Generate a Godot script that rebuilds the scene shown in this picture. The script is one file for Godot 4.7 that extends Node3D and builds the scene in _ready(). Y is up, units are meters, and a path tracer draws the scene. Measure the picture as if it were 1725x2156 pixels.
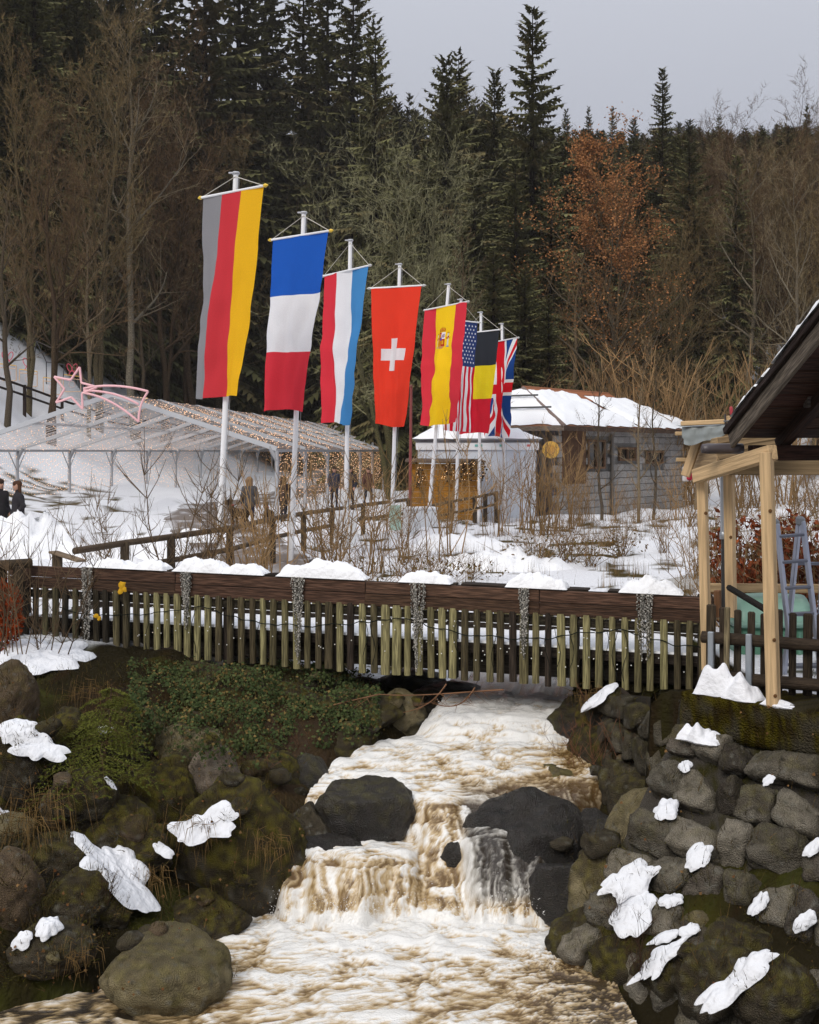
extends Node3D
# A winter gorge: a stream under a wooden footbridge, flags, a light tunnel and a forest slope. y is up, metres; d is the distance along -z.

const EYE := 4.0
const LENS := 2603.0
var names := {}
var rng := RandomNumberGenerator.new()
var noise_a := FastNoiseLite.new()
var noise_b := FastNoiseLite.new()
var noise_c := FastNoiseLite.new()
var M := {}


# a mesh being collected: points, colours, faces (given anticlockwise seen from outside)
class Shape:
	var v := PackedVector3Array()
	var c := PackedColorArray()
	var f := PackedInt32Array()
	var uv := PackedVector2Array()
	func point(p: Vector3, col := Color.WHITE) -> int:
		v.append(p)
		c.append(col)
		return v.size() - 1
	func tri(a: int, b: int, d: int) -> void:
		f.append(a)
		f.append(d)
		f.append(b)
	func quad(a: int, b: int, d: int, e: int) -> void:
		tri(a, b, d)
		tri(a, d, e)
	func face(p: Array, middle: Vector3, col: Color) -> void:
		var nn: Vector3 = (p[1] - p[0]).cross(p[2] - p[0])
		var out: Vector3 = (p[0] + p[1] + p[2]) / 3.0 - middle
		var ids := []
		for q in p:
			ids.append(point(q, col))
		if nn.dot(out) < 0:
			ids.reverse()
		for k in range(1, ids.size() - 1):
			tri(ids[0], ids[k], ids[k + 1])
	func box(t: Transform3D, s: Vector3, b: float, col := Color.WHITE) -> void:
		var h := s / 2.0
		b = minf(b, minf(h.x, minf(h.y, h.z)) * 0.9)
		var mid := t.origin
		for axis in 3:
			var u := (axis + 1) % 3
			var w := (axis + 2) % 3
			for sg in [-1.0, 1.0]:
				var ring := []
				for q in [[-1, -1], [1, -1], [1, 1], [-1, 1]]:
					var p := Vector3.ZERO
					p[axis] = sg * h[axis]
					p[u] = q[0] * (h[u] - b)
					p[w] = q[1] * (h[w] - b)
					ring.append(t * p)
				face(ring, mid, col)
			if b <= 0.0:
				continue
			for su in [-1.0, 1.0]:
				for sw in [-1.0, 1.0]:
					var ring2 := []
					for q in [[-1, 0], [1, 0], [1, 1], [-1, 1]]:
						var p := Vector3.ZERO
						p[axis] = q[0] * (h[axis] - b)
						p[u] = su * (h[u] - (0.0 if q[1] else b))
						p[w] = sw * (h[w] - (b if q[1] else 0.0))
						ring2.append(t * p)
					face(ring2, mid, col)
		if b > 0.0:
			for sx in [-1.0, 1.0]:
				for sy in [-1.0, 1.0]:
					for sz in [-1.0, 1.0]:
						face([t * Vector3(sx * h.x, sy * (h.y - b), sz * (h.z - b)), t * Vector3(sx * (h.x - b), sy * h.y, sz * (h.z - b)), t * Vector3(sx * (h.x - b), sy * (h.y - b), sz * h.z)], mid, col)
	func tube(pts: Array, radii: Array, sides: int, col: Color, tip := Color(-1, 0, 0), caps := true) -> void:
		var n := pts.size()
		var side := Vector3.ZERO
		var first := v.size()
		for k in n:
			var along: Vector3 = (pts[mini(k + 1, n - 1)] - pts[maxi(k - 1, 0)]).normalized()
			if side == Vector3.ZERO:
				side = along.cross(Vector3.UP if absf(along.y) < 0.9 else Vector3.RIGHT).normalized()
			else:
				side = (side - along * side.dot(along)).normalized()
			var up := side.cross(along)
			var cc := col if tip.r < 0 else col.lerp(tip, float(k) / (n - 1))
			for s in sides:
				var a := TAU * s / sides
				point(pts[k] + (side * cos(a) + up * sin(a)) * radii[k], cc)
		for k in n - 1:
			for s in sides:
				var a := first + k * sides + s
				var b := first + k * sides + (s + 1) % sides
				quad(a, a + sides, b + sides, b)
		if caps:
			for e in [0, n - 1]:
				var hub := point(pts[e], col if e == 0 or tip.r < 0 else tip)
				for s in sides:
					var a: int = first + e * sides + s
					var b: int = first + e * sides + (s + 1) % sides
					if e == 0:
						tri(hub, a, b)
					else:
						tri(hub, b, a)
	func ribbon(a: Vector3, b: Vector3, wide: float, col: Color, turn: Vector3) -> void:
		var side := (b - a).cross(turn).normalized() * wide * 0.5
		var i := point(a - side, col)
		point(a + side, col)
		point(b, col)
		tri(i, i + 1, i + 2)
	func add(o: Shape, t: Transform3D) -> void:
		var at := v.size()
		v.append_array(t * o.v)
		c.append_array(o.c)
		for k in o.f:
			f.append(at + k)
	func mesh() -> ArrayMesh:
		var n := PackedVector3Array()
		n.resize(v.size())
		for k in range(0, f.size(), 3):
			var i := f[k]
			var j := f[k + 1]
			var l := f[k + 2]
			var w := (v[l] - v[i]).cross(v[j] - v[i])
			n[i] += w
			n[j] += w
			n[l] += w
		for k in n.size():
			n[k] = n[k].normalized() if n[k].length_squared() > 1e-20 else Vector3.UP
		var a := []
		a.resize(Mesh.ARRAY_MAX)
		a[Mesh.ARRAY_VERTEX] = v
		a[Mesh.ARRAY_NORMAL] = n
		a[Mesh.ARRAY_COLOR] = c
		if uv.size() == v.size():
			a[Mesh.ARRAY_TEX_UV] = uv
		a[Mesh.ARRAY_INDEX] = f
		var m := ArrayMesh.new()
		m.add_surface_from_arrays(Mesh.PRIMITIVE_TRIANGLES, a)
		return m


# ---------------------------------------------------------------- helpers
func D(x: float, y: float, d: float) -> Vector3:  # a surveyed point: bearing, elevation, distance
	return Vector3((x - 862.5) / LENS * d, EYE + (950.0 - y) / LENS * d, -d)

func numbered(called: String) -> String:
	var k: int = names.get(called, 0)
	names[called] = k + 1
	return called if k == 0 else "%s_%03d" % [called, k]

func tag(o: Node, label: String, category: String, group := "") -> void:
	o.set_meta("label", label)
	o.set_meta("category", category)
	if group:
		o.set_meta("group", group)

func thing(called: String, label: String, category: String, at := Vector3.ZERO, group := "") -> Node3D:
	var o := Node3D.new()
	o.name = numbered(called)
	add_child(o)
	o.position = at
	tag(o, label, category, group)
	return o

func part(called: String, s, m: Material, parent: Node3D, t := Transform3D()) -> MeshInstance3D:
	var o := MeshInstance3D.new()
	o.name = called
	o.mesh = s.mesh() if s is Shape else s
	o.material_override = m
	parent.add_child(o, true)
	var base := Transform3D()
	var up: Node = parent
	while up is Node3D and up != self:
		base = up.transform * base
		up = up.get_parent()
	o.transform = base.affine_inverse() * t
	return o

func single(called: String, s: Shape, m: Material, label: String, category: String, at: Vector3, group := "") -> MeshInstance3D:
	for k in s.v.size():
		s.v[k] -= at
	var o := MeshInstance3D.new()
	o.name = numbered(called)
	o.mesh = s.mesh()
	o.material_override = m
	add_child(o)
	o.position = at
	tag(o, label, category, group)
	return o

func struct(called: String, s: Shape, m: Material) -> MeshInstance3D:
	var o := MeshInstance3D.new()
	o.name = numbered(called)
	o.mesh = s.mesh()
	o.material_override = m
	add_child(o)
	o.set_meta("kind", "structure")
	return o

func scatter(called: String, m: Mesh, mat: Material, where: Array, tints: Array, parent: Node3D = null) -> MultiMeshInstance3D:
	var mm := MultiMesh.new()
	mm.transform_format = MultiMesh.TRANSFORM_3D
	mm.use_colors = true
	mm.mesh = m
	mm.instance_count = where.size()
	for k in where.size():
		mm.set_instance_transform(k, where[k])
		mm.set_instance_color(k, tints[k])
	var o := MultiMeshInstance3D.new()
	o.name = numbered(called) if parent == null else called
	o.multimesh = mm
	o.material_override = mat
	if parent:
		parent.add_child(o, true)
		o.position = -parent.position
	else:
		add_child(o)
	o.set_meta("kind", "stuff")
	return o

func frame(a: Vector3, b: Vector3, up := Vector3.UP) -> Transform3D:
	var x := (b - a).normalized()
	if absf(x.dot(up)) > 0.98:
		up = Vector3.BACK
	var z := x.cross(up).normalized()
	return Transform3D(Basis(x, z.cross(x), z), (a + b) / 2.0)

func plank(called: String, a: Vector3, b: Vector3, w: float, h: float, m: Material, col: Color, parent: Node3D, up := Vector3.UP, bevel := 0.006) -> MeshInstance3D:
	var s := Shape.new()
	var off := rng.randf_range(-9, 9)
	var side := rng.randf_range(-3, 3)
	s.box(Transform3D(Basis(), Vector3(off, side, side)), Vector3((b - a).length(), h, w), bevel, col)
	var t := frame(a, b, up)
	t.origin -= t.basis * Vector3(off, side, side)
	return part(called, s, m, parent, t)

func rod(called: String, a: Vector3, b: Vector3, r: float, m: Material, col: Color, parent: Node3D, sides := 8, r2 := -1.0) -> MeshInstance3D:
	var s := Shape.new()
	s.tube([a, b], [r, r if r2 < 0 else r2], sides, col)
	return part(called, s, m, parent)

func ss(a: float, b: float, x: float) -> float:
	return smoothstep(a, b, x)

func table(t: Array, x: float) -> float:  # pairs in ascending order
	if x <= t[0][0]:
		return t[0][1]
	for k in range(1, t.size()):
		if x <= t[k][0]:
			return lerpf(t[k - 1][1], t[k][1], (x - t[k - 1][0]) / (t[k][0] - t[k - 1][0]))
	return t[-1][1]

func rnd(a: float, b: float) -> float:
	return rng.randf_range(a, b)

func tone(c: Color, by := 0.2) -> Color:
	var k := 1.0 + rng.randf_range(-by, by)
	return Color(c.r * k, c.g * k, c.b * k)

func noise_tex(seed_: int, freq: float, lo: Color, hi: Color, size := 512, octaves := 5, type := FastNoiseLite.TYPE_SIMPLEX_SMOOTH, from := 0.2, to := 0.8) -> NoiseTexture2D:
	var n := FastNoiseLite.new()
	n.seed = seed_
	n.frequency = freq
	n.noise_type = type
	n.fractal_octaves = octaves
	var t := NoiseTexture2D.new()
	t.width = size
	t.height = size
	t.seamless = true
	var g := Gradient.new()
	g.set_offset(0, from)
	g.set_offset(1, to)
	g.set_color(0, lo)
	g.set_color(1, hi)
	t.color_ramp = g
	t.noise = n
	return t

func mat(rough: float, tex: Texture2D = null, scale := Vector3.ONE, bump: Texture2D = null, depth := 0.0, world := false) -> StandardMaterial3D:
	var m := StandardMaterial3D.new()
	m.vertex_color_use_as_albedo = true
	m.roughness = rough
	if tex or bump:
		m.uv1_triplanar = true
		m.uv1_world_triplanar = world
		m.uv1_scale = scale
	m.albedo_texture = tex
	if bump:
		m.heightmap_enabled = true
		m.heightmap_texture = bump
		m.heightmap_scale = depth
	return m

func materials() -> void:
	var g := func(v): return Color(v, v, v)
	var wood := noise_tex(11, 0.012, g.call(0.62), g.call(1.0), 512, 5)
	var grain := noise_tex(12, 0.02, g.call(0.0), g.call(1.0), 512, 5)
	var speck := noise_tex(13, 0.06, g.call(0.55), g.call(1.0), 512, 5)
	var rough := noise_tex(14, 0.03, g.call(0.0), g.call(1.0), 512, 6)
	var soft := noise_tex(15, 0.02, g.call(0.0), g.call(1.0), 512, 5)
	M.wood = mat(0.75, wood, Vector3(0.5, 7, 7), grain, 0.5)
	M.wood.metallic_specular = 0.3
	M.timber = mat(0.7, noise_tex(21, 0.01, g.call(0.84), g.call(1.0), 512, 4), Vector3(0.25, 5, 5), grain, 0.2)
	M.timber.metallic_specular = 0.25
	M.rock = mat(0.85, speck, Vector3(4.5, 4.5, 4.5), rough, 1.6, true)
	M.rock.metallic_specular = 0.3
	M.wet = mat(0.35, speck, Vector3(4, 4, 4), rough, 1.5, true)
	M.stone = mat(0.9, speck, Vector3(4.0, 4.0, 4.0), rough, 2.0, true)
	M.stone.metallic_specular = 0.2
	M.ground = mat(0.95, noise_tex(16, 0.04, g.call(0.92), g.call(1.0), 512, 5), Vector3(0.9, 0.9, 0.9), rough, 2.0, true)
	M.ground.metallic_specular = 0.1
	M.snow = mat(0.8, null, Vector3(1.6, 1.6, 1.6), soft, 1.0, true)
	M.snow.metallic_specular = 0.25
	M.water = mat(0.14, null, Vector3(5, 5, 5), soft, 0.35, true)
	M.paint = mat(0.4)
	M.matt = mat(0.9)
	M.matt.metallic_specular = 0.2
	M.metal = mat(0.38)
	M.metal.metallic = 0.7
	M.bark = mat(0.9, speck, Vector3(1, 1, 1))
	M.bark.metallic_specular = 0.15
	M.twig = mat(0.9)
	M.twig.metallic_specular = 0.1
	M.needle = mat(0.8)
	M.needle.metallic_specular = 0.15
	M.leaf = mat(0.8)
	M.leaf.metallic_specular = 0.12
	M.leaf.backlight_enabled = true
	M.leaf.backlight = Color(0.35, 0.35, 0.35)
	M.cloth = mat(0.85, noise_tex(18, 0.05, g.call(0.97), g.call(1.0), 256, 3), Vector3(2, 2, 2))
	M.cloth.metallic_specular = 0.1
	M.cloth.backlight_enabled = true
	M.cloth.backlight = Color(0.75, 0.75, 0.75)
	M.glow = mat(0.4)
	M.glow.emission_enabled = true
	M.glow.emission = Color(1.0, 0.72, 0.42)
	M.glow.emission_energy_multiplier = 0.8
	M.tubing = mat(0.4)
	M.glass = StandardMaterial3D.new()
	M.glass.albedo_color = Color(0.03, 0.035, 0.04)
	M.glass.roughness = 0.08
	M.fuzz = mat(0.95, speck, Vector3(3, 3, 3), rough, 6.0, true)
	M.fuzz.metallic_specular = 0.1


func _ready() -> void:
	var cam := Camera3D.new()
	cam.name = "camera"
	cam.position = Vector3(0, EYE, 0)
	cam.near = 0.05
	cam.far = 900.0
	cam.projection = Camera3D.PROJECTION_FRUSTUM
	cam.size = cam.near * 2156.0 / LENS
	cam.frustum_offset = Vector2(0, -128.0 / LENS * cam.near)
	add_child(cam)
	cam.current = true
	var e := Environment.new()
	e.background_mode = Environment.BG_SKY
	var sk := ProceduralSkyMaterial.new()  # an overcast sky, about two and a half times as bright overhead as at the horizon
	sk.sky_horizon_color = Color(0.515, 0.53, 0.58)
	sk.sky_top_color = Color(0.95, 0.965, 1.0)
	sk.sky_curve = 0.6
	sk.sky_energy_multiplier = 1.0
	sk.ground_horizon_color = Color(0.5, 0.5, 0.52)
	sk.ground_bottom_color = Color(0.3, 0.29, 0.28)
	sk.sun_angle_max = 1.0
	e.sky = Sky.new()
	e.sky.sky_material = sk
	e.tonemap_mode = Environment.TONE_MAPPER_LINEAR
	e.tonemap_exposure = 1.25
	e.fog_enabled = true  # the thin damp air between here and the ridge
	e.fog_density = 0.00025
	e.fog_light_color = Color(0.92, 0.9, 0.9)
	e.sdfgi_enabled = true
	e.ssao_enabled = true
	e.ssil_enabled = true
	var we := WorldEnvironment.new()
	we.name = "world_environment"
	we.environment = e
	add_child(we)
	var sun := DirectionalLight3D.new()
	sun.name = "veiled_sun"
	sun.light_energy = 0.5
	sun.light_color = Color(1.0, 0.97, 0.93)
	sun.light_angular_distance = 25.0
	sun.shadow_enabled = true
	sun.sky_mode = DirectionalLight3D.SKY_MODE_LIGHT_ONLY
	add_child(sun)
	sun.look_at_from_position(Vector3.ZERO, Vector3(0.45, -0.85, -0.9))
	rng.seed = 7
	for k in 3:
		var n: FastNoiseLite = [noise_a, noise_b, noise_c][k]
		n.seed = 100 + k
		n.frequency = 1.0
		n.fractal_octaves = [4, 2, 1][k]
	materials()
	build_ground()
	build_water()
	build_rocks()
	build_wall()
	build_bridge()
	build_flags()
	build_tunnel()
	build_buildings()
	build_shelter()
	build_fences()
	build_forest()
	build_shrubs()
	build_bank_plants()
	build_snow()
	build_people()


# ---------------------------------------------------------------- lie of the land
const EDGE_L := [[6.0, -3.6], [8.4, -3.1], [9.0, -1.9], [10.0, -1.4], [10.7, -1.2], [11.2, -0.72], [11.7, -0.62], [12.2, -0.5], [12.6, -0.2], [13.1, 0.35], [13.6, 0.6], [16.0, 0.9], [20.0, 2.2], [25.0, 6.0], [30.0, 14.0], [34.0, 30.0]]
const EDGE_R := [[6.0, 1.6], [8.4, 1.3], [9.5, 1.25], [10.4, 1.2], [11.0, 1.4], [11.8, 1.65], [12.8, 1.75], [13.6, 1.55], [16.0, 2.0], [20.0, 3.6], [25.0, 7.6], [30.0, 16.0], [34.0, 32.0]]
const BACK := [[-40.0, 125.0], [-14.0, 118.0], [-4.0, 108.0], [4.0, 90.0], [14.0, 76.0], [24.0, 68.0], [40.0, 60.0], [90.0, 50.0]]
var WALL_O := Vector2(2.43, 10.5)   # x, d of the top corner of the retaining wall
var WALL_T := Vector2(0.694, -0.72)
var WALL_N := Vector2(-0.72, -0.694)
var top := PackedFloat32Array()
const BANK := [[7.0, -0.05], [8.4, 0.02], [10.0, 0.18], [11.0, 0.36], [11.7, 0.55], [12.4, 0.95], [13.5, 1.4], [14.5, 1.6]]
const TX0 := -5.6
const TD0 := 6.0
const TS := 0.03
const TW := 350
const TH := 330

func rise(t: float) -> float:
	t = clampf(t, 0.0, 1.0)
	return 1.0 - pow(1.0 - t, 2.2)

func water_y(x: float, d0: float) -> float:
	var d := d0 + 0.1 * sin(x * 2.3 + 0.7) + 0.07 * sin(x * 5.1)
	var bl := absf(x + 0.56) / 0.74   # two domes of bedrock with a cleft between them
	var br := absf(x - 0.92) / 0.5
	var left := 0.1 + 0.47 * rise((d - 10.08 - 0.45 * bl * bl - 0.12 * noise_b.get_noise_2d(x * 3.0, 8.0)) / (0.52 + 0.3 * noise_b.get_noise_2d(x * 2.0, 2.0))) * (1.0 - 0.2 * bl * bl) + 0.29 * rise((d - 11.05 - 0.1 * sin(x * 6.0)) / 0.3)
	var right := 0.1 + (0.66 - 0.1 * exp(-pow((x - 0.98) / 0.26, 2.0))) * rise((d - 10.12 - 0.42 * br * br - 0.1 * noise_b.get_noise_2d(x * 4.0, 3.0)) / 0.7) * (1.0 - 0.2 * br * br) + 0.06 * ss(10.9, 11.5, d)
	var mid := 0.1 + 0.16 * rise((d - 10.4) / 0.25) + 0.6 * ss(10.55, 11.45, d)
	var a := ss(-0.02, 0.2, x)
	var b := ss(0.36, 0.52, x)
	var y := lerpf(lerpf(left, mid, a), right, b)
	var e := d0 + 0.15 * sin(x * 1.7)
	y = lerpf(y, 0.86, ss(11.05, 11.6, d))
	y += 0.14 * ss(11.4, 12.8, e) + 0.24 * rise((e - 12.85) / 0.6) * ss(0.0, 0.35, x) + 0.025 * maxf(0.0, d0 - 13.6)
	return y

func out_of_wall(x: float, d: float) -> float:  # how far beyond the wall's top edge, across it
	return (Vector2(x, d) - WALL_O).dot(WALL_N)

func ground_y(x: float, d: float) -> float:
	var h := 1.5
	if d > 15.0:
		h += 0.22 * noise_b.get_noise_2d(x * 0.16, d * 0.16) + 0.1 * noise_b.get_noise_2d(x * 0.7 + 40, d * 0.7) + (0.05 * noise_a.get_noise_2d(x * 2.2, d * 2.2) if d < 48.0 else 0.0)
		h -= 0.3 * ss(43, 50, d) * ss(-1, 2, x) * (1 - ss(64, 76, d))
		h += 0.4 * ss(24, 34, d) * (1 - ss(36, 42, d)) * ss(2.0, 6.0, x)
	var sl := (-x - 19.0) + 0.084 * (d - 44.0)
	var sb := d - table(BACK, x)
	sl += 2.5 * noise_b.get_noise_2d(x * 0.05 + 9, d * 0.05)
	if maxf(sl, sb) > -6.0:
		var bumps := 0.9 * noise_b.get_noise_2d(x * 0.13 + 70, d * 0.13)
		var hl := 0.93 * (0.5 * (sl + sqrt(sl * sl + 9.0)))
		var hb := 0.42 * (0.5 * (sb + sqrt(sb * sb + 16.0)))
		hl = minf(hl, 34.0 + 0.25 * hl)
		hb = minf(hb, 24.0 + 0.15 * hb)
		h += maxf(hl, hb) - 0.1 + bumps * ss(0.0, 6.0, maxf(sl, sb))
	if d > 38.0:
		return h
	var el := table(EDGE_L, d) - x
	var er := x - table(EDGE_R, d)
	if d < 2.0:
		el = table(EDGE_L, 6.0) - x
		er = x - table(EDGE_R, 6.0)
	var w := water_y(x, clampf(d, 7.0, 40.0)) if d < 36.0 else 1.4
	var rough := 0.1 * noise_a.get_noise_2d(x * 1.3, d * 1.3) + 0.035 * noise_a.get_noise_2d(x * 5.0, d * 5.0)
	if el < 0.0 and er < 0.0:
		return w - 0.3 + rough
	if el >= 0.0:
		var y := table(BANK, d) + 0.27 * minf(el, 5.0)
		y = 1.55 + 0.22 * (y - 1.55) if y > 1.55 else y
		y = lerpf(w - 0.25, maxf(y, w + 0.02), ss(0.0, 0.6, el)) + rough * ss(0.1, 0.8, el)
		y -= 0.4 * ss(3.4, 1.6, el) * ss(12.5, 13.4, d) * (1.0 - ss(15.6, 16.8, d))
		y = maxf(y, w - 0.25)
		return lerpf(y, maxf(h, w), ss(15.0, 16.6, d) * ss(0.0, 0.9, el))
	var q := out_of_wall(x, d)
	var yr := w - 0.25 + 0.45 * ss(0.0, 0.5, er) + 0.4 * er + rough
	if d < 10.9:
		var u := (Vector2(x, d) - WALL_O).dot(WALL_T)
		if u < -0.05 and q > 0.0:
			return minf(w - 0.25 + 0.4 * ss(0.0, 0.5, er) + 0.28 * er + rough, 1.6 - q)
		if q > 0.0:
			return minf(yr, 1.72 - q)
		return minf(lerpf(1.72, 1.9, ss(0.0, -0.1, q)), 1.72 + maxf(0.0, -q) * 2.0) if q > -0.1 else 1.9
	var face := lerpf(2.36, 2.0, clampf((d - 10.6) / 1.9, 0, 1))
	if d < 12.9 and x < 3.1:
		return minf(yr, 1.45) if x < face else 1.5
	var plat := lerpf(1.9, h, ss(13.5, 17.0, d))
	if d < 12.7:
		return plat
	return lerpf(minf(yr, plat), plat, ss(0.2, 1.0, er))

func build_ground() -> void:
	var xs := PackedFloat32Array()
	var ds := PackedFloat32Array()
	var x := 0.0
	while x < 260.0:
		xs.append(x)
		x += 0.085 if x < 5.0 else 0.3 if x < 22.0 else 1.1 if x < 60.0 else 9.0
	var neg := PackedFloat32Array()
	for k in range(xs.size() - 1, 0, -1):
		neg.append(-xs[k])
	neg.append_array(xs)
	xs = neg
	var d := -30.0
	while d < 330.0:
		ds.append(d)
		d += 6.0 if d < 5.9 else 0.07 if d < 15.0 else 0.16 if d < 28.0 else 0.3 if d < 52.0 else 0.7 if d < 130.0 else 5.0
	var s := Shape.new()
	var nx := xs.size()
	for dd in ds:
		for xx in xs:
			var y := ground_y(xx, dd)
			s.point(Vector3(xx, y, -dd), ground_col(xx, dd, y))
	for j in ds.size() - 1:
		for i in nx - 1:
			var a := j * nx + i
			s.quad(a, a + 1, a + nx + 1, a + nx)
	struct("ground", s, M.ground)
	top.resize(TW * TH)
	for j in TH:
		for i in TW:
			top[j * TW + i] = ground_y(TX0 + i * TS, TD0 + j * TS)
	build_path()

func ground_col(x: float, d: float, y: float) -> Color:
	var n := noise_a.get_noise_2d(x * 0.7, d * 0.7)
	var n2 := noise_a.get_noise_2d(x * 0.21 + 30, d * 0.21)
	var snow := Color(0.84, 0.85, 0.88)
	if d < 15.0 and d > -1.0:
		var soil := Color(0.022, 0.016, 0.01).lerp(Color(0.045, 0.045, 0.012), ss(-0.05, 0.35, n))
		soil = soil.lerp(Color(0.05, 0.035, 0.02), ss(0.1, 0.5, n2))
		if out_of_wall(x, d) < -0.3 and d < 15.0 and x > 3.15:
			return snow.lerp(soil, ss(0.25, 0.5, n))
		return soil.lerp(snow, ss(13.9, 14.8, d + 0.7 * n) * ss(1.4, 1.6, y))
	var sl := (-x - 19.0) + 0.084 * (d - 44.0)
	var sb := d - table(BACK, x)
	var wood := maxf(ss(7.0, 15.0, sl + 5.0 * n2 - 0.1 * (d - 60.0)), ss(-4.0, 4.0, sb + 3.0 * n2))
	var litter := Color(0.045, 0.028, 0.017).lerp(Color(0.09, 0.055, 0.03), ss(-0.3, 0.5, n))
	if wood > 0.0:
		var patch := ss(0.0, 0.18, n + 0.5 * n2 - 0.25 * ss(12.0, 30.0, maxf(sl, sb)) + 0.1)
		return snow.lerp(litter.lerp(snow, patch * 0.95), wood)
	var grass := Color(0.17, 0.11, 0.055).lerp(Color(0.09, 0.07, 0.03), ss(-0.2, 0.3, n))
	var bare := 0.0
	if x > 1.0 and d < 46.0:
		bare = ss(0.16, 0.3, n + 0.45 * n2 - 0.04)
	elif d < 60.0 and x > -19.0:
		bare = ss(0.36, 0.46, n + 0.3 * n2)
		if absf(x + 16.0) < 2.5 and d > 40.0:
			bare = maxf(bare, ss(0.0, 0.12, n))
	return snow.lerp(grass, bare)

const WALKED := [[-2.2, 21.0], [-3.6, 28.0], [-5.0, 35.0], [-7.2, 43.0], [-8.6, 52.0], [-6.0, 80.0], [-3.2, 104.0]]

func build_path() -> void:
	var s := Shape.new()
	var d := 21.0
	var rows := 0
	while d < 104.0:
		var cx := 0.0
		for k in range(1, WALKED.size()):
			if d <= WALKED[k][1] or k == WALKED.size() - 1:
				cx = lerpf(WALKED[k - 1][0], WALKED[k][0], (d - WALKED[k - 1][1]) / (WALKED[k][1] - WALKED[k - 1][1]))
				break
		for i in 13:
			var o := (i / 12.0 - 0.5) * (3.0 + 0.5 * noise_b.get_noise_2d(d * 0.6, 3.0))
			var xx := cx + o
			var n := noise_a.get_noise_2d(xx * 0.8, d * 0.8)
			s.point(Vector3(xx, ground_y(xx, d) + 0.03 - 0.05 * ss(1.2, 1.5, absf(o)), -d), Color(0.22, 0.19, 0.17).lerp(Color(0.6, 0.6, 0.62), ss(0.15, 0.45, n + 0.25 * ss(0.8, 1.5, absf(o)))))
		rows += 1
		d += 0.4
	for j in rows - 1:
		for i in 12:
			var a := j * 13 + i
			s.quad(a, a + 1, a + 14, a + 13)
	struct("path", s, M.ground)

func lift(x: float, d: float, y: float) -> void:  # remembers the tops of rocks, so that snow and plants can lie on them
	var i := int(round((x - TX0) / TS))
	var j := int(round((d - TD0) / TS))
	for b in range(maxi(j - 1, 0), mini(j + 2, TH)):
		for a in range(maxi(i - 1, 0), mini(i + 2, TW)):
			top[b * TW + a] = maxf(top[b * TW + a], y)

func top_y(x: float, d: float) -> float:
	var fx := (x - TX0) / TS
	var fd := (d - TD0) / TS
	var i := int(fx)
	var j := int(fd)
	if i < 0 or j < 0 or i >= TW - 1 or j >= TH - 1:
		return ground_y(x, d)
	var u := fx - i
	var w := fd - j
	return lerpf(lerpf(top[j * TW + i], top[j * TW + i + 1], u), lerpf(top[(j + 1) * TW + i], top[(j + 1) * TW + i + 1], u), w)

func hit(x: float, y: float) -> Vector3:  # where the line of sight at that bearing and elevation meets the land or a rock
	var d := 6.2
	while d < 220.0:
		var p := D(x, y, d)
		if top_y(p.x, d) >= p.y:
			return p
		d += 0.02 if d < 16.0 else 0.25
	return D(x, y, 220.0)

func land(x: float, d: float) -> Vector3:  # the ground at that bearing and distance
	var p := D(x, 950, d)
	p.y = ground_y(p.x, d)
	return p


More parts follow.
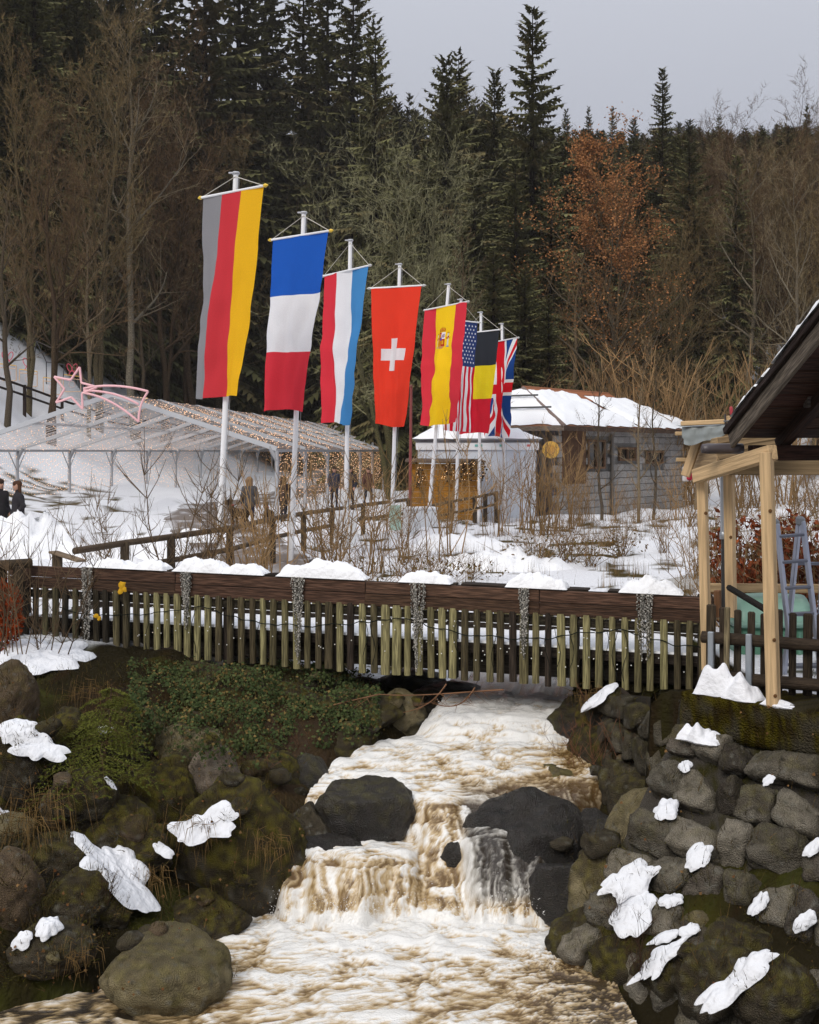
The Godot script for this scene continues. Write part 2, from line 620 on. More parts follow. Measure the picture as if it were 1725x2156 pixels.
# ---------------------------------------------------------------- the stream
func build_water() -> void:
	var s := Shape.new()
	var rows := []
	var d := 4.0
	while d < 31.0:
		rows.append(d)
		d += 0.12 if d < 7.8 else 0.012 if d < 11.6 else 0.018 if d < 14.0 else 0.35
	var cols := 300
	var run := 0.0
	for j in rows.size():
		d = rows[j]
		var xl: float = table(EDGE_L, d) - 0.25
		var xr: float = table(EDGE_R, d) + 0.25
		for i in cols + 1:
			var x := lerpf(xl, xr, float(i) / cols)
			var y := water_y(x, d)
			var steep := clampf((water_y(x, d + 0.04) - water_y(x, d - 0.04)) / 0.08, 0.0, 4.0)
			var way := d + y * 1.3  # distance along the flow
			var wx := x + 0.12 * noise_c.get_noise_2d(x * 1.5, way * 1.1)
			var n1 := noise_b.get_noise_2d(wx * 2.3, way * 3.2 + 5.0)
			var n2 := noise_b.get_noise_2d(wx * 6.5 + 20.0, way * 8.0)
			var vein := 1.0 - 3.2 * absf(noise_b.get_noise_2d(wx * 3.4 + 60.0 + 0.9 * n1, way * 4.6 + 1.1 * n1))
			var vein2 := 1.0 - 3.0 * absf(noise_b.get_noise_2d(wx * 8.0 - 20.0 + 0.9 * n2, way * 10.0 + 0.8 * n2))
			var sx := x + 0.06 * noise_c.get_noise_2d(x * 3.0, way * 0.9) + 0.05 * n1
			var strand := noise_b.get_noise_2d(sx * 11.0, way * 0.8 + 50.0) * 0.65 + noise_b.get_noise_2d(sx * 30.0, way * 1.1 + 50.0) * 0.5
			var froth := noise_c.get_noise_2d(wx * 13.0 + 3.0, way * 15.0)
			var fall := ss(0.35, 1.3, steep)
			var right := ss(0.4, 0.54, x)
			var foam := 0.0
			var bump := 0.0
			if d < 10.9 and y < 0.14:  # the pool: boiling below the falls, brown and streaked towards the mouth
				var near := ss(8.9, 10.1, d - 0.2 * absf(x))
				foam = lerpf(0.54, 0.88, near) + n1 * 0.6 + vein * 0.24 + vein2 * 0.2 + froth * 0.15
				foam -= (0.55 - 0.25 * vein2) * ss(0.4, 1.0, x) * ss(9.9, 9.2, d) + 0.45 * ss(-1.0, -1.6, x)
				bump = (n1 * 0.03 + n2 * 0.007 + froth * 0.002) * lerpf(0.6, 1.5, near)
			elif fall > 0.03 and d < 11.7:
				var veil := ss(-0.05, 0.25, n1 + 0.5 * n2)
				foam = 0.28 + strand * 0.65 + veil * 0.32 + vein2 * 0.1 + 0.35 * ss(0.5, 0.56, y) * (1.0 - ss(0.6, 0.7, y))
				foam = lerpf(foam, 0.08 + strand * 0.5 + froth * 0.2 + 0.75 * ss(0.64, 0.47, x) + 0.6 * ss(1.15, 1.28, x) * ss(10.95, 10.75, d) + 0.4 * ss(0.5, 0.16, y) * (0.6 + strand), right)
				foam = lerpf(foam, foam - 0.25 + 0.2 * vein, ss(0.1, 0.25, x) * (1.0 - ss(0.4, 0.5, x)) * ss(0.2, 0.3, y))
				foam = lerpf(foam, foam + 0.55, ss(0.24, 0.12, y))
				bump = strand * 0.006 + froth * 0.003 + n1 * 0.025
			else:  # the upper pool and the chute under the bridge
				foam = 0.6 + n1 * 0.55 + vein * 0.22 + vein2 * 0.18 + froth * 0.15 + 0.45 * ss(12.4, 13.1, d) + 0.15 * ss(0.3, -0.3, x)
				foam -= right * (0.55 * ss(12.0, 11.2, d) + 0.45 * ss(1.0, 1.5, x) * ss(12.8, 12.2, d))
				bump = n1 * 0.035 + n2 * 0.008 + froth * 0.002
			var thin := right * ss(11.9, 11.0, d) * ss(0.2, 0.32, y)
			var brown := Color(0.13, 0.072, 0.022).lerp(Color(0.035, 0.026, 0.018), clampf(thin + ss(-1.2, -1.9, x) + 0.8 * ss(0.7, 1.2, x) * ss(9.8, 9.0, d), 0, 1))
			var tan_ := Color(0.5, 0.36, 0.18).lerp(Color(0.33, 0.31, 0.27), thin)
			var white := Color(0.8, 0.79, 0.76)
			foam = clampf(foam, 0.0, 1.0)
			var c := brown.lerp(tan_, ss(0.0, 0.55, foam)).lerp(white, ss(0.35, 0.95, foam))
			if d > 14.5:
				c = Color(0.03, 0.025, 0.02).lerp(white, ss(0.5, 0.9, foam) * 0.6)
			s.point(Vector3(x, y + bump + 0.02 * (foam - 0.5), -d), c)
	for j in rows.size() - 1:
		for i in cols:
			var a := j * (cols + 1) + i
			s.quad(a, a + 1, a + cols + 2, a + cols + 1)
	struct("stream_water", s, M.water)
	# spray thrown up where the falls land
	var drop := SphereMesh.new()
	drop.radius = 0.5
	drop.height = 1.0
	drop.radial_segments = 6
	drop.rings = 3
	var where := []
	var tints := []
	for k in 3000:
		var x := rnd(-1.15, 1.1)
		var y := 0.12 + absf(rng.randfn(0, 0.12))
		var dd := 10.15 + rnd(-0.2, 0.12)
		if k > 2200:
			x = rnd(0.3, 1.4)
			dd = 12.85 + rnd(-0.1, 0.7)
			y = water_y(x, dd) + absf(rng.randfn(0, 0.06))
		where.append(Transform3D(Basis().scaled(Vector3.ONE * (rnd(0.0025, 0.007) if k % 12 else rnd(0.006, 0.012))), Vector3(x, y, -dd)))
		tints.append(Color(0.8, 0.79, 0.76))
	scatter("water_spray", drop, M.water, where, tints)


# ---------------------------------------------------------------- rocks
var ball := {}

func sphere_of(level: int) -> Array:  # [directions, faces]
	if ball.has(level):
		return ball[level]
	var t := (1.0 + sqrt(5.0)) / 2.0
	var p := []
	for q in [[-1, t, 0], [1, t, 0], [-1, -t, 0], [1, -t, 0], [0, -1, t], [0, 1, t], [0, -1, -t], [0, 1, -t], [t, 0, -1], [t, 0, 1], [-t, 0, -1], [-t, 0, 1]]:
		p.append(Vector3(q[0], q[1], q[2]).normalized())
	var f := [[0, 11, 5], [0, 5, 1], [0, 1, 7], [0, 7, 10], [0, 10, 11], [1, 5, 9], [5, 11, 4], [11, 10, 2], [10, 7, 6], [7, 1, 8], [3, 9, 4], [3, 4, 2], [3, 2, 6], [3, 6, 8], [3, 8, 9], [4, 9, 5], [2, 4, 11], [6, 2, 10], [8, 6, 7], [9, 8, 1]]
	for l in level:
		var mids := {}
		var g := []
		for q in f:
			var m := []
			for e in 3:
				var a: int = q[e]
				var b: int = q[(e + 1) % 3]
				var key := mini(a, b) * 100000 + maxi(a, b)
				if not mids.has(key):
					mids[key] = p.size()
					p.append((p[a] + p[b]).normalized())
				m.append(mids[key])
			g.append_array([[q[0], m[0], m[2]], [q[1], m[1], m[0]], [q[2], m[2], m[1]], m])
		f = g
	ball[level] = [p, f]
	return ball[level]

# a rock: a ball cut by planes (cuts) and roughened; moss grows on what faces up
func rock(size: Vector3, turn: Basis, seed_: int, cuts: int, level: int, base: Color, moss: float, at: Vector3, splat := true, boxy := 0.0) -> Shape:
	var g := sphere_of(level)
	var r := RandomNumberGenerator.new()
	r.seed = seed_
	var planes := []
	for k in cuts:
		planes.append([Vector3(r.randfn(), r.randfn(), r.randfn()).normalized(), r.randf_range(0.62, 0.9)])
	var s := Shape.new()
	var off := Vector3(r.randf_range(-50, 50), r.randf_range(-50, 50), 0)
	var lichen := Color(0.34, 0.33, 0.28)
	for u in g[0]:
		var l := 1.0
		if boxy > 0.0:
			l = pow(pow(absf(u.x), boxy) + pow(absf(u.y), boxy) + pow(absf(u.z), boxy), -1.0 / boxy)
		for q in planes:
			var k: float = u.dot(q[0])
			if k > 0.05:
				var e: float = q[1] / k
				l = minf(l, e) if e < l - 0.04 else l - 0.02 * clampf(1.0 - (e - l) / 0.08, 0, 1)
		var w: Vector3 = u * 1.6 + off
		l *= 1.0 + 0.11 * noise_b.get_noise_3dv(w) + (0.035 if boxy == 0.0 else 0.09) * noise_a.get_noise_3dv(w * (4.0 if boxy == 0.0 else 2.2))
		var p: Vector3 = turn * (u * l * size * 0.5)
		var nn: Vector3 = (turn * (u / size)).normalized()
		var m := noise_a.get_noise_3dv(p * 3.0 + off)
		var c := base * (1.0 + 0.5 * noise_a.get_noise_3dv(p * 7.0 + off))
		c.a = 1.0
		c *= lerpf(0.45, 1.0, ss(0.0, 0.07, absf(noise_b.get_noise_3dv(p * 4.0 + off * 3.0)))) # dark fractures
		c.a = 1.0
		c = c.lerp(lichen, (0.55 if base.r > 0.05 else 0.0) * ss(0.3, 0.45, noise_a.get_noise_3dv(p * 11.0 - off)))
		c = c.lerp(Color(0.055, 0.04, 0.016).lerp(Color(0.2, 0.17, 0.018), ss(-0.25, 0.45, noise_a.get_noise_3dv(p * 9.0 + off * 2.0))), moss * ss(0.0, 0.35, nn.y + 0.9 * m - 0.2 + 0.5 * moss))
		s.point(at + p, c)
		if splat and nn.y > -0.2:
			lift(at.x + p.x, -(at.z + p.z), at.y + p.y)
	for q in g[1]:
		s.tri(q[0], q[1], q[2])
	return s

func build_rocks() -> void:
	# bearing, elevation, width, height (as surveyed), distance, depth share, cuts, moss, tilt, colour (0 granite, 1 dark, 2 wet, 3 pale, 4 brown), label
	var list := [
		[342, 2072, 246, 160, 8.75, 1.0, 3, 0.4, -12, 0, "large smooth round granite boulder at the brim of the pool"],
		[492, 1815, 255, 270, 10.6, 0.9, 5, 0.85, -8, 1, "large mossy boulder with a snow patch beside the lower falls"],
		[462, 1655, 112, 165, 11.2, 0.55, 9, 0.0, 20, 3, "pale brown pointed slab leaning against grey rock"],
		[385, 1600, 165, 120, 11.9, 0.8, 7, 0.1, 20, 0, "flat grey rock slab below the ivy"],
		[335, 1715, 190, 200, 11.0, 0.8, 8, 0.9, 24, 1, "steep moss-covered rock below the little spruce"],
		[645, 1765, 104, 118, 10.95, 0.8, 8, 0.05, 8, 1, "small wet rock with a pale top beside the falls"],
		[770, 1722, 185, 150, 11.0, 0.75, 2, 0.35, 2, 2, "broad dark boulder parting the stream above the falls"],
		[650, 1680, 110, 140, 11.9, 0.9, 6, 0.3, 15, 2, "dark rock at the foot of the ivy bank"],
		[430, 1955, 175, 110, 10.0, 0.9, 4, 0.7, 10, 1, "low mossy ledge behind the round boulder"],
		[40, 1605, 115, 180, 10.7, 1.0, 4, 0.9, 6, 1, "yellow-mossed boulder beside the little spruce"],
		[2, 1490, 110, 150, 11.6, 1.0, 5, 0.3, -10, 4, "brown boulder under the leafy shrub"],
		[5, 1890, 130, 170, 9.3, 1.0, 3, 0.1, 10, 4, "tan rounded boulder half buried in the bank"],
		[20, 1765, 90, 75, 9.9, 1.0, 6, 0.2, 0, 0, "small grey stone in the bank above the tan boulder"],
		[160, 1690, 130, 110, 10.4, 0.8, 6, 0.6, 15, 1, "brown mossy rock below the spruce twigs"],
		[760, 1525, 170, 100, 13.1, 0.8, 5, 0.5, 5, 1, "dark flat-topped rock under the bridge beside the chute"],
		[838, 1512, 95, 90, 13.3, 0.9, 8, 0.1, -5, 0, "pale-streaked rock beside the chute"],
		[715, 1592, 140, 95, 12.6, 0.8, 5, 0.5, 8, 1, "dark rock ledge at the edge of the upper pool"],
		[905, 1500, 110, 70, 13.9, 0.8, 5, 0.2, 0, 2, "wet rock in the shade under the bridge"],
		[1180, 1655, 105, 58, 11.9, 0.9, 8, 0.5, -12, 0, "low stone with a pale face in the upper stream"],
		[1215, 1540, 125, 125, 13.0, 0.9, 6, 0.4, 10, 2, "dark block against which the chute runs"],
		[1060, 1735, 50, 30, 11.1, 0.9, 5, 0.0, 0, 2, "small wet stone on the crest of the falls"],
		[1247, 1752, 72, 70, 10.9, 0.9, 8, 0.0, 20, 2, "black pointed rock at the crest of the side fall"],
		[1292, 1775, 82, 75, 10.7, 0.9, 6, 0.1, 0, 2, "dark round stone beside the side fall"],
		[1205, 1885, 140, 140, 10.15, 0.8, 6, 0.0, -28, 2, "big wet rock leaning at the foot of the falls"],
		[1305, 1890, 185, 200, 9.9, 0.8, 4, 0.6, 8, 0, "mossy boulder capped with a long tongue of snow"],
		[1352, 1765, 130, 180, 10.5, 0.8, 4, 0.2, -20, 0, "grey spotted boulder leaning on the stone wall"],
		[1240, 2005, 150, 130, 9.55, 0.9, 4, 0.6, 5, 1, "dark mossy rock at the water's edge below the snow tongue"],
		[1335, 2040, 140, 120, 9.2, 0.9, 5, 0.7, -5, 1, "overgrown rock beneath the snow tongue"],
		[1405, 1985, 130, 110, 9.4, 0.8, 6, 0.6, 8, 1, "brown rock with thin snow on its ledges"],
		[1425, 2085, 150, 130, 8.85, 0.9, 5, 0.5, 0, 1, "dark rock beside the large bottom snow patch"],
		[1530, 2090, 160, 150, 8.5, 0.9, 5, 0.5, 5, 1, "rock lying under the large bottom snow patch"],
		[1275, 1695, 110, 65, 11.7, 0.9, 5, 0.6, 5, 1, "low mossy stone at the foot of the bare brush"],
		[1270, 1600, 120, 130, 12.3, 0.9, 5, 0.7, 0, 1, "mossy rock among the bare brush under the bridge end"],
		[1262, 1522, 90, 90, 12.6, 0.9, 4, 0.9, 0, 1, "green mossy stone with snow on top under the bridge end"],
		[590, 1850, 70, 120, 10.7, 0.8, 6, 0.2, 0, 2, "narrow wet rock wedged beside the large mossy boulder"],
		[255, 1560, 110, 110, 11.6, 0.9, 6, 0.7, 10, 1, "moss-grown rock behind the little spruce"],
		[305, 1555, 70, 120, 11.9, 0.7, 7, 0.2, 25, 0, "upright grey stone behind the little spruce"],
		[540, 1600, 120, 130, 12.2, 0.9, 4, 0.8, 10, 1, "moss hummock covered rock on the ivy bank"],
		[585, 1680, 110, 150, 11.7, 0.9, 5, 0.8, 12, 1, "mossy rock with trailing ivy by the stream"],
		[110, 1830, 130, 110, 9.8, 0.9, 5, 0.5, 5, 1, "dark bank stone below the dead grass tuft"],
		[100, 2010, 150, 90, 8.9, 0.9, 5, 0.3, 0, 1, "dark stone sunk in the muddy bank beside the round boulder"],
		[215, 1935, 110, 80, 9.6, 0.9, 5, 0.7, 5, 1, "mossy stone above the round boulder"],
		[1560, 2000, 120, 100, 8.7, 0.8, 6, 0.5, 10, 1, "mossy block at the foot of the stone wall"],
		[1480, 1990, 90, 110, 9.1, 0.8, 6, 0.4, -15, 0, "grey block leaning at the foot of the stone wall"],
		[1640, 2110, 150, 130, 8.0, 0.9, 5, 0.6, 0, 1, "dark mossy rock at the foot of the wall beyond the snow"],
		[1310, 1660, 80, 90, 11.5, 0.9, 6, 0.4, 0, 1, "brown stone between brush and wall corner"],
		[1195, 1745, 40, 45, 10.85, 0.9, 7, 0.0, 10, 2, "small black stone breaking the side fall"],
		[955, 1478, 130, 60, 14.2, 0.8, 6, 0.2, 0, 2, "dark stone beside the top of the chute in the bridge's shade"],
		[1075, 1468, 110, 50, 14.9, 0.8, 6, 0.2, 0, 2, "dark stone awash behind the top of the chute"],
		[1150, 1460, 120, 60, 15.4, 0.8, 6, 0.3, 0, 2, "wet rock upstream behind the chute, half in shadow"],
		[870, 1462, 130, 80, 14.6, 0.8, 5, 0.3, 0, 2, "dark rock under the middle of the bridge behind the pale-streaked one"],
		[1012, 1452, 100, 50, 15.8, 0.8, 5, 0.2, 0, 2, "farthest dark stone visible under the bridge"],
		[1112, 1818, 250, 250, 10.8, 0.8, 3, 0.0, 6, 2, "big dark wet rock under the sliding water of the falls"],
		[700, 1860, 240, 170, 10.75, 0.7, 4, 0.0, 0, 2, "dark rock glimpsed through the veil of the lower falls"],
		[955, 1845, 70, 110, 10.75, 0.7, 5, 0.0, 10, 2, "dark rock in the cleft between the two falls"],
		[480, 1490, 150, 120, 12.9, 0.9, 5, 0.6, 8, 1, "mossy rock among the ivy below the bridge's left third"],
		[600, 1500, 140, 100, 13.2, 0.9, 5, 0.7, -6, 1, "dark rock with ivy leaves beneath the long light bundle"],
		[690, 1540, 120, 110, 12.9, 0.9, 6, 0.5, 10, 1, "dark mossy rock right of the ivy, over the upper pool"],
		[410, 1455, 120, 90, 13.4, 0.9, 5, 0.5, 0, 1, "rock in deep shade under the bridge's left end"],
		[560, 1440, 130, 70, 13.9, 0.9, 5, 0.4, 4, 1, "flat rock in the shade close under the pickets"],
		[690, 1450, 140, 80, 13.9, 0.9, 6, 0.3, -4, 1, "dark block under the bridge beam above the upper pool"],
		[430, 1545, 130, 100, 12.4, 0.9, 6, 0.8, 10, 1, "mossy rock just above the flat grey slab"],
		[545, 1670, 110, 110, 11.5, 0.8, 6, 0.7, 15, 1, "brown mossy rock behind the pointed slab"],
		[230, 1760, 150, 130, 10.4, 0.9, 5, 0.8, 8, 1, "mossy rock below the little spruce's lowest twigs"],
		[120, 1570, 110, 130, 11.1, 0.9, 6, 0.8, 0, 1, "mossy rock hidden left of the little spruce"],
		[300, 1800, 120, 90, 10.2, 0.9, 6, 0.8, 4, 1, "mossy rock above the star of snow"],
		[150, 1900, 130, 100, 9.5, 0.9, 5, 0.6, -4, 1, "dark mossy rock between snow star and tan boulder"],
		[1400, 1880, 120, 130, 9.9, 0.8, 6, 0.3, 10, 0, "grey block between the snow tongue and the wall"],
		[1345, 1690, 100, 100, 11.0, 0.8, 6, 0.4, -8, 1, "brown-grey rock where wall and abutment meet"],
		[1395, 1800, 90, 110, 10.3, 0.8, 6, 0.3, -6, 0, "grey rough block at the corner of the wall"],
		[832, 1648, 70, 26, 11.9, 0.9, 4, 0.0, 0, 2, "flat wet stone awash in the upper pool"],
	]
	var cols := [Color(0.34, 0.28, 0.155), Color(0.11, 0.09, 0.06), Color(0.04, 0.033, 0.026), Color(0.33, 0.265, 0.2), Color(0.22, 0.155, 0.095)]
	var k := 0
	for q in list:
		k += 1
		var at := D(q[0], q[1], q[4])
		var w: float = q[2] / LENS * q[4]
		var h: float = q[3] / LENS * q[4]
		var turn := Basis(Vector3.BACK, deg_to_rad(q[8])) * Basis(Vector3.UP, k * 1.7)
		var size := Vector3(w, h, w * q[5]) * 1.14
		if q[6] > 4:
			size *= 1.1
		at.z -= w * q[5] * 0.25
		var s := rock(size, Basis(Vector3.BACK, deg_to_rad(q[8])), 900 + k, q[6], 4, cols[q[9]], q[7], at)
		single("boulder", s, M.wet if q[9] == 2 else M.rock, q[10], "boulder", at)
	# loose stones between the boulders
	var said_before := {}
	for i in 84:
		var d := rnd(7.8, 14.0)
		var left := i % 3 != 0
		var x: float = table(EDGE_L, d) - absf(rng.randfn(0.05, 0.9)) if left else table(EDGE_R, d) + absf(rng.randfn(0, 0.4))
		var wall_u := (Vector2(x, d) - WALL_O).dot(WALL_T)
		if not left and (d > 12.6 or (wall_u > -0.05 and out_of_wall(x, d) < 1.5)):
			continue
		var sz := rnd(0.09, 0.26)
		var y := top_y(x, d)
		if y > 1.7:
			continue
		var s := rock(Vector3(sz * rnd(1, 1.5), sz * rnd(0.6, 1.0), sz), Basis(Vector3.UP, rnd(0, 6)), 3000 + i, 6, 2, cols[[0, 1, 1, 4][i % 4]], rnd(0.1, 0.9), Vector3(x, y - 0.02, -d))
		var near := ""
		var gap := 1e9
		for q in list:
			var e := D(q[0], q[1], q[4]).distance_to(Vector3(x, y, -d))
			if e < gap:
				gap = e
				near = q[10]
		var said := near.split(" ")
		var label: String = "%s %s stone beside the %s" % [["tiny", "small", "middling"][clampi(int((sz - 0.09) / 0.057), 0, 2)], ["grey", "dark", "blackish", "brown"][i % 4], " ".join(said.slice(0, 11))]
		if said_before.has(label):
			continue
		said_before[label] = true
		single("bank_stone", s, M.rock, label, "stone", Vector3(x, y, -d), "loose stones of the left bank" if left else "loose stones of the right bank")


# ---------------------------------------------------------------- the stone wall on the bank and the bridge's abutment
func on_wall(u: float, v: float, proud := 0.0) -> Vector3:
	var q := v * 0.98
	var p := WALL_O + WALL_T * u + WALL_N * q
	return Vector3(p.x, 1.62 - v, -p.y) + Vector3(WALL_N.x, 1.0, -WALL_N.y).normalized() * proud

func build_wall() -> void:
	var n := Vector3(WALL_N.x, 0, -WALL_N.y)
	var along := Vector3(WALL_T.x, 0, -WALL_T.y)
	var w := thing("retaining_wall", "old rough stone retaining wall with mossy concrete coping beside the stream", "wall", Vector3(3.0, 0.0, -9.4))
	# mortar bed
	var s := Shape.new()
	for j in 41:
		for i in 57:
			var u := -0.2 + i * 0.054
			var v := j * 0.047
			var p := on_wall(u, v, -0.03 + 0.035 * noise_a.get_noise_2d(u * 3.0, v * 3.0))
			s.point(p, Color(0.13, 0.115, 0.095).lerp(Color(0.075, 0.068, 0.016), ss(0.0, 0.3, noise_a.get_noise_2d(u * 2.2 + 9, v * 2.2))))
			lift(p.x, -p.z, p.y)
	for j in 40:
		for i in 56:
			var a := j * 57 + i
			s.quad(a, a + 57, a + 58, a + 1)
	part("mortar", s, M.stone, w)
	# the coping: a concrete band with moss
	var cp := Shape.new()
	var n_i := 90
	for j in 9:
		for i in n_i:
			var u := -0.12 + i * 0.033
			var prof: Array = [[-0.9, 1.9], [-0.06, 1.955], [0.0, 1.95], [0.025, 1.92], [0.03, 1.85], [0.035, 1.76], [0.04, 1.68], [0.04, 1.6], [-0.1, 1.55]][j]
			var r := 0.02 * noise_a.get_noise_2d(u * 5.0, j * 0.7) + 0.03 * noise_b.get_noise_2d(u * 1.3, 4.0)
			var p = WALL_O + WALL_T * u + WALL_N * (prof[0] + r + 0.015)
			var mossy := ss(-0.25, 0.2, noise_a.get_noise_2d(u * 2.4 + 3, prof[1] * 3.0) + 0.6 * (prof[1] - 1.75) + 0.35 * ss(1.2, 0.0, u))
			var c := Color(0.15, 0.13, 0.09).lerp(Color(0.06, 0.04, 0.014).lerp(Color(0.19, 0.155, 0.016), ss(-0.3, 0.4, noise_a.get_noise_2d(u * 12, prof[1] * 14))), mossy)
			cp.point(Vector3(p.x, prof[1] + 0.02 * noise_a.get_noise_2d(u * 4, 8.0 + j), -p.y), c)
			lift(p.x, p.y, prof[1])
	for j in 8:
		for i in n_i - 1:
			var a := j * n_i + i
			cp.quad(a, a + n_i, a + n_i + 1, a + 1)
	part("coping", cp, M.fuzz, w)
	# each stone by itself, in rough courses that sink to the right
	var v := -0.02
	var row := 0
	while v < 1.85:
		var hgt := rnd(0.2, 0.31)
		var u := -0.12 + rnd(-0.06, 0.05)
		while u < 2.75:
			var wid := rnd(0.2, 0.46)
			var grey := rnd(0.6, 1.45)
			var base := Color(0.31, 0.275, 0.215) * grey
			if rng.randf() < 0.3:
				base = Color(0.17, 0.145, 0.115) * grey
			var c := on_wall(u + wid / 2, v + hgt / 2 + rnd(-0.03, 0.03) + 0.05 * sin(u * 2.0 + row), 0.0)
			var b := Basis(along, Vector3(n.x, 1.0, n.z).normalized().cross(along), Vector3(n.x, 1.0, n.z).normalized()).orthonormalized() * Basis(Vector3.BACK, rnd(-0.13, 0.13)) * Basis(Vector3.RIGHT, rnd(-0.05, 0.28))
			var st := rock(Vector3(wid * 1.1, hgt * 1.12, rnd(0.26, 0.36)), b, 5000 + row * 40 + int(u * 20), 3, 3, base, rnd(0.0, 0.45), c, true, rnd(6.0, 9.0))
			part("stone", st, M.stone, w)
			u += wid + rnd(0.0, 0.025)
		v += hgt + rnd(0.0, 0.03)
		row += 1
	# the abutment under the end of the bridge
	var ab := thing("bridge_abutment", "rough stone abutment under the end of the footbridge", "abutment", Vector3(2.2, 0.5, -11.5))
	var a0 := Vector2(2.36, 10.62)
	var a1 := Vector2(1.98, 12.75)
	var dir := (a1 - a0).normalized()
	var bed := Shape.new()
	for j in 30:
		for i in 40:
			var p := a0.lerp(a1, i / 39.0)
			var y := 0.5 + j * lerpf(0.047, 0.035, i / 39.0)
			bed.point(Vector3(p.x - 0.18 * (1.0 - j / 29.0) + 0.03 * noise_a.get_noise_2d(i * 0.2, j * 0.2), y, -p.y), Color(0.09, 0.078, 0.06))
	for j in 29:
		for i in 39:
			var q := j * 40 + i
			bed.quad(q, q + 40, q + 41, q + 1)
	part("mortar", bed, M.stone, ab)
	var y := 0.55
	row = 0
	while y < 1.9:
		var hgt := rnd(0.2, 0.32)
		var t := rnd(-0.05, 0.1)
		while t < 2.1:
			var wid := rnd(0.25, 0.45)
			var p := a0 + dir * (t + wid / 2)
			if y + hgt > 1.95 - 0.17 * t:
				t += wid + 0.02
				continue
			var c := Vector3(p.x - 0.18 * (1.0 - (y - 0.5) / 1.45), y + hgt / 2, -p.y)
			var b := Basis(Vector3(dir.x, 0, -dir.y), Vector3.UP, Vector3(dir.x, 0, -dir.y).cross(Vector3.UP)) * Basis(Vector3.BACK, rnd(-0.12, 0.12))
			part("stone", rock(Vector3(wid, hgt, 0.24), b, 7000 + row * 30 + int(t * 10), 4, 3, Color(0.2, 0.175, 0.13) * rnd(0.55, 1.2), rnd(0.0, 0.5), c, true, 4.5), M.stone, ab)
			t += wid + 0.02
		y += hgt
		row += 1


# ---------------------------------------------------------------- the footbridge
var B0 := Vector3(-4.62, 2.665, -14.55)
var B1 := Vector3(3.02, 2.525, -12.45)

func BP(u: float, v: float, y: float) -> Vector3:  # along the near railing, away from it, height over the slope of the rail top
	var flat := Vector3(B1.x - B0.x, 0, B1.z - B0.z).normalized()
	var p := B0.lerp(B1, u / 7.92) + Vector3(flat.z, 0, -flat.x) * v
	p.y += y
	return p

